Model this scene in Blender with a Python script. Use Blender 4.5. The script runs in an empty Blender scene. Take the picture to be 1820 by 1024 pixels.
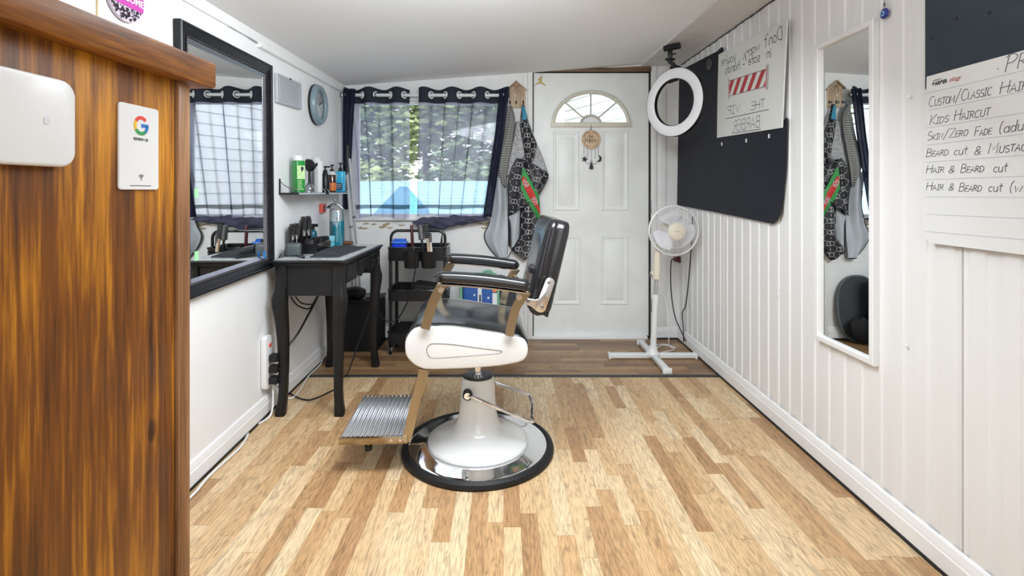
import bpy, bmesh, math, random
from mathutils import Matrix, Vector
random.seed(7)
SC = bpy.context.scene
COL = SC.collection
R = math.radians

# ------------------------------------------------------------------ camera
F = 900.0            # focal length in pixels of the 1820 px wide frame
PX, PY = 895.0, 341.0  # principal point
EYE = 1.12
cam_d = bpy.data.cameras.new('camera')
cam_d.sensor_width = 36.0
cam_d.lens = F / 1820.0 * 36.0
cam_d.shift_x = (910.0 - PX) / 1820.0
cam_d.shift_y = -(512.0 - PY) / 1820.0
cam_d.clip_start = 0.02
cam = bpy.data.objects.new('camera', cam_d)
COL.objects.link(cam)
cam.location = (0, 0, EYE)
cam.rotation_euler = (R(90), 0, 0)
SC.camera = cam

# ------------------------------------------------------------------ world, lights, exposure
W = bpy.data.worlds.new('overcast_sky')
SC.world = W
W.use_nodes = True
_nt = W.node_tree
_bg = _nt.nodes['Background']
_bg.inputs['Color'].default_value = (0.86, 0.93, 1.0, 1)
_bg.inputs['Strength'].default_value = 3.2
SC.view_settings.view_transform = 'Standard'
SC.view_settings.look = 'None'
SC.view_settings.gamma = 1.0
SC.view_settings.use_curve_mapping = False
SC.view_settings.exposure = 0.11
SC.cycles.max_bounces = 10
SC.cycles.diffuse_bounces = 5
SC.cycles.glossy_bounces = 5
SC.cycles.transmission_bounces = 8
SC.cycles.transparent_max_bounces = 16
SC.cycles.sample_clamp_indirect = 6.0
SC.cycles.use_denoising = True


def area(name, loc, rot, sx, sy, power, color):
    l = bpy.data.lights.new(name, 'AREA')
    l.shape = 'RECTANGLE'
    l.size, l.size_y = sx, sy
    l.energy = power
    l.color = color
    o = bpy.data.objects.new(name, l)
    COL.objects.link(o)
    o.location = loc
    o.rotation_euler = rot
    return o


# the shop's two ceiling lamps (both out of the frame, above and behind the camera)
area('ceiling_lamp_light', (-0.05, 1.55, 1.84), (R(28), R(17), 0), 1.2, 0.6, 48, (0.885, 0.95, 1.0))
# unseen fill light added under the ceiling to brighten it
area('ceiling_fill_light', (0.1, 1.1, 1.70), (R(180), 0, 0), 1.5, 0.4, 9, (0.90, 0.955, 1.0))
area('ceiling_lamp_light', (0.05, -0.6, 1.84), (R(12), 0, 0), 1.3, 1.2, 16, (0.84, 0.93, 1.0))
# unseen fill light added behind the camera, for surfaces that face it
area('front_fill_light', (0.1, -2.5, 1.25), (R(90), 0, 0), 2.0, 1.3, 14, (0.90, 0.955, 1.0))
# soft sun outside, behind cloud
_s = bpy.data.lights.new('sun', 'SUN')
_s.energy = 3.0
_s.angle = R(12)
_s.color = (1.0, 0.97, 0.92)
sun = bpy.data.objects.new('sun', _s)
COL.objects.link(sun)
sun.rotation_euler = (R(38), R(-18), 0)

# ------------------------------------------------------------------ geometry of the place
YB = 3.86            # face of the back wall


def XL(y): return -1.1563 - 0.0159 * y      # left wall
def XR(y): return 1.276 + 0.0156 * y        # right wall
def P(px, py, d): return Vector(((px - PX) * d / F, d, EYE - (py - PY) * d / F))
def dl(px): return -1.1563 / ((px - PX) / F + 0.0159)
def dr(px): return 1.276 / ((px - PX) / F - 0.0156)
def zz(py, d): return EYE - (py - PY) * d / F
def xx(px, d): return (px - PX) * d / F


NR = Vector((-1, 0.0156, 0)).normalized()
NL = Vector((1, 0.0159, 0)).normalized()
def RW(px, py, off=0.0):
    d = dr(px)
    return Vector((XR(d), d, zz(py, d))) + NR * off
def LW(px, py, off=0.0):
    d = dl(px)
    return Vector((XL(d), d, zz(py, d))) + NL * off


# ------------------------------------------------------------------ mesh helpers
def frame(o, u, v, n=None):
    u = Vector(u).normalized()
    v = Vector(v)
    v = (v - u * v.dot(u)).normalized()
    n = u.cross(v) if n is None else Vector(n)
    m = Matrix.Identity(4)
    for i in range(3):
        m[i][0], m[i][1], m[i][2], m[i][3] = u[i], v[i], n[i], o[i]
    return m


def NB(): return bmesh.new()


def merge(bm, t, M=None, mi=0):
    if M is not None:
        bmesh.ops.transform(t, matrix=M, verts=t.verts)
    for f in t.faces:
        f.material_index = mi
    me = bpy.data.meshes.new('tmp')
    t.to_mesh(me)
    t.free()
    bm.from_mesh(me)
    bpy.data.meshes.remove(me)


def box(bm, c, s, rot=None, bev=0.0, seg=2, mi=0):
    t = NB()
    bmesh.ops.create_cube(t, size=1.0)
    bmesh.ops.scale(t, vec=Vector(s), verts=t.verts)
    if bev > 0:
        bmesh.ops.bevel(t, geom=t.edges[:], offset=min(bev, min(s) * 0.49), segments=seg, profile=0.5, affect='EDGES')
    M = Matrix.Translation(Vector(c))
    if rot is not None:
        if isinstance(rot, (int, float)):
            rot = Matrix.Rotation(rot, 4, 'Z')
        M = M @ rot
    merge(bm, t, M, mi)


def box2(bm, a, b, bev=0.0, seg=2, mi=0):
    a, b = Vector(a), Vector(b)
    box(bm, (a + b) / 2, [abs(b[i] - a[i]) for i in range(3)], None, bev, seg, mi)


def tube(bm, pts, r, seg=10, closed=False, mi=0, caps=True):
    pts = [Vector(p) for p in pts]
    n = len(pts)
    rs = r if isinstance(r, (list, tuple)) else [r] * n
    tang = []
    for i in range(n):
        if closed:
            t = pts[(i + 1) % n] - pts[i - 1]
        else:
            t = pts[min(i + 1, n - 1)] - pts[max(i - 1, 0)]
        tang.append(t.normalized() if t.length > 1e-9 else Vector((0, 0, 1)))
    ref = Vector((0, 0, 1)) if abs(tang[0].z) < 0.9 else Vector((1, 0, 0))
    nrm = (ref - tang[0] * ref.dot(tang[0])).normalized()
    rings = []
    for i in range(n):
        nrm = (nrm - tang[i] * nrm.dot(tang[i]))
        nrm = nrm.normalized() if nrm.length > 1e-6 else tang[i].orthogonal().normalized()
        b = tang[i].cross(nrm)
        rings.append([bm.verts.new(pts[i] + (nrm * math.cos(2 * math.pi * k / seg) + b * math.sin(2 * math.pi * k / seg)) * rs[i]) for k in range(seg)])
    m = n if closed else n - 1
    for i in range(m):
        A, B = rings[i], rings[(i + 1) % n]
        for k in range(seg):
            f = bm.faces.new((A[k], A[(k + 1) % seg], B[(k + 1) % seg], B[k]))
            f.material_index = mi
    if caps and not closed:
        bm.faces.new(rings[0][::-1]).material_index = mi
        bm.faces.new(rings[-1]).material_index = mi


def smooth_path(pts, k=8, closed=False):
    pts = [Vector(p) for p in pts]
    n = len(pts)
    out = []
    rng = n if closed else n - 1
    for i in range(rng):
        if closed:
            p0, p1, p2, p3 = pts[i - 1], pts[i], pts[(i + 1) % n], pts[(i + 2) % n]
        else:
            p0, p1, p2, p3 = pts[max(i - 1, 0)], pts[i], pts[i + 1], pts[min(i + 2, n - 1)]
        for j in range(k):
            t = j / k
            out.append(0.5 * ((2 * p1) + (p2 - p0) * t + (2 * p0 - 5 * p1 + 4 * p2 - p3) * t * t + (3 * p1 - p0 - 3 * p2 + p3) * t ** 3))
    if not closed:
        out.append(pts[-1])
    return out


def lathe(bm, prof, M=None, seg=32, mi=0, a0=0.0, a1=None):
    t = NB()
    rings = []
    full = a1 is None
    cnt = seg if full else seg + 1
    for (r, z) in prof:
        if r < 1e-6:
            rings.append([t.verts.new((0, 0, z))])
        else:
            rings.append([t.verts.new((r * math.cos(a0 + (2 * math.pi if full else a1 - a0) * k / seg),
                                       r * math.sin(a0 + (2 * math.pi if full else a1 - a0) * k / seg), z)) for k in range(cnt)])
    for i in range(len(prof) - 1):
        A, B = rings[i], rings[i + 1]
        for k in range(seg):
            k2 = (k + 1) % cnt
            try:
                if len(A) == 1 and len(B) == 1:
                    continue
                if len(A) == 1:
                    t.faces.new((A[0], B[k2], B[k]))
                elif len(B) == 1:
                    t.faces.new((A[k], A[k2], B[0]))
                else:
                    t.faces.new((A[k], A[k2], B[k2], B[k]))
            except ValueError:
                pass
    bmesh.ops.recalc_face_normals(t, faces=t.faces)
    merge(bm, t, M, mi)


def T(x, y, z): return Matrix.Translation((x, y, z))


def prism(bm, poly, t, M=None, bev=0.0, seg=2, mi=0, z0=0.0):
    b = NB()
    vs = [b.verts.new((p[0], p[1], z0)) for p in poly]
    f = b.faces.new(vs)
    r = bmesh.ops.extrude_face_region(b, geom=[f])
    nv = [g for g in r['geom'] if isinstance(g, bmesh.types.BMVert)]
    bmesh.ops.translate(b, vec=(0, 0, t), verts=nv)
    bmesh.ops.recalc_face_normals(b, faces=b.faces)
    if bev > 0:
        es = [e for e in b.edges if abs(e.verts[0].co.z - e.verts[1].co.z) < 1e-7]
        bmesh.ops.bevel(b, geom=es, offset=bev, segments=seg, profile=0.5, affect='EDGES')
    merge(bm, b, M, mi)


def surf(bm, fn, nu, nv, mi=0, cu=False):
    g = [[bm.verts.new(fn(i / nu, j / nv)) for i in range(nu + (0 if cu else 1))] for j in range(nv + 1)]
    n = len(g[0])
    for j in range(nv):
        for i in range(nu):
            i2 = (i + 1) % n
            bm.faces.new((g[j][i], g[j][i2], g[j + 1][i2], g[j + 1][i])).material_index = mi


def ribbon(bm, pts, w, mp, mi=0):
    """flat stroke of width w along 2-D points, mapped into space by mp(x, y)"""
    n = len(pts)
    if n < 2:
        return
    L = []
    for i in range(n):
        a = Vector(pts[max(i - 1, 0)])
        b = Vector(pts[min(i + 1, n - 1)])
        d = b - a
        d = d.normalized() if d.length > 1e-9 else Vector((1, 0))
        nn = Vector((-d.y, d.x)) * w / 2
        p = Vector(pts[i])
        if i == 0: p = p - d * w * 0.3
        if i == n - 1: p = p + d * w * 0.3
        L.append((bm.verts.new(mp(*(p + nn))), bm.verts.new(mp(*(p - nn)))))
    for i in range(n - 1):
        bm.faces.new((L[i][0], L[i][1], L[i + 1][1], L[i + 1][0])).material_index = mi


def mpf(M):
    return lambda x, y: M @ Vector((x, y, 0))


def frame_rect(bm, w, h, prof, M, mi=0):
    """moulding with mitred corners round a w x h rectangle; prof = closed list of (inset, height)"""
    t = NB()
    rings = []
    for (cx, cy, sx, sy) in ((0, 0, 1, 1), (w, 0, -1, 1), (w, h, -1, -1), (0, h, 1, -1)):
        rings.append([t.verts.new((cx + sx * a, cy + sy * a, b)) for (a, b) in prof])
    n = len(prof)
    for i in range(4):
        A, B = rings[i], rings[(i + 1) % 4]
        for k in range(n):
            t.faces.new((A[k], B[k], B[(k + 1) % n], A[(k + 1) % n]))
    bmesh.ops.recalc_face_normals(t, faces=t.faces)
    merge(bm, t, M, mi)


def ell(cx, cy, rx, ry, n=24, a0=0.0, a1=2 * math.pi):
    return [(cx + rx * math.cos(a0 + (a1 - a0) * k / n), cy + ry * math.sin(a0 + (a1 - a0) * k / n)) for k in range(n if abs(a1 - a0 - 2 * math.pi) < 1e-6 else n + 1)]


def rrect(x0, y0, x1, y1, r, n=5):
    out = []
    for (cx, cy, a) in ((x1 - r, y1 - r, 0), (x0 + r, y1 - r, 90), (x0 + r, y0 + r, 180), (x1 - r, y0 + r, 270)):
        for k in range(n + 1):
            b = R(a + 90 * k / n)
            out.append((cx + r * math.cos(b), cy + r * math.sin(b)))
    return out


# ------------------------------------------------------------------ object helpers
def mesh(name, bm, mats, parent=None, world=False, sharp=35, flat=False):
    me = bpy.data.meshes.new(name)
    if world and parent is not None:
        w, p = parent.matrix_basis.copy(), parent.parent
        while p is not None:
            w = p.matrix_basis @ w
            p = p.parent
        bmesh.ops.transform(bm, matrix=w.inverted(), verts=bm.verts)
    bm.to_mesh(me)
    bm.free()
    for m in (mats if isinstance(mats, (list, tuple)) else [mats]):
        me.materials.append(m)
    if not flat:
        for p in me.polygons:
            p.use_smooth = True
        me.set_sharp_from_angle(angle=R(sharp))
    o = bpy.data.objects.new(name, me)
    COL.objects.link(o)
    if parent is not None:
        o.parent = parent
    return o


def tag(o, label, cat, group=None):
    o['label'] = label
    o['category'] = cat
    if group:
        o['group'] = group
    return o


def thing(name, label, cat, loc=(0, 0, 0), rz=0.0, group=None):
    o = bpy.data.objects.new(name, None)
    o.empty_display_size = 0.05
    COL.objects.link(o)
    o.matrix_basis = Matrix.Translation(Vector(loc)) @ Matrix.Rotation(rz, 4, 'Z')
    return tag(o, label, cat, group)


def solo(name, label, cat, bm, mats, loc=None, group=None, sharp=35, flat=False):
    """a thing of one mesh built in world coordinates; its origin is moved to loc"""
    if loc is not None:
        bmesh.ops.translate(bm, vec=-Vector(loc), verts=bm.verts)
    o = mesh(name, bm, mats, None, False, sharp, flat)
    if loc is not None:
        o.location = loc
    return tag(o, label, cat, group)


def struct(name, bm, mats, parent=None, sharp=35, flat=False):
    o = mesh(name, bm, mats, parent, False, sharp, flat)
    if parent is None:
        o['kind'] = 'structure'
    return o


def copy_tree(o, parent=None):
    c = o.copy()
    COL.objects.link(c)
    if parent is not None:
        c.parent = parent
    for ch in list(o.children):
        copy_tree(ch, c)
    return c


def solidify(o, t, off=0.0):
    m = o.modifiers.new('thickness', 'SOLIDIFY')
    m.thickness = t
    m.offset = off
    return o


# ------------------------------------------------------------------ lettering
def font_bm(bm, s, size, M, mi=0, bold=0.0, shear=0.0, align='LEFT', depth=0.0):
    c = bpy.data.curves.new('txt', 'FONT')
    c.body = s
    c.size = size
    c.offset = bold
    c.shear = shear
    c.align_x = align
    c.extrude = depth
    o = bpy.data.objects.new('txt', c)
    COL.objects.link(o)
    dg = bpy.context.evaluated_depsgraph_get()
    me = bpy.data.meshes.new_from_object(o.evaluated_get(dg))
    t = NB()
    t.from_mesh(me)
    bpy.data.objects.remove(o)
    bpy.data.curves.remove(c)
    bpy.data.meshes.remove(me)
    merge(bm, t, M, mi)


def arc(cx, cy, rx, ry, a0, a1, n=8):
    return [(cx + rx * math.cos(R(a0 + (a1 - a0) * k / n)), cy + ry * math.sin(R(a0 + (a1 - a0) * k / n))) for k in range(n + 1)]


# single-stroke hand lettering: glyph -> (advance, strokes) on a unit cap height
G = {
 'A': (.72, [[(0, 0), (.33, 1), (.62, 0)], [(.12, .36), (.5, .36)]]),
 'B': (.68, [[(.06, 0), (.06, 1)], [(.06, 1)] + arc(.25, .77, .27, .23, 90, -90) + [(.06, .54)], [(.06, .54)] + arc(.27, .27, .32, .27, 90, -90) + [(.06, 0)]]),
 'C': (.72, [arc(.36, .5, .34, .5, 50, 310, 12)]),
 'D': (.74, [[(.06, 0), (.06, 1)], [(.06, 1)] + arc(.2, .5, .44, .5, 90, -90, 10) + [(.06, 0)]]),
 'E': (.62, [[(.52, 1), (.06, 1), (.06, 0), (.54, 0)], [(.06, .52), (.46, .52)]]),
 'F': (.58, [[(.54, 1), (.06, 1), (.06, 0)], [(.06, .52), (.44, .52)]]),
 'G': (.78, [arc(.38, .5, .35, .5, 50, 330, 12) + [(.7, .42), (.42, .42)]]),
 'H': (.74, [[(.06, 0), (.06, 1)], [(.6, 0), (.6, 1)], [(-.04, .5), (.74, .54)]]),
 'I': (.46, [[(.2, 0), (.2, 1)], [(.04, 1), (.38, 1)], [(.02, 0), (.36, 0)]]),
 'K': (.68, [[(.08, 0), (.08, 1)], [(.6, 1), (.1, .42), (.62, 0)]]),
 'L': (.58, [[(.08, 1), (.06, 0), (.52, 0)]]),
 'M': (.94, [[(.04, 0), (.08, 1), (.41, .35), (.74, 1), (.78, 0)]]),
 'N': (.74, [[(.06, 0), (.06, 1), (.6, 0), (.6, 1)]]),
 'O': (.76, [arc(.36, .5, .33, .5, 90, 450, 14)]),
 'P': (.64, [[(.08, -.05), (.1, 1)], [(-.04, .86)] + arc(.22, .73, .34, .27, 110, -90) + [(.08, .46)]]),
 'R': (.68, [[(.06, 0), (.06, 1)], [(.06, 1)] + arc(.24, .75, .28, .25, 90, -90) + [(.06, .5)], [(.2, .5), (.6, 0)]]),
 'S': (.64, [arc(.31, .76, .25, .24, 40, 270, 9) + arc(.31, .26, .27, .26, 90, -140, 9)]),
 'T': (.66, [[(0, 1), (.62, 1)], [(.31, 1), (.31, 0)]]),
 'U': (.72, [[(.06, 1)] + arc(.33, .3, .27, .3, 180, 360, 8) + [(.6, 1)]]),
 'V': (.7, [[(.02, 1), (.32, 0), (.62, 1)]]),
 'W': (.9, [[(.02, 1), (.2, 0), (.42, .7), (.62, 0), (.82, 1)]]),
 'Z': (.66, [[(.04, 1), (.58, 1), (.04, 0), (.62, 0)]]),
 'a': (.56, [arc(.25, .27, .22, .27, 60, 420, 10), [(.45, .56), (.45, .08), (.54, 0)]]),
 'b': (.56, [[(.06, 1), (.06, 0)], arc(.27, .28, .21, .28, 180, -180, 10)]),
 'c': (.5, [arc(.26, .28, .22, .28, 50, 310, 9)]),
 'd': (.58, [arc(.25, .27, .21, .27, 0, 360, 10), [(.47, 1), (.46, .08), (.54, 0)]]),
 'e': (.54, [[(.06, .3), (.46, .32)] + arc(.26, .29, .21, .28, 10, 310, 10)]),
 'f': (.42, [arc(.3, .82, .14, .18, 30, 180, 6) + [(.16, 0)], [(.02, .52), (.36, .54)]]),
 'h': (.56, [[(.06, 1), (.06, 0)], [(.06, .3)] + arc(.25, .34, .2, .22, 170, 0, 6) + [(.46, 0)]]),
 'i': (.26, [[(.12, .54), (.12, 0)], [(.12, .72), (.14, .78)]]),
 'l': (.26, [[(.1, 1), (.1, .05), (.18, 0)]]),
 'n': (.56, [[(.06, .56), (.06, 0)], [(.06, .3)] + arc(.25, .34, .2, .22, 170, 0, 6) + [(.46, 0)]]),
 'o': (.56, [arc(.26, .28, .22, .28, 90, 450, 10)]),
 'p': (.56, [[(.06, .56), (.06, -.4)], arc(.27, .28, .21, .28, 180, -180, 10)]),
 'r': (.44, [[(.06, .56), (.06, 0)], [(.06, .3)] + arc(.26, .32, .2, .22, 165, 50, 5)]),
 's': (.48, [arc(.23, .42, .17, .15, 40, 270, 7) + arc(.23, .14, .18, .14, 90, -140, 7)]),
 't': (.42, [[(.18, .9), (.18, .08), (.32, 0)], [(0, .6), (.38, .62)]]),
 'u': (.56, [[(.06, .56)] + arc(.25, .2, .19, .2, 180, 360, 6) + [(.44, .56), (.46, 0)]]),
 'v': (.5, [[(.04, .56), (.22, 0), (.42, .58)]]),
 'w': (.7, [[(.03, .56), (.16, 0), (.32, .45), (.46, 0), (.62, .58)]]),
 'y': (.54, [[(.04, .56), (.24, .04)], [(.46, .56), (.1, -.42)]]),
 '/': (.66, [[(.06, -.12), (.5, 1.12)]]),
 '(': (.4, [arc(.42, .45, .36, .68, 120, 240, 8)]),
 ')': (.4, [arc(-.02, .45, .36, .68, 60, -60, 8)]),
 '&': (.74, [[(.64, .04), (.16, .66)] + arc(.33, .8, .17, .2, 200, -30, 7) + [(.1, .34)] + arc(.27, .2, .2, .2, 150, 300, 6) + [(.62, .42)]]),
 "'": (.2, [[(.1, 1), (.06, .8)]]),
 ',': (.26, [[(.12, .06), (.04, -.14)]]),
 '-': (.5, [[(.06, .3), (.4, .32)]]),
 '.': (.3, [[(.1, .3), (.16, .34)]]),
 ' ': (.5, []),
}


def text_width(s, caps=None):
    return sum(G[c][0] * (caps(c, i) if caps else 1.0) for i, c in enumerate(s))


def hand(bm, s, M, h, w, length=None, small=None, mi=0, slant=0.12):
    """hand lettering along local +x of M; small = size of the letters that do not start a word"""
    def sc(i):
        c = s[i]
        if small and c.isupper() and i > 0 and s[i - 1] not in ' /(':
            return small
        return 1.0
    tot = sum(G[c][0] * sc(i) for i, c in enumerate(s)) * h
    kx = (length / tot) if length else 1.0
    x = 0.0
    mp = mpf(M)
    rg = random.Random(len(s) * 31 + ord(s[0]))
    for i, c in enumerate(s):
        k = sc(i)
        adv, st = G[c]
        dy = rg.uniform(-.03, .03)
        for p in st:
            ribbon(bm, [((x + (a + slant * b) * k * h) * kx if False else x * kx + (a + slant * b) * k * h * kx, (b * k + dy) * h) for (a, b) in p], w, mp, mi)
        x += adv * k * h
# ------------------------------------------------------------------ materials
def new_mat(name):
    m = bpy.data.materials.new(name)
    m.use_nodes = True
    nt = m.node_tree
    return m, nt, nt.nodes['Principled BSDF']


def N(nt, typ, **kw):
    n = nt.nodes.new(typ)
    for k, v in kw.items():
        if k.startswith('_'):
            setattr(n, k[1:], v)
        else:
            n.inputs[k.replace('__', ' ')].default_value = v
    return n


def L(nt, a, b): nt.links.new(a, b)


def math_n(nt, op, a, b=None):
    n = nt.nodes.new('ShaderNodeMath')
    n.operation = op
    for i, v in enumerate((a, b)):
        if v is None:
            continue
        if hasattr(v, 'is_linked') or hasattr(v, 'links'):
            nt.links.new(v, n.inputs[i])
        else:
            n.inputs[i].default_value = v
    return n.outputs[0]


def ramp(nt, fac, stops):
    n = nt.nodes.new('ShaderNodeValToRGB')
    cr = n.color_ramp
    while len(cr.elements) < len(stops):
        cr.elements.new(0.5)
    for e, (p, c) in zip(cr.elements, stops):
        e.position = p
        e.color = (*c, 1) if len(c) == 3 else c
    nt.links.new(fac, n.inputs[0])
    return n.outputs[0]


def mat(name, col, rough=.5, metal=0., var=0., vscale=6., bump=0., bscale=60., coat=0., spec=.5, stretch=None, alpha=None):
    m, nt, b = new_mat(name)
    b.inputs['Base Color'].default_value = (*col, 1)
    b.inputs['Roughness'].default_value = rough
    b.inputs['Metallic'].default_value = metal
    b.inputs['Coat Weight'].default_value = coat
    b.inputs['Coat Roughness'].default_value = .12
    b.inputs['Specular IOR Level'].default_value = spec
    tc = nt.nodes.new('ShaderNodeTexCoord')
    src = tc.outputs['Object']
    if stretch:
        mp = nt.nodes.new('ShaderNodeMapping')
        mp.inputs['Scale'].default_value = stretch
        L(nt, src, mp.inputs[0])
        src = mp.outputs[0]
    if var > 0:
        no = N(nt, 'ShaderNodeTexNoise', Scale=vscale, Detail=5.)
        L(nt, src, no.inputs['Vector'])
        lo = tuple(max(0, c * (1 - var)) for c in col)
        hi = tuple(min(1, c * (1 + var * .6)) for c in col)
        L(nt, ramp(nt, no.outputs['Fac'], [(.3, lo), (.7, hi)]), b.inputs['Base Color'])
    if bump > 0:
        n2 = N(nt, 'ShaderNodeTexNoise', Scale=bscale, Detail=4.)
        L(nt, src, n2.inputs['Vector'])
        bp = N(nt, 'ShaderNodeBump', Strength=bump, Distance=.01)
        L(nt, n2.outputs['Fac'], bp.inputs['Height'])
        L(nt, bp.outputs[0], b.inputs['Normal'])
    return m


def wood(name, dark, mid, light, axis='Z', rough=.35, coat=.3, scale=1.0, knots=True):
    m, nt, b = new_mat(name)
    tc = nt.nodes.new('ShaderNodeTexCoord')
    mp = nt.nodes.new('ShaderNodeMapping')
    s = {'X': (.05, 1, 1), 'Y': (1, .05, 1), 'Z': (1, 1, .05)}[axis]
    mp.inputs['Scale'].default_value = tuple(v * scale for v in s)
    L(nt, tc.outputs['Object'], mp.inputs[0])
    a = N(nt, 'ShaderNodeTexNoise', Scale=26., Detail=4., Roughness=.6, Distortion=.4)
    L(nt, mp.outputs[0], a.inputs['Vector'])
    c = N(nt, 'ShaderNodeTexNoise', Scale=170., Detail=3., Roughness=.6)
    L(nt, mp.outputs[0], c.inputs['Vector'])
    big = N(nt, 'ShaderNodeTexNoise', Scale=3.2, Detail=2.)
    L(nt, tc.outputs['Object'], big.inputs['Vector'])
    f = math_n(nt, 'ADD', math_n(nt, 'MULTIPLY', a.outputs['Fac'], .62), math_n(nt, 'MULTIPLY', c.outputs['Fac'], .28))
    f = math_n(nt, 'ADD', f, math_n(nt, 'MULTIPLY', big.outputs['Fac'], .30))
    f = math_n(nt, 'SUBTRACT', f, .10)
    if knots:
        vo = N(nt, 'ShaderNodeTexVoronoi', Scale=5.)
        m2 = nt.nodes.new('ShaderNodeMapping')
        m2.inputs['Scale'].default_value = {'X': (.5, 1, 1), 'Y': (1, .5, 1), 'Z': (1, 1, .5)}[axis]
        L(nt, tc.outputs['Object'], m2.inputs[0])
        L(nt, m2.outputs[0], vo.inputs['Vector'])
        kn = math_n(nt, 'MAXIMUM', math_n(nt, 'SUBTRACT', .07, vo.outputs['Distance']), 0.)
        f = math_n(nt, 'SUBTRACT', f, math_n(nt, 'MULTIPLY', kn, 6.))
    L(nt, ramp(nt, f, [(.36, dark), (.50, mid), (.64, light)]), b.inputs['Base Color'])
    b.inputs['Roughness'].default_value = rough
    b.inputs['Specular IOR Level'].default_value = .22
    b.inputs['Coat Weight'].default_value = coat
    b.inputs['Coat Roughness'].default_value = .25
    bp = N(nt, 'ShaderNodeBump', Strength=.12, Distance=.003)
    L(nt, c.outputs['Fac'], bp.inputs['Height'])
    L(nt, bp.outputs[0], b.inputs['Normal'])
    return m


def laminate(name, along, cols, w=.058, ln=.42, rough=.36):
    """3-strip laminate: strips run along 'along', each strip cut into blocks of its own tone"""
    m, nt, b = new_mat(name)
    tc = nt.nodes.new('ShaderNodeTexCoord')
    sp = nt.nodes.new('ShaderNodeSeparateXYZ')
    L(nt, tc.outputs['Object'], sp.inputs[0])
    ac, al = (sp.outputs['X'], sp.outputs['Y']) if along == 'Y' else (sp.outputs['Y'], sp.outputs['X'])
    cx = math_n(nt, 'DIVIDE', ac, w)
    ci = math_n(nt, 'FLOOR', cx)
    wn = N(nt, 'ShaderNodeTexWhiteNoise', _noise_dimensions='1D')
    L(nt, ci, wn.inputs['W'])
    ry = math_n(nt, 'ADD', math_n(nt, 'DIVIDE', al, ln), math_n(nt, 'MULTIPLY', wn.outputs['Value'], 7.3))
    # uneven block lengths: warp the run with a slow sine
    ry = math_n(nt, 'ADD', ry, math_n(nt, 'MULTIPLY', math_n(nt, 'SINE', math_n(nt, 'MULTIPLY', ry, 2.1)), .28))
    ri = math_n(nt, 'FLOOR', ry)
    cb = nt.nodes.new('ShaderNodeCombineXYZ')
    L(nt, ci, cb.inputs[0])
    L(nt, ri, cb.inputs[1])
    w2 = N(nt, 'ShaderNodeTexWhiteNoise', _noise_dimensions='3D')
    L(nt, cb.outputs[0], w2.inputs['Vector'])
    rnd = w2.outputs['Value']
    base = ramp(nt, rnd, [(0., cols[0]), (.28, cols[1]), (.6, cols[2]), (1., cols[3])])
    # grain
    g = nt.nodes.new('ShaderNodeCombineXYZ')
    L(nt, math_n(nt, 'MULTIPLY', ac, 1.), g.inputs[0])
    L(nt, math_n(nt, 'MULTIPLY', al, .10), g.inputs[1])
    L(nt, math_n(nt, 'MULTIPLY', rnd, 9.), g.inputs[2])
    n1 = N(nt, 'ShaderNodeTexNoise', Scale=22., Detail=3., Roughness=.55, Distortion=.9)
    L(nt, g.outputs[0], n1.inputs['Vector'])
    n2 = N(nt, 'ShaderNodeTexNoise', Scale=210., Detail=2.)
    L(nt, g.outputs[0], n2.inputs['Vector'])
    rings = math_n(nt, 'FRACT', math_n(nt, 'MULTIPLY', n1.outputs['Fac'], 7.))
    rg = ramp(nt, rings, [(0., (.56,) * 3), (.15, (1.,) * 3), (.8, (1.,) * 3), (1., (.66,) * 3)])
    st = ramp(nt, n2.outputs['Fac'], [(.32, (.68,) * 3), (.6, (1.08,) * 3)])
    mx = nt.nodes.new('ShaderNodeMix'); mx.data_type = 'RGBA'; mx.blend_type = 'MULTIPLY'; mx.inputs[0].default_value = .85
    L(nt, base, mx.inputs[6]); L(nt, rg, mx.inputs[7])
    my = nt.nodes.new('ShaderNodeMix'); my.data_type = 'RGBA'; my.blend_type = 'MULTIPLY'; my.inputs[0].default_value = .9
    L(nt, mx.outputs[2], my.inputs[6]); L(nt, st, my.inputs[7])
    # joints
    fx = math_n(nt, 'ABSOLUTE', math_n(nt, 'SUBTRACT', math_n(nt, 'FRACT', cx), .5))
    fy = math_n(nt, 'ABSOLUTE', math_n(nt, 'SUBTRACT', math_n(nt, 'FRACT', ry), .5))
    jt = math_n(nt, 'MAXIMUM', math_n(nt, 'GREATER_THAN', fx, .488), math_n(nt, 'GREATER_THAN', fy, .4965))
    mz = nt.nodes.new('ShaderNodeMix'); mz.data_type = 'RGBA'; mz.blend_type = 'MULTIPLY'
    L(nt, math_n(nt, 'MULTIPLY', jt, .45), mz.inputs[0])
    L(nt, my.outputs[2], mz.inputs[6])
    mz.inputs[7].default_value = (.45, .33, .22, 1)
    L(nt, mz.outputs[2], b.inputs['Base Color'])
    b.inputs['Roughness'].default_value = rough
    b.inputs['Specular IOR Level'].default_value = .45
    return m


def glass_thin(name, tint=(1, 1, 1), gloss=.08):
    m, nt, b = new_mat(name)
    nt.nodes.remove(b)
    out = nt.nodes['Material Output']
    tr = N(nt, 'ShaderNodeBsdfTransparent', Color=(*tint, 1))
    gl = N(nt, 'ShaderNodeBsdfGlossy', Color=(1, 1, 1, 1), Roughness=.02)
    fr = N(nt, 'ShaderNodeFresnel', IOR=1.45)
    mx = nt.nodes.new('ShaderNodeMixShader')
    L(nt, math_n(nt, 'ADD', math_n(nt, 'MULTIPLY', fr.outputs[0], .8), gloss * .2), mx.inputs[0])
    L(nt, tr.outputs[0], mx.inputs[1])
    L(nt, gl.outputs[0], mx.inputs[2])
    L(nt, mx.outputs[0], out.inputs[0])
    return m


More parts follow.
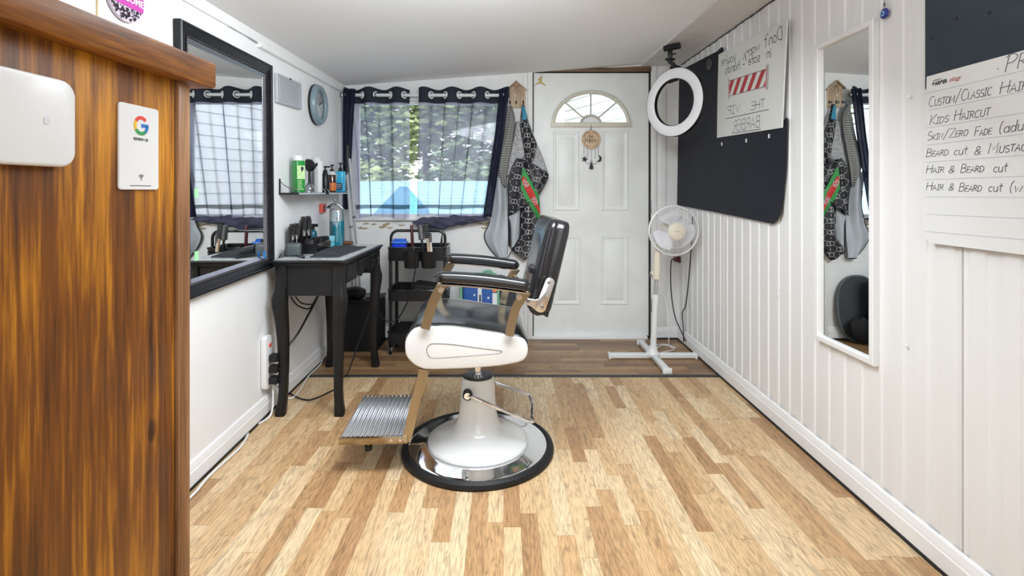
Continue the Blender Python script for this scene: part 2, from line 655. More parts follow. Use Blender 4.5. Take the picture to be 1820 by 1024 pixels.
def sheer(name, col, fac):
    m, nt, b = new_mat(name)
    nt.nodes.remove(b)
    out = nt.nodes['Material Output']
    tr = N(nt, 'ShaderNodeBsdfTransparent', Color=(.97, .97, 1., 1))
    df = N(nt, 'ShaderNodeBsdfDiffuse', Color=(*col, 1))
    tl = N(nt, 'ShaderNodeBsdfTranslucent', Color=(*col, 1))
    ad = nt.nodes.new('ShaderNodeMixShader'); ad.inputs[0].default_value = .55
    L(nt, df.outputs[0], ad.inputs[1]); L(nt, tl.outputs[0], ad.inputs[2])
    lw = N(nt, 'ShaderNodeLayerWeight', Blend=.5)
    mx = nt.nodes.new('ShaderNodeMixShader')
    tc = nt.nodes.new('ShaderNodeTexCoord')
    no = N(nt, 'ShaderNodeTexNoise', Scale=420., Detail=1.)
    L(nt, tc.outputs['Object'], no.inputs['Vector'])
    f = math_n(nt, 'ADD', fac - .1, math_n(nt, 'MULTIPLY', no.outputs['Fac'], .2))
    L(nt, f, mx.inputs[0])
    L(nt, tr.outputs[0], mx.inputs[1]); L(nt, ad.outputs[0], mx.inputs[2])
    # cloth seen edge-on along a fold hides more and shows its own dark thread
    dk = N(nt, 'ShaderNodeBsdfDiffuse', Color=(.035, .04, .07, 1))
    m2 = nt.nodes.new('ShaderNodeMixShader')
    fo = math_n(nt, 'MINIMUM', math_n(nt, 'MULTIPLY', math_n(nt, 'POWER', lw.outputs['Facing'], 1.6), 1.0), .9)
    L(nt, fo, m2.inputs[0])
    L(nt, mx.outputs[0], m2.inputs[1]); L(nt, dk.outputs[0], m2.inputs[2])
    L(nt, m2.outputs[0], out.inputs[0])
    return m


M = {}
M['wall'] = mat('painted_plaster', (.85, .855, .86), .6, bump=.05, bscale=90, var=.03, vscale=3)
M['wall_back'] = mat('scuffed_painted_plaster', (.80, .80, .79), .6, bump=.08, bscale=40, var=.09, vscale=4)
M['panelling'] = mat('painted_wood_panelling', (.795, .795, .79), .5, bump=.10, bscale=60, var=.03, vscale=5, stretch=(1, 1, .25))
M['ceiling'] = mat('ceiling_paint', (.90, .915, .935), .65, bump=.03, bscale=60)
M['trim'] = mat('trim_paint', (.85, .85, .85), .4, var=.03)
M['door'] = mat('door_paint', (.80, .82, .80), .42, var=.07, vscale=5)
M['casing'] = mat('casing_paint', (.81, .815, .80), .45, var=.05)
M['rawwood'] = wood('raw_timber', (.10, .06, .035), (.19, .12, .07), (.30, .2, .12), 'X')
M['black_gap'] = mat('dark_gap', (.02, .018, .015), .8)
M['floor'] = laminate('laminate_floor', 'Y', [(.42, .235, .11), (.57, .355, .175), (.68, .47, .26), (.75, .57, .355)])
M['floor_b'] = laminate('laminate_floor_across', 'X', [(.20, .105, .05), (.28, .155, .075), (.36, .21, .10), (.43, .275, .14)], w=.055, ln=.45)
M['strip'] = mat('black_rubber_strip', (.025, .025, .028), .5)
M['pine_v'] = wood('stained_pine_upright', (.040, .012, .002), (.19, .060, .006), (.60, .24, .012), 'Z', .42, .08)
M['pine_h'] = wood('stained_pine_slab', (.06, .019, .004), (.26, .09, .012), (.56, .24, .035), 'Y', .42, .1, knots=False)
M['pine_post'] = wood('pine_edge_post', (.12, .05, .02), (.26, .12, .05), (.42, .23, .11), 'Z', .5, .1, knots=False)
M['white_plastic'] = mat('white_plastic', (.80, .80, .80), .3, coat=.2)
M['white_gloss'] = mat('white_gloss_enamel', (.76, .765, .755), .18, coat=.4)
M['cream'] = mat('cream_plastic', (.72, .66, .55), .4)
M['white_metal'] = mat('white_painted_metal', (.78, .79, .79), .35, coat=.2)
M['grey_plastic'] = mat('grey_plastic', (.42, .45, .48), .4)
M['chrome'] = mat('chrome', (.82, .82, .83), .07, 1.0)
M['floor_tinted'] = mat('floor_tinted_chrome', (.42, .355, .255), .16, 1.0)  # chrome bars; the wood floor's warm reflection is put into the colour
M['ribbed'] = mat('ribbed_aluminium', (.92, .93, .95), .2, .88)
M['silver'] = mat('silver_paint', (.52, .53, .55), .32, .6)
M['gunmetal'] = mat('gunmetal', (.20, .20, .21), .35, .7)
M['black'] = mat('black_plastic', (.012, .012, .013), .38, spec=.35)
M['black_gloss'] = mat('black_gloss', (.012, .012, .014), .14, coat=.5)
M['black_matt'] = mat('black_matt', (.014, .014, .015), .7, spec=.25)
M['black_wood'] = mat('black_painted_wood', (.011, .0105, .0105), .36, var=.3, vscale=20, spec=.3)
M['black_frame'] = mat('black_frame_lacquer', (.008, .008, .010), .3, spec=.3)
M['leather'] = mat('black_leather', (.010, .010, .012), .22, bump=.03, bscale=220, coat=.35)
M['rubber'] = mat('black_rubber', (.010, .010, .010), .5, spec=.3, bump=.1, bscale=120)
M['mirror'] = mat('mirror_silvering', (.90, .92, .91), .01, 1.0)
M['glass'] = glass_thin('window_glass')
M['jar_glass'] = glass_thin('clear_glass', (.93, .97, .98), .3)
M['frosted'] = glass_thin('frosted_plastic', (.72, .76, .78), .5)
M['sheer'] = sheer('sheer_navy_voile', (.46, .46, .60), .52)
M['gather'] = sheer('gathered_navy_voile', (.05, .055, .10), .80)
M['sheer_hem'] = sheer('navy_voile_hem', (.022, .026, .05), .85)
M['navy'] = mat('navy_fabric', (.012, .018, .03), .85, bump=.15, bscale=200)
M['bundle'] = mat('navy_crumpled_fabric', (.05, .05, .09), .8, bump=.25, bscale=60, var=.3, vscale=14)
M['towel'] = mat('black_towel', (.028, .03, .036), .95, bump=.5, bscale=260, var=.25, vscale=40)
M['blackboard'] = mat('black_card', (.015, .017, .026), .5, spec=.12, var=.15, vscale=4, bump=.04, bscale=90)
M['blackboard2'] = mat('slate_card', (.035, .052, .07), .6, spec=.3, var=.2, vscale=8, bump=.05, bscale=90)
M['paper'] = mat('white_paper', (.75, .755, .75), .7, bump=.03, bscale=14)
M['poster_paper'] = mat('translucent_paper', (.66, .67, .64), .7, bump=.03, bscale=14)
M['ink'] = mat('black_ink', (.03, .03, .04), .6)
M['pen'] = mat('felt_pen', (.075, .075, .10), .6)
M['ink_soft'] = mat('faded_ink', (.16, .15, .17), .7)
M['ink_rule'] = mat('blue_rule', (.42, .46, .55), .7)
M['ink_red'] = mat('red_marker', (.42, .035, .04), .6)
M['ink_pink'] = mat('pink_marker', (.62, .30, .32), .6)
M['ink_blue'] = mat('blue_ink', (.05, .14, .36), .6)
M['g_red'] = mat('print_red', (.72, .06, .04), .45)
M['g_yellow'] = mat('print_yellow', (.82, .46, .02), .45)
M['g_green'] = mat('print_green', (.03, .30, .08), .45)
M['g_blue'] = mat('print_blue', (.02, .17, .52), .45)
M['green_pack'] = mat('green_packet', (.012, .25, .04), .35, coat=.2)
M['green_label'] = mat('pale_green_label', (.50, .72, .36), .5, var=.3, vscale=60)
M['teal'] = mat('teal_liquid', (.0, .22, .30), .08, coat=.6)
M['aqua'] = mat('aqua_plastic', (.12, .50, .62), .25, coat=.3)
M['blue_liq'] = mat('blue_liquid', (.03, .42, .68), .15, coat=.4)
M['amber'] = mat('amber_plastic', (.05, .02, .008), .15, coat=.4)
M['orange'] = mat('orange_label', (.62, .16, .03), .45)
M['blue_tub'] = mat('bright_blue_plastic', (.01, .05, .62), .3, coat=.2)
M['brown_wood'] = wood('brown_handle', (.03, .015, .008), (.09, .045, .02), (.18, .09, .04), 'X', knots=False)
M['maroon'] = mat('maroon_plastic', (.085, .015, .018), .35)
M['red_plug'] = mat('dark_red_plug', (.10, .01, .018), .4)
M['salmon'] = mat('salmon_red_plastic', (.72, .10, .075), .4)
M['green_tape'] = mat('pale_green_tape', (.34, .72, .36), .6)
M['blue_tape'] = mat('blue_sticker', (.03, .20, .55), .5)
M['clock_rim'] = mat('blue_grey_rim', (.20, .275, .315), .4, coat=.2)
M['plaque'] = mat('silver_plaque', (.50, .53, .56), .35, .3)
M['plaque_in'] = mat('pale_plaque_face', (.60, .62, .64), .4)
M['magenta'] = mat('magenta_enamel', (.50, .06, .36), .35)
M['flower'] = mat('black_and_lilac_print', (.03, .02, .03), .4)
M['lilac'] = mat('lilac_print', (.55, .48, .56), .4)
M['birch'] = wood('weathered_birch', (.30, .21, .14), (.46, .35, .24), (.58, .47, .35), 'Z', .6, 0., knots=False)
M['disc_wood'] = wood('pale_plywood', (.52, .36, .22), (.62, .46, .30), (.70, .55, .38), 'X', .6, 0., knots=False)
M['gold'] = mat('gold_paint', (.42, .30, .07), .35, .5)
M['evil_blue'] = mat('cobalt_glass', (.008, .02, .25), .1, coat=.6)
M['evil_pale'] = mat('pale_blue_glass', (.45, .62, .75), .2)
M['grey_cloth'] = mat('grey_satin_cloth', (.42, .45, .48), .5, bump=.06, bscale=30, var=.1, vscale=9)
M['silver_cloth'] = mat('silver_damask_cloth', (.34, .34, .35), .6, var=.25, vscale=60)
M['silver_print'] = mat('pale_damask_print', (.55, .55, .56), .6)
M['cape_black'] = mat('black_nylon', (.010, .010, .014), .5, bump=.05, bscale=40)
M['cape_print'] = mat('white_cape_print', (.50, .50, .51), .6)
M['cape_green'] = mat('green_stripe_cloth', (.03, .26, .06), .6)
M['cape_red'] = mat('red_stripe_cloth', (.55, .03, .025), .6)
M['cape_teal'] = mat('teal_tab', (.02, .22, .36), .6)
M['led'] = mat('led_diffuser', (.80, .80, .83), .45)
M['blade'] = mat('white_fan_blade', (.74, .74, .78), .35)
M['bag_blue'] = mat('blue_printed_cloth', (.02, .09, .33), .6, var=.2, vscale=30)
M['bag_green'] = mat('green_piping', (.18, .42, .28), .6)
M['bag_orange'] = mat('orange_print', (.72, .20, .06), .6)
M['bag_pale'] = mat('pale_print', (.62, .66, .66), .6)
M['mesh_grey'] = mat('charcoal_mesh', (.05, .055, .06), .8, bump=.3, bscale=300)
M['leaf_a'] = mat('leaf_green', (.26, .34, .19), .6, var=.4, vscale=3)
M['leaf_b'] = mat('leaf_yellow_green', (.42, .50, .24), .6, var=.4, vscale=3)
M['bark'] = mat('bark', (.10, .07, .05), .8, bump=.4, bscale=30)
M['grass'] = mat('lawn', (.12, .17, .06), .9, var=.4, vscale=3)
M['blue_roof'] = mat('pale_blue_shingle', (.46, .68, .78), .5, var=.1, vscale=9)
M['blue_gable'] = mat('blue_gable_paint', (.10, .33, .50), .5)
M['siding'] = mat('white_clapboard', (.72, .73, .75), .55)
M['dark_glass'] = mat('far_window_pane', (.14, .17, .20), .15)


def stripes(name, c1, c2, freq, axis=2, accent=None):
    m, nt, b = new_mat(name)
    tc = nt.nodes.new('ShaderNodeTexCoord')
    sp = nt.nodes.new('ShaderNodeSeparateXYZ')
    L(nt, tc.outputs['Object'], sp.inputs[0])
    f = math_n(nt, 'FRACT', math_n(nt, 'MULTIPLY', sp.outputs[axis], freq))
    c = nt.nodes.new('ShaderNodeMix'); c.data_type = 'RGBA'
    L(nt, math_n(nt, 'GREATER_THAN', f, .55), c.inputs[0])
    c.inputs[6].default_value = (*c1, 1); c.inputs[7].default_value = (*c2, 1)
    L(nt, c.outputs[2], b.inputs['Base Color'])
    b.inputs['Roughness'].default_value = .7
    return m


M['striped'] = stripes('black_white_striped_cloth', (.02, .02, .022), (.50, .50, .47), 78.)
# ================================================================== THE SETTING
Y0 = -2.6           # wall behind the camera
TH = .10


def zc(x, y):
    t = .03 + (x + 1.2) / 2.25 * (-.015)
    return 1.928 + .0712 * (x + 1.215) - (3.85 - y) * t


# floor: two runs of laminate with a black joining strip
YS = 3.073
bm = NB(); box2(bm, (-1.32, Y0, -.05), (1.45, YS, 0)); struct('floor', bm, M['floor'])
bm = NB(); box2(bm, (-1.32, YS, -.05), (1.45, YB + .15, 0)); struct('floor_back', bm, M['floor_b'])
bm = NB()
prism(bm, [(-.017, .0), (.017, .0), (.012, .006), (-.012, .006)], 2.5, frame((-1.19, YS, 0), (0, 1, 0), (0, 0, 1)), 0)
struct('trim_1', bm, M['strip'])

# left wall, plain plaster
bm = NB()
b = [(XL(Y0), Y0), (XL(YB + .12), YB + .12), (XL(YB + .12) - TH, YB + .12), (XL(Y0) - TH, Y0)]
prism(bm, b, 2.2)
struct('wall_left', bm, M['wall'])

# right wall: boards with shallow bevelled grooves; profile along y, extruded up
bm = NB()
prof = []
y = Y0
base_edge = 1.655
per = .0962
k0 = int((Y0 - base_edge) / per) - 1
seams = (.62, 1.433, 2.62, 3.04, 3.60)
y_end = YB + .12
pts = []
for k in range(k0, 60):
    a = base_edge + k * per - .048
    for (dy, h) in ((.0, .0), (.043, .0), (.048, .0055), (.091, .0055), (.0962, .0)):
        pts.append((a + dy, h))
pts = [p for p in pts if Y0 < p[0] < y_end]
for s_ in seams:
    pts = [p for p in pts if abs(p[0] - s_) > .004]
    pts += [(s_ - .0032, .0045), (s_ - .0012, -.006), (s_ + .0012, -.006), (s_ + .0032, .0045)]
pts.sort()
poly = []
for (yy, h) in pts:
    poly.append((XR(yy) + .0055 - h, yy))
poly += [(XR(y_end) + TH, y_end), (XR(Y0) + TH, Y0)]
prism(bm, poly, 2.2)
# nail heads left in the boards
rg = random.Random(3)
struct('wall_right', bm, M['panelling'], flat=True)

# back wall with the openings of the window and the door
WX0, WX1, WZ0, WZ1 = -1.135, -.025, .925, 1.815
DX0, DX1, DZ1 = xx(946, YB), xx(1157, YB), zz(127, YB)
bm = NB()
for (x0, x1, z0, z1) in ((-1.32, WX0, 0, 2.2), (WX0, WX1, 0, WZ0), (WX0, WX1, WZ1, 2.2), (WX1, DX0, 0, 2.2), (DX0, DX1, DZ1 + .03, 2.2), (DX1, 1.45, 0, 2.2)):
    box2(bm, (x0, YB, z0), (x1, YB + .07, z1))
struct('wall_back', bm, M['wall_back'])
# bare plaster patches where the paint came off below the sill
bm = NB()
rg = random.Random(11)
for k in range(16):
    cx = xx(rg.uniform(640, 735), YB) if k < 10 else xx(rg.uniform(850, 868), YB)
    cz = zz(rg.uniform(397, 406), YB)
    pl = [(cx + rg.uniform(.012, .034) * math.cos(a), cz + rg.uniform(.004, .011) * math.sin(a)) for a in [i * math.pi / 5 for i in range(10)]]
    prism(bm, pl, .0012, frame((0, YB - .0012 * (1 + k * .04), 0), (1, 0, 0), (0, 0, 1), (0, 1, 0)))
struct('trim_2', bm, mat('bare_plaster', (.42, .33, .22), .9, var=.3, vscale=30), flat=True)

bm = NB()
box2(bm, (-1.32, Y0 - .1, 0), (1.45, Y0, 2.2))
struct('wall_front', bm, M['wall'])

# ceiling: a slightly twisted sloping sheet
bm = NB()
def cf(u, v):
    x = -1.34 + u * 2.82
    y_ = Y0 - .1 + v * (YB + .22 - Y0)
    return (x, y_, zc(x, y_))
surf(bm, cf, 8, 12)
r_ = bmesh.ops.extrude_face_region(bm, geom=bm.faces[:])
bmesh.ops.translate(bm, vec=(0, 0, .06), verts=[g for g in r_['geom'] if isinstance(g, bmesh.types.BMVert)])
bmesh.ops.recalc_face_normals(bm, faces=bm.faces)
struct('ceiling', bm, M['ceiling'])

# lowered board along the top of the right wall
bm = NB()
def sz(y_): return 2.074 - .0155 * (3.85 - y_)
v = []
for y_ in (Y0, YB):
    for (x, z) in ((1.044, sz(y_)), (XR(y_) + .02, sz(y_) + .003), (XR(y_) + .02, zc(XR(y_), y_) + .02), (1.044, zc(1.044, y_) + .02)):
        v.append(bm.verts.new((x, y_, z)))
for q in ((0, 1, 2, 3), (7, 6, 5, 4), (0, 4, 5, 1), (1, 5, 6, 2), (2, 6, 7, 3), (3, 7, 4, 0)):
    bm.faces.new([v[i] for i in q])
bmesh.ops.recalc_face_normals(bm, faces=bm.faces)
struct('trim_3', bm, mat('soffit_paint', (.70, .68, .665), .55, var=.05))
# ragged gap between that board and the panelling
bm = NB()
pts = [Vector((XR(y_) - .0005 , y_, sz(y_) - .001 + .002 * math.sin(y_ * 23) + .0015 * math.sin(y_ * 71))) for y_ in [1.6 + i * .045 for i in range(50)]]
tube(bm, pts, .0035, 5)
struct('trim_4', bm, M['black_gap'])

# skirting boards: moulded profile (depth from wall, height)
SK = [(0, 0.012), (.016, .012), (.016, .062), (.013, .066), (.013, .072), (.011, .078), (.008, .092), (.004, .097), (0, .099)]
def skirting(name, p0, p1, inward, m=None):
    bm = NB()
    p0, p1 = Vector(p0), Vector(p1)
    n = Vector(inward).normalized()
    a = [bm.verts.new(p0 + n * d + Vector((0, 0, h))) for d, h in SK]
    c = [bm.verts.new(p1 + n * d + Vector((0, 0, h))) for d, h in SK]
    for i in range(len(SK) - 1):
        bm.faces.new((a[i], a[i + 1], c[i + 1], c[i]))
    bm.faces.new(a); bm.faces.new(c[::-1])
    bmesh.ops.recalc_face_normals(bm, faces=bm.faces)
    o = struct(name, bm, M['trim'], sharp=20)
    g = NB()
    box_v = [p0, p1, p1 + n * .0185, p0 + n * .0185]
    vv = [g.verts.new(q + Vector((0, 0, .0))) for q in box_v] + [g.verts.new(q + Vector((0, 0, .0125))) for q in box_v]
    for q in ((0, 1, 2, 3), (4, 5, 6, 7), (0, 1, 5, 4), (1, 2, 6, 5), (2, 3, 7, 6), (3, 0, 4, 7)):
        g.faces.new([vv[i] for i in q])
    bmesh.ops.recalc_face_normals(g, faces=g.faces)
    mesh('floor_gap', g, M['black_gap'], o)
    return o
skirting('baseboard_right', (XR(Y0) , Y0, 0), (XR(YB), YB, 0), NR)
skirting('baseboard_left', (XL(Y0), Y0, 0), (XL(YB), YB, 0), NL)
skirting('baseboard_back', (-1.21, YB, 0), (xx(931, YB), YB, 0), (0, -1, 0))
skirting('baseboard_back', (xx(1166, YB), YB, 0), (XR(YB) - .001, YB, 0), (0, -1, 0))

# cable trunking and lath along the top of the left wall
def left_line(d0, d1, drop0, drop1, w, h, off=0.0):
    bm = NB()
    n = 12
    a = []
    for i in range(n + 1):
        d = d0 + (d1 - d0) * i / n
        z = zc(XL(d), d) - (drop0 + (drop1 - drop0) * i / n)
        q = Vector((XL(d), d, z)) + NL * off
        a.append([bm.verts.new(q + NL * x + Vector((0, 0, z2))) for (x, z2) in ((0, 0), (w, 0), (w, -h * .8), (w * .8, -h), (0, -h))])
    for i in range(n):
        for k in range(5):
            bm.faces.new((a[i][k], a[i][(k + 1) % 5], a[i + 1][(k + 1) % 5], a[i + 1][k]))
    bm.faces.new(a[0]); bm.faces.new(a[-1][::-1])
    bmesh.ops.recalc_face_normals(bm, faces=bm.faces)
    return bm
struct('trim_5', left_line(.2, 3.85, .0, .0, .013, .045), M['trim'])
struct('trim_6', left_line(2.45, 3.80, .045, .040, .022, .022), M['trim'])
bm = NB()
tube(bm, smooth_path([LW(px, py, .006) for px, py in ((330, 2), (362, 18), (392, 34), (405, 46), (440, 66), (476, 92))], 6), .0035, 6)
struct('trim_7', bm, M['silver'])

# ------------------------------------------------------------------ window of the back wall
bm = NB()
FP = [(0, 0), (.024, 0), (.024, .02), (.016, .03), (0, .03)]
frame_rect(bm, WX1 - WX0, WZ1 - WZ0, FP, frame((WX0, YB + .066, WZ0), (1, 0, 0), (0, 0, 1), (0, -1, 0)))
win = struct('window_1', bm, M['trim'])
bm = NB(); box2(bm, (WX0 + .02, YB + .050, WZ0 + .02), (WX1 - .02, YB + .054, WZ1 - .02))
mesh('pane', bm, M['glass'], win)
bm = NB()
box2(bm, (WX0 - .02, YB - .035, WZ0 - .022), (WX1 - .035, YB + .035, WZ0 + .0), .004)
struct('sill', bm, M['trim'], win)
bm = NB()   # casing board, left stile and head
box2(bm, (WX0 - .05, YB - .010, WZ0), (WX0, YB, WZ1 + .05), .003)
box2(bm, (WX0 - .05, YB - .010, WZ1), (WX1 + .04, YB, WZ1 + .05), .003)
struct('casing', bm, M['casing'], win)

# ------------------------------------------------------------------ door with a fanlight
dx0, dx1 = xx(949, YB), xx(1154, YB)
dz0, dz1 = .018, zz(129, YB)
dy = YB + .02        # face of the door leaf
cxf, zf = xx(1051, YB), zz(220, YB)
rx_o, rz_o = 66 * YB / F, 56 * YB / F
bm = NB()
t = NB()
NA = 32
inner = [(cxf + rx_o * math.cos(math.pi * k / NA), zf + rz_o * math.sin(math.pi * k / NA)) for k in range(NA + 1)]
outer = []
for k in range(NA + 1):
    a = math.pi * k / NA
    c_, s_ = math.cos(a), math.sin(a)
    w_ = (dx1 - cxf) if c_ > 0 else (cxf - dx0)
    kx = w_ / abs(c_) if abs(c_) > 1e-6 else 1e9
    kz = (dz1 - zf) / s_ if s_ > 1e-6 else 1e9
    q = min(kx, kz)
    outer.append((cxf + c_ * q, zf + s_ * q))
# put the two top corners in
for (qx, qz) in ((dx1, dz1), (dx0, dz1)):
    i = min(range(NA + 1), key=lambda j: (outer[j][0] - qx) ** 2 + (outer[j][1] - qz) ** 2)
    outer[i] = (qx, qz)
vi = [t.verts.new((x, dy, z)) for x, z in inner]
vo = [t.verts.new((x, dy, z)) for x, z in outer]
for k in range(NA):
    t.faces.new((vi[k], vi[k + 1], vo[k + 1], vo[k]))
bl = t.verts.new((dx0, dy, dz0)); br = t.verts.new((dx1, dy, dz0))
t.faces.new([vo[0], vi[0]] + [vi[NA], vo[NA]] + [bl, br])
r_ = bmesh.ops.extrude_face_region(t, geom=t.faces[:])
bmesh.ops.translate(t, vec=(0, .042, 0), verts=[g for g in r_['geom'] if isinstance(g, bmesh.types.BMVert)])
bmesh.ops.recalc_face_normals(t, faces=t.faces)
merge(bm, t)
door = struct('door_1', bm, M['door'])
DM = frame((0, dy, 0), (1, 0, 0), (0, 0, 1), (0, -1, 0))
def dpanel(px0, py0, px1, py1):
    bm = NB()
    x0, x1, z1, z0 = xx(px0, YB), xx(px1, YB), zz(py0, YB), zz(py1, YB)
    Mx = frame((x0, dy, z0), (1, 0, 0), (0, 0, 1), (0, -1, 0))
    frame_rect(bm, x1 - x0, z1 - z0, [(0, -.002), (.006, .008), (.016, .008), (.026, .001), (.03, -.002)], Mx)
    box2(bm, (x0 + .042, dy - .006, z0 + .042), (x1 - .042, dy + .002, z1 - .042), .005)
    mesh('door_panel', bm, M['door'], door)
dpanel(983, 233, 1030, 375); dpanel(1069, 233, 1118, 375)
dpanel(983, 419, 1033, 543); dpanel(1067, 419, 1118, 543)
# fanlight frame, bars and panes
bm = NB()
arcp = [(cxf + (rx_o + .004) * math.cos(math.pi * k / 40), dy - .008, zf + (rz_o + .004) * math.sin(math.pi * k / 40)) for k in range(41)]
tube(bm, arcp, .016, 8)
box2(bm, (cxf - rx_o - .024, dy - .022, zf - .024), (cxf + rx_o + .024, dy + .01, zf + .012), .004)
mesh('fanlight_frame', bm, mat('fanlight_frame_paint', (.66, .64, .54), .45, var=.1), door)
bm = NB()
for a in (45, 90, 135):
    c_, s_ = math.cos(R(a)), math.sin(R(a))
    tube(bm, [(cxf + .07 * c_, dy + .005, zf + .06 * s_), (cxf + rx_o * c_, dy + .005, zf + rz_o * s_)], .0065, 6)
tube(bm, [(cxf + .078 * math.cos(math.pi * k / 16), dy, zf + .066 * math.sin(math.pi * k / 16)) for k in range(17)], .009, 8)
mesh('fanlight_bars', bm, mat('fanlight_bar_paint', (.52, .51, .45), .5), door)
bm = NB()
prism(bm, [(cxf + rx_o * math.cos(math.pi * k / 32), zf + rz_o * math.sin(math.pi * k / 32)) for k in range(33)], .004, frame((0, dy + .03, 0), (1, 0, 0), (0, 0, 1), (0, -1, 0)))
mesh('pane', bm, M['glass'], door)
bm = NB()
prism(bm, [(cxf + .075 * math.cos(math.pi * k / 16), zf + .062 * math.sin(math.pi * k / 16)) for k in range(17)], .006, frame((0, dy + .012, 0), (1, 0, 0), (0, 0, 1), (0, -1, 0)))
mesh('fanlight_boss', bm, M['door'], door)
for py in (368, 543):
    bm = NB(); 
    zc_ = zz(py, YB); xh = xx(1157, YB)
    tube(bm, [(xh, YB - .004, zc_ - .05), (xh, YB - .004, zc_ + .05)], .007, 8)
    box2(bm, (xh - .004, YB - .008, zc_ - .048), (xh + .016, YB + .001, zc_ + .048))
    mesh('hinge', bm, M['gunmetal'], door)
# dark reveal of the doorway, casing boards, white sill and the raw header
bm = NB()
box2(bm, (DX0, YB + .066, 0), (DX1, YB + .10, DZ1 + .03))
# opening for the light
bm.free(); bm = NB()
box2(bm, (DX0 - .004, YB + .005, .0), (dx0 - .004, YB + .09, DZ1)); box2(bm, (dx1 + .004, YB + .005, 0), (DX1 + .004, YB + .09, DZ1)); box2(bm, (DX0, YB + .03, 0), (DX1, YB + .09, .016)); box2(bm, (DX0, YB + .005, dz1 + .003), (DX1, YB + .09, DZ1 + .03))
struct('reveal', bm, M['black_gap'], door)
bm = NB()
box2(bm, (xx(931, YB), YB - .014, 0), (xx(937.4, YB), YB, zz(131, YB)), .002); box2(bm, (xx(938, YB), YB - .012, 0), (xx(946.4, YB), YB + .02, zz(127, YB)), .002)
box2(bm, (xx(1157.5, YB), YB - .012, 0), (xx(1167, YB), YB + .02, zz(118, YB)), .002); box2(bm, (xx(1168, YB), YB - .008, .09), (xx(1184, YB), YB, zz(116, YB)), .002)
struct('casing', bm, M['casing'], door)
bm = NB(); box2(bm, (DX0 - .002, YB - .02, 0), (DX1 - .03, YB + .03, .020), .002)
struct('sill', bm, M['trim'], door)
bm = NB()
pz = [(xx(955, YB), zz(127.2, YB)), (xx(1158, YB), zz(127.2, YB)), (xx(1158, YB), zz(117, YB)), (xx(1060, YB), zz(122, YB))]
prism(bm, pz, .02, frame((0, YB - .006, 0), (1, 0, 0), (0, 0, 1), (0, 1, 0)))
struct('header', bm, M['rawwood'], door)
# ================================================================== BARBER CHAIR
CH = thing('barber_chair', 'black leather and white barber chair with ribbed chrome footrest on a round chrome base', 'barber chair', (-.112, 2.215, 0))
CR = Matrix.Rotation(R(2.5), 4, 'Z')       # the seat is turned a little on its piston
# base
bm = NB()
lathe(bm, [(.300, .003), (.327, .0), (.331, .010), (.327, .022), (.314, .030), (.303, .028), (.300, .018)], None, 72)
mesh('base_ring', bm, M['rubber'], CH)
bm = NB()
lathe(bm, [(.304, .018), (.299, .026), (.288, .0275), (.262, .0265), (.235, .031), (.20, .032), (.0, .032)], None, 72)
bp = mesh('base_plate', bm, M['chrome'], CH)
bm = NB()
tube(bm, [(-.03, -.262, .032), (-.03, -.262, .048)], .006, 8); tube(bm, [(-.03, -.262, .042), (-.025, -.295, .034)], .005, 8)
mesh('level_screw', bm, M['chrome'], CH)
bm = NB()
lathe(bm, [(.214, .030), (.219, .036), (.217, .045), (.205, .053), (.18, .063), (.15, .073), (.125, .083), (.107, .096), (.095, .113), (.0865, .136), (.081, .165), (.0765, .21), (.073, .26), (.0705, .30), (.069, .312), (.066, .316)], None, 64)
ped = mesh('pedestal', bm, M['white_gloss'], CH)
bm = NB()
lathe(bm, [(.067, .300), (.0675, .317), (.058, .320), (.03, .318), (.0, .318)], None, 48)
mesh('pedestal_collar', bm, M['gunmetal'], ped)
bm = NB()
tube(bm, [(0, 0, .30), (0, 0, .46)], .0135, 20); tube(bm, [(0, 0, .318), (0, 0, .328)], .024, 20)
mesh('piston', bm, M['chrome'], CH)
bm = NB()
lp = [(-.040, -.084, .262), (.0, -.095, .252), (.215, -.085, .157), (.232, -.06, .160), (.240, .03, .175), (.232, .085, .19), (.222, .1, .194), (.06, .094, .252), (.0, .088, .262)]
tube(bm, smooth_path(lp, 6), .0068, 10)
tube(bm, [(-.040, -.060, .262), (-.040, -.092, .262)], .014, 16)
mesh('pump_lever', bm, M['chrome'], CH)
bm = NB(); tube(bm, [(-.040, -.058, .262), (-.040, -.085, .262)], .021, 16)
mesh('lever_socket', bm, M['black'], ped)

# local helpers of the upper chair: x, z read on the plane y = yl (before the turn)
def cl(px, py, d): return ((px - PX) * d / F + .112, EYE - (py - PY) * d / F)
YN = -.257
OUT = [(716, 621), (717, 603), (727, 587), (743, 580.5), (789, 580), (820, 583.5), (852, 589), (898, 596.5), (922, 602), (931, 611), (933.5, 622), (931, 634), (922, 643), (898, 648.5), (867, 651.8), (830, 654), (792, 655), (755, 655), (742, 651.5), (730, 644.5), (719.5, 633)]
prf = [cl(px, py, 1.958) for px, py in OUT]
prf = [(p.x, p.y) for p in smooth_path([(a, b, 0) for a, b in prf], 4, True)]
cxm = sum(p[0] for p in prf) / len(prf); czm = sum(p[1] for p in prf) / len(prf)
FR = CR @ frame((0, 0, 0), (1, 0, 0), (0, 0, 1), (0, 1, 0))   # poly x,z ; extrude +y
def scl(k, dz=0.): return [(cxm + (x - cxm) * k, czm + (z - czm) * k + dz) for x, z in prf]
bm = NB()
prism(bm, scl(1.02, .004), .480, FR, .016, 3, z0=-.24)
mesh('seat_cushion', bm, M['leather'], CH)
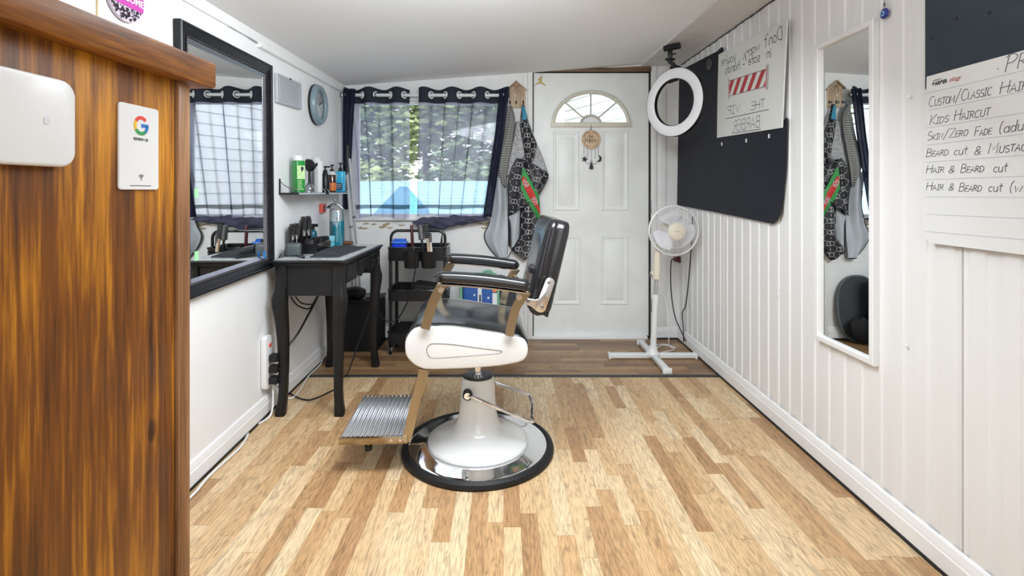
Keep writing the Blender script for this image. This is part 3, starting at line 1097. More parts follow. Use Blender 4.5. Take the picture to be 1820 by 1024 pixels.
for s in (-1, 1):
    bm = NB()
    prism(bm, scl(1.0), .022, FR, .007, 3, z0=(-.262 if s < 0 else .240))
    sp_ = mesh('side_panel', bm, M['white_gloss'], CH)
    GR = [(754, 621), (757, 613), (766, 609), (800, 611), (840, 617), (882, 623), (882.5, 627), (840, 630.5), (800, 633), (768, 634), (758, 631)]
    gp = smooth_path([(*cl(px, py, 1.958), 0) for px, py in GR], 5, True)
    bm = NB()
    yy_ = -.2628 if s < 0 else .2628
    tube(bm, [CR @ Vector((p.x, yy_, p.y)) for p in gp], .0011, 6, True)
    mesh('panel_groove', bm, M['gunmetal'], sp_)

# footrest
bm = NB()
def flat_bar(bm, path, wd, th, ax=(0, 1, 0), bev=.002):
    """flat bar: path of points in the x-z plane at given y, width in plane wd, thickness th along y"""
    pts = smooth_path(path, 6)
    n = len(pts)
    rr = []
    for i in range(n):
        d = (pts[min(i + 1, n - 1)] - pts[max(i - 1, 0)]).normalized()
        q = Vector((-d.z, 0, d.x)) * wd / 2
        y_ = Vector((0, th / 2, 0))
        rr.append([bm.verts.new(CR @ (pts[i] + a * q + b * y_)) for a, b in ((1, -1), (1, 1), (-1, 1), (-1, -1))])
    for i in range(n - 1):
        for k in range(4):
            bm.faces.new((rr[i][k], rr[i][(k + 1) % 4], rr[i + 1][(k + 1) % 4], rr[i + 1][k]))
    bm.faces.new(rr[0][::-1]); bm.faces.new(rr[-1])
FRM = M['floor_tinted']
for y_ in (-.195, .195):
    bm = NB()
    d = 2.215 + y_
    pth = [(*cl(px, py, 2.02), y_) for px, py in ((750, 655), (742, 690), (732, 725), (726, 755), (719, 781))]
    flat_bar(bm, [Vector((p[0], p[2], p[1])) for p in pth], .036, .008)
    mesh('footrest_arm', bm, FRM, CH)
x_a, x_b = cl(605, 775, 2.02)[0], cl(716, 775, 2.02)[0]
zf_ = cl(700, 778, 2.02)[1]
foot = None
bm = NB()
NRIB = 13
def fsurf(u, v):
    x = x_a + (x_b - x_a) * u
    ph = (u * NRIB) % 1.0
    rib = .0065 * (math.sin(math.pi * ph)) ** .6 if 0 < ph < 1 else 0
    y_ = -.20 + .40 * v
    z = zf_ + .012 + .030 * (1 - (2 * v - 1) ** 2) + rib
    return CR @ Vector((x + .012 * (1 - (2 * v - 1) ** 2), y_, z))
surf(bm, fsurf, NRIB * 8, 16)
foot = mesh('footplate', bm, M['ribbed'], CH)
for y_ in (-.203, .203):
    bm = NB()
    box(bm, CR @ Vector(((x_a + x_b) / 2 + .004, y_, zf_ + .002)), (x_b - x_a + .02, .006, .030), CR, .002)
    mesh('footplate_flange', bm, FRM, foot)
bm = NB(); box(bm, CR @ Vector(((x_a + x_b) / 2, 0, zf_ - .0)), (x_b - x_a, .40, .008), CR)
mesh('footplate_tray', bm, M['gunmetal'], foot)
for px in (691, 707):
    bm = NB()
    q = CR @ Vector((cl(px, 779, 2.0)[0], -.2065, zf_ + .002))
    lathe(bm, [(.0, .004), (.0065, .003), (.008, 0)], frame(q, (1, 0, 0), (0, 0, 1), (0, -1, 0)), 14)
    mesh('bolt', bm, M['chrome'], foot)
bm = NB()
q = CR @ Vector((cl(648, 790, 2.0)[0], -.17, 0))
tube(bm, [(q.x, q.y, zf_ - .005), (q.x, q.y, zf_ - .035)], .006, 10)
mesh('foot_stem', bm, M['gold'], foot)
bm = NB(); lathe(bm, [(0, -.018), (.014, -.017), (.016, -.008), (.014, 0), (0, .001)], T(q.x, q.y, zf_ - .035), 20)
mesh('foot_bumper', bm, M['black'], foot)

# arms: struts, hinges, pads
def armset(s):
    yo = .281 * s
    A = [(750.5, 583), (757, 560), (766, 533), (775, 515), (783, 503)]
    bm = NB()
    flat_bar(bm, [Vector((cl(px, py, 1.94)[0], yo, cl(px, py, 1.94)[1])) for px, py in A], .036, .007)
    mesh('front_strut', bm, FRM, CH)
    B = [(899, 597), (905, 570), (911, 548), (922, 530), (932, 517)]
    bm = NB()
    flat_bar(bm, [Vector((cl(px, py, 1.94)[0], yo, cl(px, py, 1.94)[1])) for px, py in B], .034, .007)
    mesh('rear_strut', bm, FRM, CH)
    for (px, py) in ((778.5, 513.5), (917, 528)):
        bm = NB()
        x, z = cl(px, py, 1.94)
        lathe(bm, [(0, .008), (.005, .008), (.006, .004), (.011, .004), (.012, 0), (.012, -.01)], frame(CR @ Vector((x, yo + .004 * s, z)), CR.to_3x3() @ Vector((1, 0, 0)), (0, 0, 1), CR.to_3x3() @ Vector((0, s, 0))), 18)
        mesh('strut_bolt', bm, M['chrome'], CH)
    # pad: a padded bar with round front
    x0, x1 = cl(766, 0, 1.94)[0], cl(937, 0, 1.94)[0]
    z0, z1 = cl(0, 491, 1.94)[1], cl(0, 509, 1.94)[1]
    bm = NB()
    def f(u, v):
        t = v
        x = x0 + (x1 - x0) * t
        e = min(1.0, (math.sqrt(max(0, 1 - (1 - min(t / .10, 1)) ** 2)))) * min(1.0, math.sqrt(max(0, 1 - (1 - min((1 - t) / .06, 1)) ** 2)) * .75 + .25)
        e = max(e, .02)
        a = 2 * math.pi * u
        c_, s_ = math.cos(a), math.sin(a)
        k = .72
        wy = .031 * math.copysign(abs(c_) ** k, c_) * e
        hz = .0215 * math.copysign(abs(s_) ** k, s_) * e * (1.0 + .1 * math.sin(math.pi * t))
        z = z0 + (z1 - z0) * t + .006 * math.sin(math.pi * t)
        return CR @ Vector((x, yo + wy, z + hz))
    surf(bm, f, 28, 40, 0, True)
    arm = mesh('arm_pad', bm, M['leather'], CH)
    bm = NB()
    pth = []
    for i in range(15):
        t = .04 + .94 * i / 14
        pth.append(Vector((x0 + (x1 - x0) * t, yo, z0 + (z1 - z0) * t + .006 * math.sin(math.pi * t) - .0225)))
    r4 = []
    for p in pth:
        r4.append([bm.verts.new(CR @ (p + Vector((0, a, b)))) for a, b in ((-.029, 0), (.029, 0), (.029, -.005), (-.029, -.005))])
    for i in range(14):
        for k in range(4):
            bm.faces.new((r4[i][k], r4[i][(k + 1) % 4], r4[i + 1][(k + 1) % 4], r4[i + 1][k]))
    bm.faces.new(r4[0][::-1]); bm.faces.new(r4[-1])
    mesh('arm_rail', bm, M['chrome'], arm)
    # back bracket
    bm = NB()
    yb = .232 * s
    q0, q1 = cl(973, 503, 1.98), cl(957, 547, 1.98)
    dv = Vector((q1[0] - q0[0], q1[1] - q0[1]))
    L_ = dv.length
    ang = math.atan2(dv.y, dv.x)
    bar = [(a * math.cos(ang) - b * math.sin(ang) + q0[0], a * math.sin(ang) + b * math.cos(ang) + q0[1]) for a, b in ell(0, 0, .019, .019, 10, math.pi / 2, 3 * math.pi / 2) + ell(L_, 0, .022, .022, 10, -math.pi / 2, math.pi / 2)]
    prism(bm, bar, .010, FR, .002, 2, z0=yb - .005)
    tri = [cl(px, py, 1.98) for px, py in ((968, 528), (948, 534), (929, 531), (927, 541), (939, 546), (950, 555), (960, 552))]
    prism(bm, tri, .009, FR, .001, 1, z0=yb - .0045)
    x_, z_ = cl(930, 536, 1.96)
    tube(bm, [CR @ Vector((x_, yb, z_)), CR @ Vector((x_ - .01, yo, z_ + .004))], .010, 10)
    br = mesh('back_bracket', bm, M['chrome'], CH)
    for (px, py) in ((971.5, 503), (959.5, 546), (935, 536)):
        bm = NB()
        x_, z_ = cl(px, py, 1.98)
        lathe(bm, [(0, .004), (.004, .004), (.0065, 0), (.0065, -.003)], frame(CR @ Vector((x_, yb + .006 * s, z_)), CR.to_3x3() @ Vector((1, 0, 0)), (0, 0, 1), CR.to_3x3() @ Vector((0, s, 0))), 12)
        mesh('bracket_screw', bm, M['gunmetal'], br)
armset(-1); armset(1)

# backrest: tilted padded slab with rounded upper corners
tf, tb = Vector(cl(975.5, 385.5, 1.99)), Vector(cl(1013.5, 397, 1.99))
bf, bb = Vector(cl(937, 531, 1.99)), Vector(cl(973, 568, 1.99))
axis = ((tb - bb)).normalized()             # up along the rear face
nrm2 = Vector((-axis.y, axis.x))            # towards the front (-x)
H_ = (tb - bb).length
T_ = .076
Wd = .222
bm = NB()
Q = CR @ frame((bb.x, 0, bb.y), (0, -1, 0), (axis.x, 0, axis.y), (nrm2.x, 0, nrm2.y))
def bk(u, v, side):
    """outline point"""
    return None
ol = rrect(-Wd, 0, Wd, H_, .045, 8)
# layers from rear to front with shrinking inset so the edges read as upholstery
lay = [(.0, .012), (.006, .003), (.014, .0), (T_ - .028, .0), (T_ - .022, .004), (T_ - .016, .0), (T_ + .0, .004), (T_ + .012, .022), (T_ + .019, .07)]
rings = []
for (n_, ins) in lay:
    ring = []
    for (x, y_) in ol:
        cx_, cy_ = 0, H_ / 2
        kx = (Wd - ins) / Wd; ky = (H_ / 2 - ins) / (H_ / 2)
        ring.append(bm.verts.new(Q @ Vector((x * kx, cy_ + (y_ - cy_) * ky, n_))))
    rings.append(ring)
m_ = len(ol)
for i in range(len(rings) - 1):
    for k in range(m_):
        bm.faces.new((rings[i][k], rings[i][(k + 1) % m_], rings[i + 1][(k + 1) % m_], rings[i + 1][k]))
bm.faces.new(rings[0][::-1]); bm.faces.new(rings[-1])
bmesh.ops.recalc_face_normals(bm, faces=bm.faces)
mesh('backrest', bm, M['leather'], CH, sharp=60)
# curved lip under the backrest
bm = NB()
lip = [cl(px, py, 1.99) for px, py in ((973, 560), (970.5, 568), (962, 563), (950, 564), (940, 558), (933.5, 547), (940, 549), (955, 552))]
prism(bm, lip, .43, FR, .004, 2, z0=-.215)
mesh('backrest_lip', bm, M['leather'], CH)
bm = NB()    # steel frame under the seat
box(bm, CR @ Vector((.0, 0, .445)), (.20, .30, .02), CR, .004); box(bm, CR @ Vector((-.16, 0, .43)), (.03, .40, .02), CR, .004)
mesh('seat_frame', bm, M['gunmetal'], CH)
# ================================================================== LEFT SIDE
# ---- tall pine counter in the foreground
CD = .05                                     # its side is turned slightly
def cabp(px, py, off=0.0):
    r = (px - PX) / F
    y = .5928 / (CD - r)
    return Vector((-.5928 + CD * y, y, zz(py, y))) + Vector((1, -CD, 0)).normalized() * off
cu = Vector((CD, 1, 0)).normalized()        # along the side, away from the camera
cn = Vector((1, -CD, 0)).normalized()       # out of the side
cab = thing('wooden_counter', 'tall orange-brown stained pine counter at left edge, its side facing the room', 'counter', (-.85, .3, 0))
e0 = cabp(313, 400); e0.z = 0                # far end of the panel
e1 = cabp(330, 400, .0); e1.z = 0
def cabbox(a0, a1, n0, n1, z0, z1, m, name, bev=.003):
    """box along the side: a measured back from the far end, n outwards"""
    bm = NB()
    cen = e0 + cu * ((a0 + a1) / 2) + cn * ((n0 + n1) / 2)
    box(bm, (cen.x, cen.y, (z0 + z1) / 2), (abs(n1 - n0), abs(a1 - a0), z1 - z0), Matrix.Rotation(-math.atan(CD), 4, 'Z'), bev)
    return mesh(name, bm, m, cab, True)
cabbox(-1.25, -.004, -.022, 0, .0, 1.307, M['pine_v'], 'side_panel', .001)
cabbox(.0, .030, -.03, .004, .0, 1.306, M['pine_post'], 'corner_post', .002)
cabbox(-.004, .0, -.022, -.006, 0, 1.306, M['black_matt'], 'panel_gap', 0)
cabbox(-1.25, .024, -.50, -.024, .08, 1.305, M['pine_v'], 'body', .002)
bm = NB()
cen = e0 + cu * (-.592) + cn * (-.285)
cen = e0 + cu * (-.592) + cn * (-.24)
box(bm, (cen.x, cen.y, 1.3305), (.53, 1.33, .047), Matrix.Rotation(-math.atan(CD), 4, 'Z'), .006, 2)
mesh('top_slab', bm, M['pine_h'], cab, True)

# ---- white square device and the review card on its side
c0 = cabp(133, 224); dev = .109
bm = NB()
Mx = frame(cabp(133, 225) - cu * (dev + .010) + Vector((0, 0, -dev / 2)), cu, (0, 0, 1), cn)
prism(bm, rrect(0, 0, dev, dev, .02, 7), .012, Mx, .004, 3)
t_ = thing('wall_device', 'flat white square device with rounded corners on the side of the pine counter', 'device', cabp(100, 225))
mesh('shell', bm, M['white_plastic'], t_, True)
bm = NB()
q = cabp(66, 214, .0123)
fq = frame(q, cu, (0, 0, 1), cn)
prism(bm, rrect(-.0035, -.0045, .0035, .0045, .002, 4), .0003, fq)
mesh('mark', bm, mat('pale_grey_mark', (.68, .71, .76), .4), t_, True)

pc = thing('review_card', 'white upright card with a multicoloured letter on the pine counter side', 'card', cabp(243, 258))
a = cabp(208, 337); b = cabp(279, 337)
wc = (b - a).length; hc = zz(180, a.y) - zz(337, a.y)
Mc = frame(a, cu, (0, 0, 1), cn)
bm = NB(); prism(bm, rrect(0, 0, wc, hc, .005, 4), .003, Mc, .0006, 1)
mesh('card', bm, M['white_plastic'], pc, True)
Mt = Mc @ T(0, 0, .0033)
gx, gz, gr = wc * .53, hc * .765, .0148
mpx = mpf(Mt @ T(gx, gz, 0))
def gseg(a0, a1, m, nm):
    bm = NB()
    t = NB()
    n = 14
    o = [t.verts.new(mpx(gr * math.cos(R(a0 + (a1 - a0) * k / n)), gr * math.sin(R(a0 + (a1 - a0) * k / n)))) for k in range(n + 1)]
    i = [t.verts.new(mpx(gr * .62 * math.cos(R(a0 + (a1 - a0) * k / n)), gr * .62 * math.sin(R(a0 + (a1 - a0) * k / n)))) for k in range(n + 1)]
    for k in range(n): t.faces.new((o[k], o[k + 1], i[k + 1], i[k]))
    merge(bm, t)
    return bm
mesh('letter_red', gseg(42, 150, 0, ''), M['g_red'], pc, True)
mesh('letter_yellow', gseg(150, 212, 0, ''), M['g_yellow'], pc, True)
mesh('letter_green', gseg(212, 312, 0, ''), M['g_green'], pc, True)
bm = gseg(312, 360, 0, '')
t = NB()
t.faces.new([t.verts.new(mpx(x, y)) for x, y in ((0, -.0027), (gr, -.0027), (gr, .0031), (0, .0031))])
merge(bm, t)
mesh('letter_blue', bm, M['g_blue'], pc, True)
bm = NB(); font_bm(bm, 'REVIEW US', .0058, Mt @ T(wc * .52, hc * .585, 0), bold=.0002, align='CENTER')
mesh('caption', bm, M['ink'], pc, True)
bm = NB()
for r_ in (.0022, .0044, .0066):
    ribbon(bm, arc(wc * .53, hc * .125, r_, r_, 48, 132, 10), .0012, mpf(Mt))
prism(bm, ell(wc * .53, hc * .118, .001, .001, 10), .0001, Mt)
mesh('wireless_symbol', bm, M['ink'], pc, True)
bm = NB(); ribbon(bm, [(wc * .26, hc * .047), (wc * .78, hc * .047)], .0012, mpf(Mt))
mesh('fine_print', bm, M['ink_soft'], pc, True)

# ---- round welcome sign, white picture on the wall
ct = LW(217, -5)
sg = thing('welcome_sign', 'round floral hanging sign with magenta band above the pine counter', 'sign', ct)
Ms = frame(ct + NL * .004, Vector((-.0159, 1, 0)), (0, 0, 1), NL)
bm = NB(); prism(bm, ell(0, 0, .0755, .0755, 48), .010, Ms, .002, 2)
mesh('disc', bm, M['lilac'], sg, True)
bm = NB()
rg = random.Random(5)
for k in range(420):
    aa, rr_ = rg.uniform(0, 6.28), .071 * math.sqrt(rg.random())
    cx, cy = rr_ * math.cos(aa), rr_ * math.sin(aa)
    if abs(cy) < .031: continue
    s_ = rg.uniform(.003, .0065)
    prism(bm, [(cx + s_ * rg.uniform(.5, 1.1) * math.cos(i * 1.047), cy + s_ * rg.uniform(.5, 1.1) * math.sin(i * 1.047)) for i in range(6)], .0004, Ms @ T(0, 0, .0101))
mesh('flower_print', bm, M['flower'], sg, True, flat=True)
bm = NB()
hb = .029
pl = [(.0755 * math.cos(R(a)), .0755 * math.sin(R(a))) for a in range(-22, 23, 4)]
pl = pl + [(-x, y) for x, y in pl[::-1]]
prism(bm, pl, .0012, Ms @ T(0, 0, .0102))
mesh('band', bm, M['magenta'], sg, True)
bm = NB(); font_bm(bm, 'WELCOME', .0305, Ms @ T(0, -.0105, .0118), bold=.0006, align='CENTER')
mesh('lettering', bm, M['paper'], sg, True)

bm = NB()
d0, d1 = 1.12, dl(160)
Mp = frame(Vector((XL(d0), d0, 1.52)) + NL * .002, Vector((-.0159, 1, 0)), (0, 0, 1), NL)
wp = d1 - d0
pf = thing('picture', 'large plain white wall picture behind the pine counter', 'picture', Mp @ Vector((wp / 2, 0, 0)))
box(bm, (wp / 2, .19, .009), (wp - .004, .376, .016)); bmesh.ops.transform(bm, matrix=Mp, verts=bm.verts)
mesh('canvas', bm, M['paper'], pf, True)
bm = NB(); frame_rect(bm, wp, .38, [(0, 0), (0, .022), (.004, .022), (.004, 0)], Mp)
mesh('frame', bm, M['disc_wood'], pf, True)

# ---- big wall mirror with beaded black frame
d0, d1 = dl(313), dl(477)
zb, zt = .720, 1.745
mo = Vector((XL(d0), d0, zb))
u_ = Vector((-.0159, 1, .0215)).normalized()
Mm = frame(mo + NL * .004, u_, (0, -.02, 1), NL)
wm = (d1 - d0) * 1.0002; hm = zt - zb - .004
mr = thing('wall_mirror', 'large mirror in a beaded black frame on the left wall above the table', 'mirror', mo)
bm = NB()
frame_rect(bm, wm, hm, [(0, 0), (0, .026), (.004, .030), (.010, .030), (.014, .026), (.044, .016), (.050, .012), (.050, 0)], Mm)
mesh('frame', bm, M['black_frame'], mr, True, sharp=20)
bm = NB()
for (x0, y0, x1, y1) in ((.048, .048, wm - .048, .048), (wm - .048, .048, wm - .048, hm - .048), (wm - .048, hm - .048, .048, hm - .048), (.048, hm - .048, .048, .048)):
    ln = math.hypot(x1 - x0, y1 - y0)
    n = int(ln / .0105)
    for k in range(n):
        t = (k + .5) / n
        p = Mm @ Vector((x0 + (x1 - x0) * t, y0 + (y1 - y0) * t, .017))
        b_ = NB(); bmesh.ops.create_icosphere(b_, subdivisions=1, radius=.0049); merge(bm, b_, Matrix.Translation(p))
beads = mesh('beading', bm, M['black_gloss'], mr, True, sharp=60)
bm = NB()
frame_rect(bm, wm - .104, hm - .104, [(0, .005), (0, .015), (.004, .016), (.018, .008), (.018, .005)], Mm @ T(.052, .052, 0))
mesh('silver_slip', bm, mat('dark_silver_slip', (.34, .34, .38), .25, .9), mr, True, sharp=20)
bm = NB(); box2(bm, (.05, .05, .003), (wm - .05, hm - .05, .007)); bmesh.ops.transform(bm, matrix=Mm, verts=bm.verts)
mesh('glass', bm, M['mirror'], mr, True)
for px, py, m_, lb, nm in ((334, 344, 'green_tape', 'pale green tape on the left stile of the beaded mirror, upper piece', 'tape_piece'), (334, 455, 'green_tape', 'pale green tape low on the left stile of the beaded mirror', 'tape_piece'), (461, 453, 'blue_tape', 'small blue sticker at the lower right of the beaded mirror', 'sticker')):
    q = LW(px, py, .031 if m_ == 'green_tape' else .024)
    bm = NB(); prism(bm, rrect(-.012, -.018, .012, .018, .003, 3), .0012, frame(q, Vector((-.0159, 1, 0)), (0, 0, 1), NL))
    solo(nm, lb, 'tape' if m_ == 'green_tape' else 'sticker', bm, M[m_], q)

# ---- engraved plaque
o_ = LW(488, 182); o2 = LW(530, 195)
Mq = frame(Vector((XL(2.646), 2.646, 1.588)) + NL * .003, Vector((-.0159, 1, .045)), (0, 0, 1), NL)
pq = thing('wall_plaque', 'silver-grey engraved plaque beside the beaded mirror', 'plaque', (XL(2.81), 2.81, 1.588))
wq, hq = .33, .153
bm = NB(); prism(bm, rrect(0, 0, wq, hq, .002, 2), .016, Mq, .003, 1)
mesh('board', bm, M['plaque'], pq, True)
bm = NB(); frame_rect(bm, wq - .05, hq - .034, [(0, .0), (0, .0025), (.003, .0025), (.003, 0)], Mq @ T(.025, .017, .0155))
mesh('inner_border', bm, M['grey_plastic'], pq, True)
bm = NB()
rg = random.Random(2)
for k in range(6):
    y_ = .034 + k * .0155
    x_ = .05 + rg.uniform(0, .02)
    while x_ < wq - .07:
        w2 = rg.uniform(.008, .03)
        ribbon(bm, [(x_, y_), (x_ + w2, y_)], .0042, mpf(Mq @ T(0, 0, .0165)))
        x_ += w2 + .006
mesh('engraving', bm, M['grey_plastic'], pq, True)
bm = NB(); lathe(bm, [(0, .006), (.004, .005), (.006, 0)], Mq @ T(wq / 2, hq - .004, .017), 10)
mesh('pin', bm, M['black'], pq, True)

# ---- clock
dC = 3.245
cc = Vector((XL(dC), dC, 1.677)) + NL * .002
Mk = frame(cc, Vector((-.0159, 1, 0)), (0, 0, 1), NL)
ck = thing('wall_clock', 'round wall clock with blue-grey rim between plaque and window', 'clock', cc)
bm = NB(); lathe(bm, [(.118, 0), (.127, .006), (.128, .022), (.121, .040), (.108, .047), (.094, .043), (.088, .034), (.086, .026)], Mk, 56)
mesh('rim', bm, M['clock_rim'], ck, True, sharp=60)
bm = NB(); lathe(bm, [(.13, .0), (.1295, .012), (.118, .013)], Mk, 56)
mesh('back_shell', bm, M['black'], ck, True)
bm = NB(); lathe(bm, [(0, .024), (.0885, .024)], Mk, 48)
mesh('dial', bm, mat('clock_face', (.78, .78, .79), .4), ck, True)
bm = NB()
for k in range(60):
    a_ = 2 * math.pi * k / 60
    l0 = .070 if k % 5 == 0 else .078
    ribbon(bm, [(l0 * math.sin(a_), l0 * math.cos(a_)), (.083 * math.sin(a_), .083 * math.cos(a_))], .003 if k % 5 == 0 else .0012, mpf(Mk @ T(0, 0, .0245)))
mesh('tick_marks', bm, M['ink'], ck, True)
for nm, an, l_, w_ in (('hour_hand', 62, .045, .006), ('minute_hand', 140, .068, .004)):
    bm = NB(); a_ = R(an)
    ribbon(bm, [(-.012 * math.sin(a_), -.012 * math.cos(a_)), (l_ * math.sin(a_), l_ * math.cos(a_))], w_, mpf(Mk @ T(0, 0, .0265)))
    mesh(nm, bm, M['ink'], ck, True)
bm = NB(); lathe(bm, [(0, .04), (.05, .038), (.087, .030)], Mk, 40)
mesh('crystal', bm, M['jar_glass'], ck, True)

# ---- two little black wall shelves with wire rails
def shelf(name, y0, y1, label, bracket):
    s = thing(name, label, 'shelf', (XL((y0 + y1) / 2), (y0 + y1) / 2, 1.105), 0, 'black wire-railed shelves on the left wall')
    dp = .105
    bm = NB()
    Mx = frame(Vector((XL(y0), y0, 1.105)) + NL * .001, Vector((-.0159, 1, 0)), (0, 0, 1), NL)
    box2(bm, (0, 0, 0), (y1 - y0, .010, dp), .0015); bmesh.ops.transform(bm, matrix=Mx, verts=bm.verts)
    mesh('board', bm, M['black'], s, True)
    bm = NB(); box2(bm, (.006, .0005, dp - .001), (y1 - y0 - .006, .0095, dp + .0015), .0005); bmesh.ops.transform(bm, matrix=Mx, verts=bm.verts)
    mesh('front_edge', bm, M['plaque'], s, True)
    for x in (.006, y1 - y0 - .006):
        bm = NB()
        tube(bm, [Mx @ Vector(p) for p in smooth_path([(x, .075, .004), (x, .055, .02), (x, .035, .055), (x, .032, .085), (x, .02, .102), (x, .006, .106)], 5)], .0026, 8)
        mesh('wire_rail', bm, M['gunmetal'], s, True)
    if bracket:
        bm = NB(); box2(bm, (0, .0, .0), (.010, .085, .006), .001); bmesh.ops.transform(bm, matrix=Mx, verts=bm.verts)
        mesh('bracket', bm, M['black'], s, True)
    return s
shelf('wall_shelf', 2.70, 3.13, 'black wall shelf holding the green packet and white box', True)
shelf('wall_shelf', 3.19, 3.585, 'black wall shelf holding the pump bottles next to the curtain', False)
SZ = 1.1155
def sp(px, off, d=None):
    """a place on the shelf at distance off from the wall, under picture column px"""
    r = (px - PX) / F
    y = (-1.1563 + off) / (r + .0159)
    return Vector((XL(y) + off, y, SZ))

# green packet
q = sp(530, .058); q.y += .0
g = thing('talc_packet', 'bright green carton with white cap on the wall shelf', 'carton', q)
Rz = Matrix.Rotation(R(-38), 4, 'Z')
bm = NB(); box(bm, q + Vector((0, 0, .089)), (.058, .05, .178), Rz, .004); mesh('carton', bm, M['green_pack'], g, True)
bm = NB(); lathe(bm, [(.024, .178), (.024, .204), (.021, .207), (0, .207)], Matrix.Translation(q), 24); mesh('cap', bm, M['white_plastic'], g, True)
Mf = Matrix.Translation(q) @ Rz @ frame((.0293, 0, 0), (0, 1, 0), (0, 0, 1), (1, 0, 0))
Mf2 = Matrix.Translation(q) @ Rz @ frame((0, -.0253, 0), (1, 0, 0), (0, 0, 1), (0, -1, 0))
bm = NB(); prism(bm, rrect(-.025, .075, .025, .150, .004, 3), .0004, Mf @ Matrix.Scale(.92, 4, (1, 0, 0))); mesh('label', bm, M['green_label'], g, True)
bm = NB()
prism(bm, [(-.002, .112), (.012, .132), (.010, .142), (-.004, .143), (-.006, .136)], .0003, Mf @ T(.004, 0, .0005))
mesh('emblem', bm, M['ink'], g, True)
bm = NB()
rg = random.Random(4)
for k in range(7):
    ribbon(bm, [(-.018, .066 - k * .008), (-.018 + rg.uniform(.02, .036), .066 - k * .008)], .003, mpf(Mf @ T(0, 0, .0004)))
mesh('small_print', bm, M['green_label'], g, True)

# black fan-shaped neck brush
q = sp(550, .055)
nb = thing('neck_brush', 'black fan-shaped neck brush standing on the shelf behind the green carton', 'brush', q)
Mn = frame(q, Vector((.75, -.65, 0)), (0, 0, 1))
bm = NB(); lathe(bm, [(0, 0), (.026, 0), (.028, .006), (.027, .03), (.018, .048), (.009, .058), (0, .06)], Matrix.Translation(q), 20); mesh('foot', bm, M['frosted'], nb, True)
bm = NB(); tube(bm, [q + Vector((0, 0, .05)), q + Vector((0, 0, .125))], [.008, .007], 12); mesh('handle', bm, M['black'], nb, True)
bm = NB(); prism(bm, [(p.x, p.y) for p in smooth_path([(-.035, .16, 0), (-.03, .195, 0), (0, .197, 0), (.03, .185, 0), (.062, .152, 0), (.03, .131, 0), (0, .125, 0), (-.025, .135, 0)], 5, True)], .022, Mn @ T(0, 0, -.011), .005, 2); mesh('bristles', bm, M['black_matt'], nb, True)

# frosted tall bottle
q = sp(557, .035); q.y += .06
fb = thing('spray_bottle', 'tall frosted clear bottle standing at the back of the shelf', 'bottle', q)
bm = NB(); lathe(bm, [(0, 0), (.026, 0), (.028, .004), (.028, .16), (.024, .17)], Matrix.Translation(q), 24); mesh('body', bm, M['frosted'], fb, True)
bm = NB(); lathe(bm, [(.027, .165), (.029, .17), (.029, .215), (.026, .218), (0, .218)], Matrix.Translation(q), 24); mesh('cap', bm, mat('pale_grey_cap', (.60, .62, .60), .5), fb, True)
bm = NB(); lathe(bm, [(0, .004), (.024, .004), (.024, .085), (0, .085)], Matrix.Translation(q), 20); mesh('liquid', bm, mat('grey_liquid', (.34, .42, .48), .2), fb, True)

# slim white box
q = sp(566, .065)
wb = thing('slim_box', 'slim white carton with a dark top mark in the middle of the shelf', 'carton', q)
bm = NB(); box(bm, q + Vector((0, 0, .098)), (.032, .034, .196), R(-25), .002); mesh('carton', bm, M['paper'], wb, True)
Mf = Matrix.Translation(q) @ Matrix.Rotation(R(-25), 4, 'Z') @ frame((0, -.0172, 0), (1, 0, 0), (0, 0, 1), (0, -1, 0))
bm = NB(); prism(bm, ell(.003, .172, .010, .012, 14), .0003, Mf); mesh('mark', bm, M['ink'], wb, True)
bm = NB()
for k in range(12):
    ribbon(bm, [(-.010, .145 - k * .011), (.010, .145 - k * .011)], .004, mpf(Mf @ T(0, 0, .0003)))
mesh('small_print', bm, M['plaque'], wb, True)

def pump(q, body_prof, bm_mat, name, label, spout, head_z, head_mat='black', liquid=None):
    t = thing(name, label, 'bottle', q)
    bm = NB(); lathe(bm, body_prof, Matrix.Translation(q), 28); mesh('body', bm, M[bm_mat], t, True)
    ztop = body_prof[-1][1]
    bm = NB()
    lathe(bm, [(.013, ztop - .006), (.014, ztop + .012), (.010, ztop + .016), (.005, ztop + .018), (.005, head_z), (0, head_z)], Matrix.Translation(q), 16)
    box(bm, q + Vector((spout * .45, -.004, head_z)), (abs(spout) + .018, .012, .010), R(-20), .003)
    mesh('pump_head', bm, M[head_mat], t, True)
    return t
q = sp(578, .06)
pump(q, [(0, 0), (.027, 0), (.029, .006), (.029, .05), (.026, .09), (.018, .118), (.013, .128)], 'black', 'pump_bottle', 'black tapered pump bottle at the near end of the second shelf', .03, .165)
q = sp(590, .06)
ab = pump(q, [(0, 0), (.025, 0), (.0265, .005), (.0265, .118), (.02, .132), (.012, .140)], 'amber', 'spray_bottle', 'dark amber spray bottle with orange label on the second shelf', .006, .182)
bm = NB(); lathe(bm, [(.0268, .012), (.0271, .014), (.0271, .062), (.0268, .064)], Matrix.Translation(q), 28); mesh('label', bm, M['orange'], ab, True)
bm = NB(); lathe(bm, [(.0268, .118), (.0271, .12), (.021, .134), (.013, .142)], Matrix.Translation(q), 28); mesh('shoulder', bm, M['plaque_in'], ab, True)
q = sp(605, .06)
bb_ = thing('pump_bottle', 'bright blue pump bottle on the second shelf closest to the curtain', 'bottle', q)
bm = NB(); box(bm, q + Vector((0, 0, .075)), (.062, .05, .150), R(-12), .010, 3); mesh('body', bm, M['blue_liq'], bb_, True)
bm = NB(); lathe(bm, [(.022, .148), (.012, .158), (.013, .172), (.005, .176), (.005, .205), (0, .205)], Matrix.Translation(q), 16); box(bm, q + Vector((.012, -.006, .205)), (.05, .012, .010), R(-20), .003); mesh('pump_head', bm, M['black'], bb_, True)
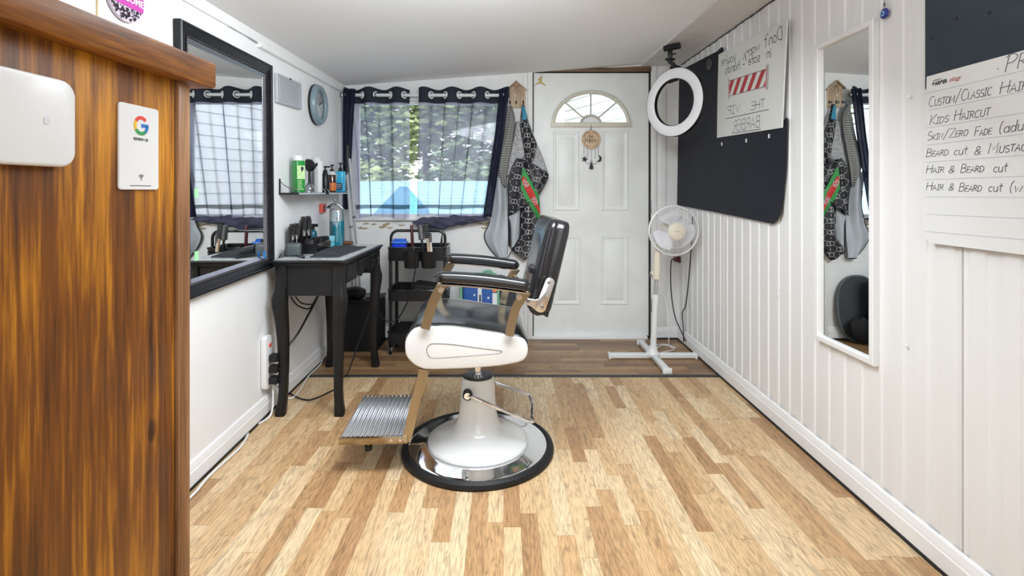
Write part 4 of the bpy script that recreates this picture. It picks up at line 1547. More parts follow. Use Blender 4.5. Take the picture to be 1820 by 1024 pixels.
Mf = Matrix.Translation(q) @ Matrix.Rotation(R(-12), 4, 'Z') @ frame((0, -.0252, 0), (1, 0, 0), (0, 0, 1), (0, -1, 0))
bm = NB(); prism(bm, rrect(-.028, .018, .028, .066, .004, 3), .0004, Mf); mesh('label', bm, mat('navy_label', (.02, .03, .07), .4), bb_, True)
bm = NB()
for k in range(3): ribbon(bm, [(-.022, .03 + k * .013), (.02, .03 + k * .013)], .006, mpf(Mf @ T(0, 0, .0006)))
prism(bm, rrect(-.024, .085, -.012, .135, .003, 3), .0004, Mf)
mesh('label_print', bm, M['ink_rule'], bb_, True)

# salmon switch box and faint socket under it
q = LW(571, 370, .002)
bm = NB(); Mx = frame(q, Vector((-.0159, 1, 0)), (0, 0, 1), NL); box2(bm, (-.045, -.03, 0), (.045, .03, .018), .004); bmesh.ops.transform(bm, matrix=Mx, verts=bm.verts)
sw = thing('switch_box', 'small salmon-red switch box on the wall below the shelf', 'switch', q)
mesh('box', bm, M['salmon'], sw, True)
bm = NB(); box2(bm, (-.018, -.02, .018), (.018, .02, .023), .002); bmesh.ops.transform(bm, matrix=Mx, verts=bm.verts)
mesh('rocker', bm, M['red_plug'], sw, True)

# ---- black vanity table
TZ = .778
tx0, tx1, ty0, ty1 = -1.155, -.782, 2.50, 3.29
vt = thing('vanity_table', 'black painted vanity table with drawers and curved legs along the left wall', 'table', ((tx0 + tx1) / 2, (ty0 + ty1) / 2, 0))
bm = NB()
box2(bm, (tx0, ty0, TZ - .012), (tx1, ty1, TZ), .004, 2); box2(bm, (tx0 + .010, ty0 + .010, TZ - .026), (tx1 - .010, ty1 - .010, TZ - .012), .003)
tp = mesh('tabletop', bm, M['black_wood'], vt, True)
bm = NB()   # crinkled pale paper-like liner on top
def lf(u, v):
    return (tx0 + .012 + u * (tx1 - tx0 - .024), ty0 + .012 + v * (ty1 - ty0 - .024), TZ + .0016 + .0008 * math.sin(u * 31 + v * 57) * math.sin(v * 43))
surf(bm, lf, 16, 30)
lm = mat('speckled_liner', (.50, .51, .51), .3, var=.6, vscale=70)
mesh('liner', bm, lm, tp, True)
az0 = .600
bm = NB()
box2(bm, (tx0 + .03, ty0 + .030, az0), (tx1 - .03, ty0 + .045, TZ - .024)); box2(bm, (tx0 + .03, ty1 - .045, az0), (tx1 - .03, ty1 - .03, TZ - .024)); box2(bm, (tx0 + .03, ty0 + .03, az0), (tx0 + .045, ty1 - .03, TZ - .024))
box2(bm, (tx0 + .04, ty0 + .04, az0 + .06), (tx1 - .04, ty1 - .04, az0 + .068))
mesh('apron', bm, M['black_wood'], vt, True)
# front with scalloped lower edge (faces the room, +x)
bm = NB()
pl = []
n = 40
for k in range(n + 1):
    t = k / n
    yy_ = ty0 + .045 + t * (ty1 - ty0 - .09)
    dip = .030 + .038 * abs(math.sin(t * math.pi * 1.0)) ** .6 - .030 * math.exp(-((t - .5) / .06) ** 2)
    pl.append((yy_, az0 + dip))
pl = pl + [(ty1 - .045, TZ - .024), (ty0 + .045, TZ - .024)]
prism(bm, pl, .012, frame((tx1 - .042, 0, 0), (0, 1, 0), (0, 0, 1), (1, 0, 0)))
mesh('front_rail', bm, M['black_wood'], vt, True)
dw = (ty1 - ty0 - .13) / 3
for k in range(3):
    ya = ty0 + .065 + k * dw
    bm = NB()
    Mx = frame((tx1 - .030, ya + .006, TZ - .128 + (.02 if k == 1 else 0)), (0, 1, 0), (0, 0, 1), (1, 0, 0))
    hh = .098 - (.02 if k == 1 else 0)
    prism(bm, rrect(0, 0, dw - .012, hh, .003, 2), .010, Mx, .003, 1); prism(bm, rrect(.014, .014, dw - .026, hh - .014, .003, 2), .004, Mx @ T(0, 0, .0095), .002, 1)
    dr_ = mesh('drawer', bm, M['black_wood'], vt, True)
    if k < 2: continue
    bm = NB(); lathe(bm, [(.0, .040), (.012, .038), (.017, .030), (.015, .022), (.007, .016), (.006, .006), (.012, .0)], Mx @ T((dw - .012) / 2, hh / 2, .011), 20)
    mesh('knob', bm, M['black_gloss'], dr_, True)
def cab_leg(cx, cy, sx, sy):
    """square leg: straight block, knee bulging outwards, taper, small foot"""
    bm = NB()
    st = [(TZ - .026, .058, 0), (.66, .058, 0), (.62, .060, .004), (.585, .064, .010), (.55, .062, .009), (.48, .054, .003), (.38, .048, -.002), (.25, .042, -.004), (.12, .038, -.003), (.06, .040, .001), (.02, .046, .006), (.0, .044, .006)]
    rr = []
    for (z, w_, o_) in st:
        x, y_ = cx + sx * o_, cy + sy * o_
        h = w_ / 2
        c = h * .22
        rr.append([bm.verts.new((x + a, y_ + b, z)) for a, b in ((h - c, -h), (h, -h + c), (h, h - c), (h - c, h), (-h + c, h), (-h, h - c), (-h, -h + c), (-h + c, -h))])
    for i in range(len(rr) - 1):
        for k in range(8):
            bm.faces.new((rr[i][k], rr[i][(k + 1) % 8], rr[i + 1][(k + 1) % 8], rr[i + 1][k]))
    bm.faces.new(rr[0]); bm.faces.new(rr[-1][::-1])
    bmesh.ops.recalc_face_normals(bm, faces=bm.faces)
    mesh('leg', bm, M['black_wood'], vt, True, sharp=50)
for (cx, cy, sx, sy) in ((tx0 + .045, ty0 + .045, -1, -1), (tx1 - .045, ty0 + .045, 1, -1), (tx0 + .045, ty1 - .045, -1, 1), (tx1 - .045, ty1 - .045, 1, 1)):
    cab_leg(cx, cy, sx, sy)

# ---- things on the table
TT = TZ + .0028
def tp_(px, py, z=TT):
    d = (EYE - z) * F / (py - PY)
    return Vector(((px - PX) * d / F, d, z))

# clippers standing in a charging rack
rk = thing('charging_rack', 'low black rack holding the row of clippers against the wall', 'rack', (-1.15, 2.875, TT))
bm = NB(); box(bm, (-1.150, 2.875, TT + .02), (.062, .25, .04), R(-3), .006); mesh('tray', bm, M['black'], rk, True)
def clipper(x, y, z, hgt, rz, label):
    t = thing('hair_clipper', label, 'clipper', (x, y, z), rz, 'clippers standing in the black rack')
    bm = NB()
    st = [(0, .019, .017, 0), (.012, .022, .02, 0), (.06, .021, .019, .002), (.11, .023, .021, .003), (.135, .022, .020, .008), (.150, .016, .014, .014), (.156, .006, .006, .018)]
    rr = []
    for (z_, a_, b_, o_) in st:
        rr.append([bm.verts.new((o_ + a_ * math.cos(k * math.pi / 8), b_ * math.sin(k * math.pi / 8), z_ * hgt / .156)) for k in range(16)])
    for i in range(len(rr) - 1):
        for k in range(16):
            bm.faces.new((rr[i][k], rr[i][(k + 1) % 16], rr[i + 1][(k + 1) % 16], rr[i + 1][k]))
    bm.faces.new(rr[0][::-1]); bm.faces.new(rr[-1])
    mesh('body', bm, M['black_gloss'], t)
    bm = NB(); box(bm, (.022, 0, hgt * .45), (.003, .012, hgt * .5), None, .001); mesh('chrome_trim', bm, M['chrome'], t)
    bm = NB(); box(bm, (.014, 0, hgt * .985), (.016, .026, .008), Matrix.Rotation(R(25), 4, 'Y'), .001); mesh('blade', bm, M['gunmetal'], t)
    return t
for (px, d, h, rz, lb) in ((517, 2.77, .125, 10, 'shorter black clipper nearest the beaded mirror in the rack'), (526, 2.82, .125, -5, 'second shorter black clipper from the mirror in the rack'), (537.5, 2.88, .160, 5, 'taller black clipper third from the mirror in the rack'), (547, 2.94, .160, -8, 'taller black clipper at the window end of the rack')):
    clipper(xx(px, d), d, TT + .035, h, R(rz - 50), lb)

# dark adapter with its flex
ad = thing('charger_block', 'dark grey charger block with a looping flex at the wall end of the table', 'charger', (-1.125, 2.70, TT))
bm = NB(); box(bm, (-1.112, 2.685, TT + .034), (.075, .07, .068), R(18), .014, 3); mesh('block', bm, mat('dark_grey_plastic', (.07, .085, .09), .4), ad, True)
bm = NB()
cpt = [tp_(497, 456), tp_(503, 449) + Vector((0, 0, .012)), tp_(512, 446) + Vector((0, 0, .045)), tp_(522, 446) + Vector((0, 0, .040)), tp_(533, 452) + Vector((0, 0, .012)), tp_(541, 458, TT + .004), tp_(530, 455.5, TT + .004), tp_(520, 453.5) + Vector((0, 0, .004))]
tube(bm, smooth_path(cpt, 8), .0032, 8); mesh('flex', bm, M['black'], ad, True)

# organiser box with clipper guards
ob = thing('organiser_box', 'long black organiser box of comb guards in front of the clippers', 'organiser', (-1.055, 2.93, TT))
Mo = frame(tp_(545, 446) * 0 + Vector((-1.062, 2.765, TT)), Vector((-.045, 1, 0)), Vector((0, 0, 1)), None)
Mo = Matrix.Translation((-1.062, 2.765, TT)) @ Matrix.Rotation(R(3), 4, 'Z')
bm = NB()
for (a_, b_) in (((-.045, 0, 0), (.045, .25, .004)), ((-.045, 0, 0), (-.041, .25, .055)), ((.041, 0, 0), (.045, .25, .055)), ((-.045, 0, 0), (.045, .004, .055)), ((-.045, .246, 0), (.045, .25, .055)), ((-.045, .12, 0), (.045, .123, .05))):
    box2(bm, a_, b_)
bmesh.ops.transform(bm, matrix=Mo, verts=bm.verts)
mesh('box', bm, M['black_gloss'], ob, True)
bm = NB()
proto = None
rg = random.Random(9)
for k in range(10):
    q = Mo @ Vector((rg.uniform(-.02, .022), .018 + k * .0238, .0045))
    b2 = NB(); box(b2, (0, 0, .028), (.045, .014, .056), None, .003); box(b2, (0, 0, .060), (.048, .018, .012), None, .003); 
    for j in range(6): box(b2, (-.018 + j * .007, 0, .068), (.003, .016, .010))
    if proto is None:
        proto = solo('comb_guard', 'black clipper comb guard crowded among others in the organiser box', 'comb guard', b2, M['black'], None, 'comb guards in the organiser box')
        o = proto
    else:
        b2.free(); o = copy_tree(proto)
    o.location = q; o.rotation_euler = (R(rg.uniform(-8, 8)), R(rg.uniform(-6, 6)), R(rg.uniform(-25, 25)))

# small teal spray bottle behind the guards
q = Vector((xx(556, 3.05), 3.05, TT))
tb_ = thing('small_bottle', 'small dark teal bottle with black trigger behind the clippers', 'bottle', q)
bm = NB(); lathe(bm, [(0, 0), (.022, 0), (.024, .005), (.024, .09), (.018, .105), (.010, .112)], Matrix.Translation(q), 20); mesh('body', bm, mat('dark_teal', (.01, .10, .14), .2), tb_, True)
bm = NB(); lathe(bm, [(.011, .108), (.012, .13), (.008, .135), (0, .135)], Matrix.Translation(q), 14); box(bm, q + Vector((.012, -.006, .138)), (.05, .014, .018), R(-25), .004); mesh('trigger', bm, M['black'], tb_, True)

# disinfectant jar
q = Vector((xx(599, 3.17), 3.17, TT))
jr = thing('disinfectant_jar', 'glass disinfectant jar of teal liquid with a conical chrome lid', 'jar', q)
bm = NB(); lathe(bm, [(0, .002), (.044, 0), (.048, .006), (.047, .02), (.047, .222), (.043, .230), (.040, .232)], Matrix.Translation(q), 36); mesh('glass', bm, M['jar_glass'], jr, True)
bm = NB(); lathe(bm, [(0, .008), (.044, .008), (.0445, .158), (0, .158)], Matrix.Translation(q), 36); mesh('liquid', bm, M['teal'], jr, True)
bm = NB(); lathe(bm, [(.054, .232), (.055, .236), (.040, .252), (.020, .262), (.008, .268), (0, .268)], Matrix.Translation(q) @ T(-.015, 0, .0), 32); ld = mesh('lid', bm, M['chrome'], jr, True)
bm = NB(); lathe(bm, [(.005, .266), (.005, .282), (.008, .286), (.006, .296), (0, .298)], Matrix.Translation(q) @ T(-.015, 0, 0), 16); mesh('lid_knob', bm, M['gunmetal'], ld, True)
bm = NB(); box(bm, q + Vector((.012, -.048, .20)), (.022, .001, .035), None); box(bm, q + Vector((.008, -.0475, .155)), (.04, .001, .008), None); box(bm, q + Vector((.010, -.0475, .142)), (.035, .001, .006), None); mesh('printing', bm, mat('grey_print', (.35, .48, .52), .5), jr, True)
bm = NB(); tube(bm, [q + Vector((-.008, .01, .02)), q + Vector((.004, -.005, .25))], .0035, 8); mesh('lift_rod', bm, M['gunmetal'], jr, True)
# aqua jar
q = Vector((xx(585, 3.09), 3.09, TT))
aj = thing('wax_tub', 'small aqua tub with a pale lid in front of the disinfectant jar', 'tub', q)
bm = NB(); lathe(bm, [(0, 0), (.031, 0), (.033, .004), (.033, .032), (.030, .034)], Matrix.Translation(q), 28); mesh('body', bm, M['aqua'], aj, True)
bm = NB(); lathe(bm, [(.034, .036), (.035, .038), (.035, .066), (.032, .070), (0, .070)], Matrix.Translation(q), 28); mesh('lid', bm, mat('pale_aqua', (.24, .55, .66), .3), aj, True)
# folded towel
tw = thing('towel', 'folded black towel spread over the vanity tabletop', 'towel', (-.93, 2.9, TT))
def twl(z0, th, a, b, c, d, seed):
    bm = NB()
    rg = random.Random(seed)
    ph = [rg.uniform(0, 6) for _ in range(4)]
    def f(u, v):
        p = a.lerp(b, u).lerp(d.lerp(c, u), v)
        e = min(1, 8 * min(u, 1 - u, v, 1 - v))
        return (p.x, p.y, z0 + th * (e ** .5) + .0025 * math.sin(u * 9 + ph[0]) * math.sin(v * 7 + ph[1]) * e)
    surf(bm, f, 26, 30)
    return bm
A_, B_, C_, D_ = tp_(549, 458), tp_(601, 457.5), tp_(653, 439), tp_(596, 439.5)
mesh('lower_fold', twl(TT + .000, .012, A_, B_, C_, D_, 1), M['towel'], tw, True, sharp=80)
mesh('upper_fold', twl(TT + .010, .012, A_ + Vector((.012, .03, 0)), B_ + Vector((-.02, .03, 0)), C_ + Vector((-.05, -.05, 0)), D_ + Vector((.01, -.06, 0)), 2), M['towel'], tw, True, sharp=80)
# brown-handled brush on the towel's far edge
q0, q1 = tp_(600, 436, TT + .03), tp_(627, 434.5, TT + .03)
q0.y = q1.y = 3.17; q0.x = xx(601, 3.17) ; q1.x = xx(627, 3.17)
hb_ = thing('hand_brush', 'brush with a brown wooden handle lying behind the black towel', 'brush', q0)
bm = NB(); tube(bm, [q0 + Vector((0, 0, -.012)), q0.lerp(q1, .3) + Vector((0, 0, -.012)), q1 + Vector((0, 0, -.012))], [.013, .015, .012], 14); mesh('handle', bm, M['brown_wood'], hb_, True)
bm = NB(); box(bm, q0 + Vector((-.03, 0, -.016)), (.06, .03, .022), None, .006); mesh('bristles', bm, M['black_matt'], hb_, True)

# ---- folding light stand: three thin silver legs in the corner
ld_ = thing('light_stand', 'silver light stand with thin telescopic legs leaning in the window corner', 'stand', (-1.07, 3.70, .3635))
def leg_(pts, r0):
    bm = NB(); tube(bm, pts, [r0, r0 * .95, r0 * .8], 10)
    return bm
top_ = P(618, 282, 3.71)
LID = .3635
for (px, py, d) in ((632, 433, 3.71), (628, 432, 3.66)):
    e_ = P(px, py, d)
    dirv = (e_ - top_)
    k_ = (top_.z - LID) / (top_.z - e_.z)
    end = top_ + dirv * k_
    st_ = top_ + (Vector((.0, -.02, -.12)) if px == 628 else Vector((.012, 0, 0)))
    lg = mesh('leg', leg_([st_, (st_ + end) / 2, end], .0105), M['silver'], ld_, True)
    bm = NB(); m_ = st_.lerp(end, .42); tube(bm, [m_, m_.lerp(end, .03)], .0125, 10); mesh('leg_clamp', bm, M['gunmetal'], lg, True)
    bm = NB(); tube(bm, [end + Vector((0, 0, .03)), end + Vector((0, 0, .0005))], .012, 10); mesh('rubber_tip', bm, M['black'], lg, True)
e2 = Vector((-1.12, 3.76, LID))
mesh('leg', leg_([top_ + Vector((-.01, .03, 0)), (top_ + e2) / 2, e2], .0105), M['silver'], ld_, True)
bm = NB(); tube(bm, [top_ + Vector((0, 0, -.10)), top_ + Vector((0, 0.0, .02)), top_ + Vector((-.002, 0, .10))], [.013, .014, .010], 14); mesh('collar', bm, M['black'], ld_, True)

# ---- black storage box under the table, with tools lying on it
sb = thing('storage_box', 'tall black storage box under the far end of the vanity table', 'box', (-1.0, 3.65, 0))
bm = NB(); box2(bm, (-1.155, 3.54, 0), (-.885, 3.80, .345), .008); mesh('body', bm, M['black_matt'], sb, True)
bm = NB(); box2(bm, (-1.160, 3.535, .345), (-.880, 3.805, .362), .005); mesh('lid', bm, M['black'], sb, True)
t = thing('hair_dryer', 'black hair dryer lying on the storage box beneath the table', 'hair dryer', (-1.03, 3.62, .363))
bm = NB(); tube(bm, smooth_path([(-1.13, 3.60, .40), (-1.05, 3.595, .405), (-.985, 3.59, .40)], 6), [.02 + .016 * math.sin(math.pi * i / 12) + .008 for i in range(13)], 14); mesh('barrel', bm, M['black'], t, True)
bm = NB(); tube(bm, [(-1.06, 3.595, .395), (-1.04, 3.57, .385), (-1.0, 3.555, .382)], .016, 10); mesh('handle', bm, M['black'], t, True)
t = thing('wide_comb', 'dark wide-toothed comb lying on the storage box', 'comb', (-.93, 3.585, .363))
bm = NB(); box(bm, (-.935, 3.60, .368), (.085, .012, .010), R(8), .002)
mesh('spine', bm, M['black_matt'], t, True)
bm = NB()
for k in range(9): box(bm, (-.972 + k * .0095, 3.586 + k * .0013, .382), (.003, .006, .026))
mesh('teeth', bm, M['plaque'], t, True)

# ---- cables and the socket strip on the left wall
es = thing('socket_strip', 'white socket strip on the left wall beside the near table leg', 'power strip', LW(468, 650))
bm = NB()
Mx = frame(LW(468, 690, .002), Vector((-.0159, 1, 0)), (0, 0, 1), NL)
prism(bm, rrect(-.035, 0, .035, .262, .02, 5), .028, Mx, .005, 2); mesh('case', bm, M['white_plastic'], es, True)
bm = NB(); prism(bm, rrect(-.010, .205, .010, .222, .003, 3), .005, Mx @ T(.005, 0, .028)); mesh('red_switch', bm, M['salmon'], es, True)
for (dz, lb) in ((.150, 'upper black plug in the white socket strip'), (.095, 'middle black plug in the white socket strip'), (.040, 'lower black plug in the white socket strip')):
    bm = NB(); q = Mx @ Vector((.006, dz, .030))
    t = thing('plug', lb, 'plug', q)
    b2 = NB(); box(b2, (0, 0, .022), (.040, .040, .044), None, .008, 2); bmesh.ops.transform(b2, matrix=Mx @ T(.006, dz, .0285), verts=b2.verts); mesh('body', b2, M['black'], t, True)
    b2 = NB(); p0 = Mx @ Vector((.006, dz, .070)); tube(b2, smooth_path([p0, p0 + Vector((.025, .01, -.004)), p0 + Vector((.035, .03, -.03)), p0 + Vector((.02, .05, -.06))], 5), .0045, 8); mesh('flex', b2, M['black'], t, True)
    bm.free()
def cable(name, label, pts, r, m, cat='cable', k=8):
    bm = NB(); tube(bm, smooth_path(pts, k), r, 8)
    return solo(name, label, cat, bm, m, pts[0])
def fl(px, py, z=.006): 
    d = (EYE - z) * F / (py - PY)
    return Vector(((px - PX) * d / F, d, z))
wp_ = [LW(470, 640, .034), LW(471, 690, .04), LW(466, 735, .045), fl(462, 752), fl(447, 757), fl(432, 789), fl(400, 820), fl(372, 846), fl(350, 872), fl(331, 891), fl(316, 905)]
cable('white_cable', 'white cable running down from the socket strip and along the left skirting', wp_, .005, M['white_plastic'])
bm = NB()
for j in range(3):
    tube(bm, smooth_path([LW(470, 668 + j * 6, .036), LW(479, 675 + j * 9, .055), LW(486, 700 + j * 10, .06), LW(482, 725 + j * 3, .05), LW(470, 742, .04)], 6), .004, 8)
solo('cable_bunch', 'bunch of looped white cables hanging under the socket strip', 'cable', bm, M['white_plastic'], LW(470, 700))
cable('white_cable', 'thin white cable looping off the skirting behind the near table leg', [LW(573, 620, .02), fl(571, 645), fl(549, 668), fl(535, 690), fl(522, 706), fl(510, 708), fl(503, 704)], .0045, M['white_plastic'])
cable('black_cable', 'black cable lying on the floor between the two near table legs', [fl(494, 668, .05), fl(505, 686), fl(520, 702), fl(545, 711), fl(566, 706), fl(585, 697), fl(601, 690), fl(606, 689)], .0042, M['black'])
bm = NB()
for j, (a0, b0) in enumerate((((517, 527), (549, 549)), ((525, 527), (556, 541)), ((562, 527), (530, 585)))):
    if j < 2:
        tube(bm, smooth_path([P(a0[0], a0[1], 2.85), P((a0[0] + b0[0]) / 2 - 4, (a0[1] + b0[1]) / 2 + 5, 2.87), P(b0[0], b0[1], 2.9), P(558, 537, 2.9), P(565, 524, 2.9)], 6), .0038, 8)
    else:
        tube(bm, smooth_path([P(566, 524, 2.9), P(556, 545, 2.9), P(545, 565, 2.85), P(530, 592, 2.8), P(512, 615, 2.75), P(500, 625, 2.72)], 6), .006, 8)
solo('cable_bunch', 'black cables drooping beneath the vanity table apron', 'cable', bm, M['black'], P(550, 545, 2.9))
cable('black_cable', 'black flex falling from the trolley and looping to the table leg', [P(743, 445, 3.36), P(738, 480, 3.33), P(728, 525, 3.33), P(712, 560, 3.33), P(696, 573, 3.32), P(680, 566, 3.30), P(668, 552, 3.26), P(661, 543, 3.24), P(650, 575, 3.2), P(636, 612, 3.1), P(624, 648, 2.95), fl(616, 668, .006)], .0042, M['black'])
cable('black_cable', 'thin flex hanging from the far drawer knob of the vanity table', [P(660, 470, 3.02), P(659, 500, 3.05), P(660, 530, 3.1), P(661, 545, 3.2)], .0035, M['black'])
# ================================================================== BACK WALL
# ---- curtain rod and the two sheer curtains
YR = 3.775
zr = zz(169, YR)
rod = thing('curtain_rod', 'white curtain rod across the top of the window', 'curtain rod', (-.6, YR, zr))
bm = NB(); tube(bm, [(xx(607, YR), YR, zr), (xx(900, YR), YR, zz(169.6, YR))], .0125, 16); mesh('rod', bm, mat('rod_white', (.62, .65, .66), .35), rod, True)
for px in (603, 903):
    bm = NB(); q = Vector((xx(px, YR), YR, zr))
    lathe(bm, [(0, -.014), (.018, -.012), (.022, 0), (.018, .012), (0, .014)], Matrix.Translation(q) @ Matrix.Rotation(R(90), 4, 'Y'), 18); mesh('finial', bm, M['gunmetal'], rod, True)
bm = NB(); box2(bm, (xx(606, YR), YR, zr - .012), (xx(611, YR), YB - .012, zr + .012), .003); box2(bm, (xx(603, YR), YB - .011, zr - .04), (xx(613, YR), YB - .001, zr + .04), .002); mesh('bracket', bm, M['white_metal'], rod, True)
bm = NB(); tube(bm, smooth_path([P(609, 170, 3.79), P(612, 190, 3.80), P(611, 215, 3.82), P(607, 240, 3.83), P(608, 300, 3.835), P(606, 380, 3.835), P(607, 430, 3.835)], 6), .006, 8)
solo('blind_cord', 'white cord hanging in the corner beside the left curtain', 'cord', bm, M['white_plastic'], P(609, 170, 3.8))
bm = NB(); tube(bm, smooth_path([P(606, 170, 3.83), P(604, 230, 3.84), P(605, 330, 3.84), P(603, 430, 3.84)], 6), .007, 8)
solo('blind_cord', 'dark cord hanging in the corner beside the left curtain', 'cord', bm, M['black'], P(606, 170, 3.83))


def interp(tab, v):
    """piecewise-linear table of (v, x)"""
    for (a, xa), (b, xb) in zip(tab, tab[1:]):
        if v <= b:
            return xa + (xb - xa) * (v - a) / (b - a)
    return tab[-1][1]


def curtain(label, fronts, ltab, rtab, py_top, py_bot, gathers, seed):
    cx_ = xx((ltab[0][1] + rtab[0][1]) / 2, YR)
    t = thing('sheer_curtain', label, 'curtain', (cx_, YR, zr))
    rg = random.Random(seed)
    per = 50.0
    x_f = fronts
    zt_, zb_ = zz(py_top, YR), zz(py_bot, YR)
    def xat(u, v): return interp(ltab, v) + (interp(rtab, v) - interp(ltab, v)) * u
    ph = [rg.uniform(0, 6.28) for _ in range(6)]
    def pt(u, v, dz=0.0, off=0.0):
        px = xat(u, v)
        p0 = xat(u, 0)
        a = 2 * math.pi * (p0 - x_f) / per
        amp = .029 * (1 - .15 * v)
        yoff = -amp * math.cos(a) + .006 * v * math.sin(2.1 * a + ph[0])
        xo = .0165 * (.75 + .35 * math.sin(a * .37 + ph[4])) * math.sin(2 * a) * min(1, v * 5) * min(1, 8 * u) * min(1, 8 * (1 - u))
        z = zt_ + (zb_ - zt_) * v
        if v < .02: z += .008 * math.cos(a)
        if v > .9: z += .012 * math.sin(a * .5 + ph[3]) * (v - .9) * 10
        return Vector((xx(px, YR) + xo, YR + yoff + off, z))
    vh = (183 - py_top) / (py_bot - py_top)
    bm = NB(); surf(bm, lambda u, v: pt(u, v * vh), 90, 6)
    h = solidify(mesh('header_band', bm, M['navy'], t, True, sharp=80), .002)
    v1 = (364 - py_top) / (py_bot - py_top); v2 = (371 - py_top) / (py_bot - py_top)
    bm = NB(); surf(bm, lambda u, v: pt(u, vh + v * (v1 - vh)), 110, 40); mesh('panel', bm, M['sheer'], t, True, sharp=180)
    bm = NB(); surf(bm, lambda u, v: pt(u, v1 + v * (v2 - v1)), 110, 3); mesh('hem_band', bm, M['sheer_hem'], t, True, sharp=180)
    bm = NB(); surf(bm, lambda u, v: pt(u, v2 + v * (1 - v2)), 110, 6); mesh('hem', bm, M['sheer'], t, True, sharp=180)
    # grommets where the cloth crosses the rod
    k = math.floor((ltab[0][1] - x_f) / (per / 2)) - 1
    while True:
        px = x_f + per / 4 + k * per / 2
        k += 1
        if px < ltab[0][1] + 4: continue
        if px > rtab[0][1] - 4: break
        bm = NB()
        q = Vector((xx(px, YR), YR, zr))
        sg_ = 1 if (k % 2) else -1
        rot = Matrix.Rotation(R(90), 4, 'Y') @ Matrix.Rotation(R(sg_ * 38), 4, 'X')
        ring = [(.0235 * math.cos(2 * math.pi * j / 28), .0235 * math.sin(2 * math.pi * j / 28), 0) for j in range(28)]
        tube(bm, [Matrix.Translation(q) @ rot @ Vector(p) for p in ring], .0052, 8, True)
        mesh('grommet', bm, M['white_metal'], t, True)
    # gathered outer edge
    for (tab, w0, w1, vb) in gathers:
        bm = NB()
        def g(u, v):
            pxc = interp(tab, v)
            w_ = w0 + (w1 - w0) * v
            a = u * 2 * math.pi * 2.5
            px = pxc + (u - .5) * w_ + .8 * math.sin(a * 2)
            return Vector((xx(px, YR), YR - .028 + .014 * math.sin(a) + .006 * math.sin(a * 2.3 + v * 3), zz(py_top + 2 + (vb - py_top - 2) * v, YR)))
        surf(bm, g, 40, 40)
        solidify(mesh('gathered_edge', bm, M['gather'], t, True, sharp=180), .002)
    return t
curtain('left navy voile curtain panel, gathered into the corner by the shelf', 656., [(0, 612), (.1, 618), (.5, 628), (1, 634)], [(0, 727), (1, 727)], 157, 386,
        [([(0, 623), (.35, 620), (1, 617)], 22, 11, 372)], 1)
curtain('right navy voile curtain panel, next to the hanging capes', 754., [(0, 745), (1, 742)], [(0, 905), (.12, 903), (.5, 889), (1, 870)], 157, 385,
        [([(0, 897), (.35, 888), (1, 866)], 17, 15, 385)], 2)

# ---- crumpled drape on the sill
bm = NB()
rg = random.Random(21)
ph = [rg.uniform(0, 6) for _ in range(8)]
def bf_(u, v):
    px = 733 + v * 138
    py = 391 + 2.5 * math.sin(v * 5 + .4) - (3.0 * v)
    hz = (.022 + .024 * math.sin(math.pi * min(1, v * 1.25)) * (1 - .55 * v)) * min(1, 9 * v + .12) * min(1, 7 * (1 - v) + .15)
    a = 2 * math.pi * u
    k = 1 + .16 * math.sin(3 * a + v * 16 + ph[0]) + .10 * math.sin(5 * a - v * 31 + ph[1])
    return Vector((xx(px, 3.795), 3.795 + .030 * k * math.cos(a), zz(py + 3, 3.795) + hz * k * math.sin(a) * (1.0 if math.sin(a) > 0 else 1.15)))
surf(bm, bf_, 28, 60, 0, True)
solo('fabric_bundle', 'crumpled dark fabric roll lying along the window sill', 'fabric', bm, M['bundle'], P(800, 394, 3.795), sharp=180)

# ---- three-tier trolley
KX0, KX1, KY0, KY1 = -.790, -.392, 3.44, 3.74
kt = thing('trolley', 'black three-tier rolling trolley under the window', 'trolley', ((KX0 + KX1) / 2, (KY0 + KY1) / 2, 0))
def tray(z0, z1):
    bm = NB()
    o = rrect(KX0, KY0, KX1, KY1, .03, 4)
    i = rrect(KX0 + .006, KY0 + .006, KX1 - .006, KY1 - .006, .026, 4)
    n = len(o)
    lo = [bm.verts.new((x, y, z0)) for x, y in o]; hi = [bm.verts.new((x, y, z1)) for x, y in o]
    hi2 = [bm.verts.new((x, y, z1)) for x, y in i]; lo2 = [bm.verts.new((x, y, z0 + .006)) for x, y in i]
    for k in range(n):
        k2 = (k + 1) % n
        bm.faces.new((lo[k], lo[k2], hi[k2], hi[k])); bm.faces.new((hi[k], hi[k2], hi2[k2], hi2[k])); bm.faces.new((hi2[k], hi2[k2], lo2[k2], lo2[k]))
    bm.faces.new(lo[::-1]); bm.faces.new(lo2)
    tr_ = mesh('tray', bm, M['black'], kt, True)
    bm = NB(); tube(bm, [(x, y, z1) for x, y in rrect(KX0 - .002, KY0 - .002, KX1 + .002, KY1 + .002, .03, 5)], .005, 8, True)
    mesh('tray_rim', bm, M['black_gloss'], tr_, True)
tray(.650, .738); tray(.376, .450); tray(.082, .160)
for (x, y) in ((KX0 + .012, KY0 + .05), (KX1 - .012, KY0 + .05), (KX0 + .012, KY1 - .05), (KX1 - .012, KY1 - .05)):
    bm = NB(); box2(bm, (x - .010, y - .014, .06), (x + .010, y + .014, .745), .003); mesh('post', bm, M['black'], kt, True)
    bm = NB(); tube(bm, [(x - .008, y, .027), (x + .008, y, .027)], .0265, 20); lathe(bm, [(0, .06), (.014, .058), (.012, .05), (.007, .045), (.007, .03)], T(x, y, 0), 12)
    ca = mesh('caster', bm, M['black'], kt, True)
    bm = NB(); tube(bm, [(x - .011, y, .027), (x + .011, y, .027)], .014, 14); box2(bm, (x - .013, y - .010, .027), (x + .013, y + .010, .05), .003); mesh('caster_fork', bm, M['chrome'], ca, True)
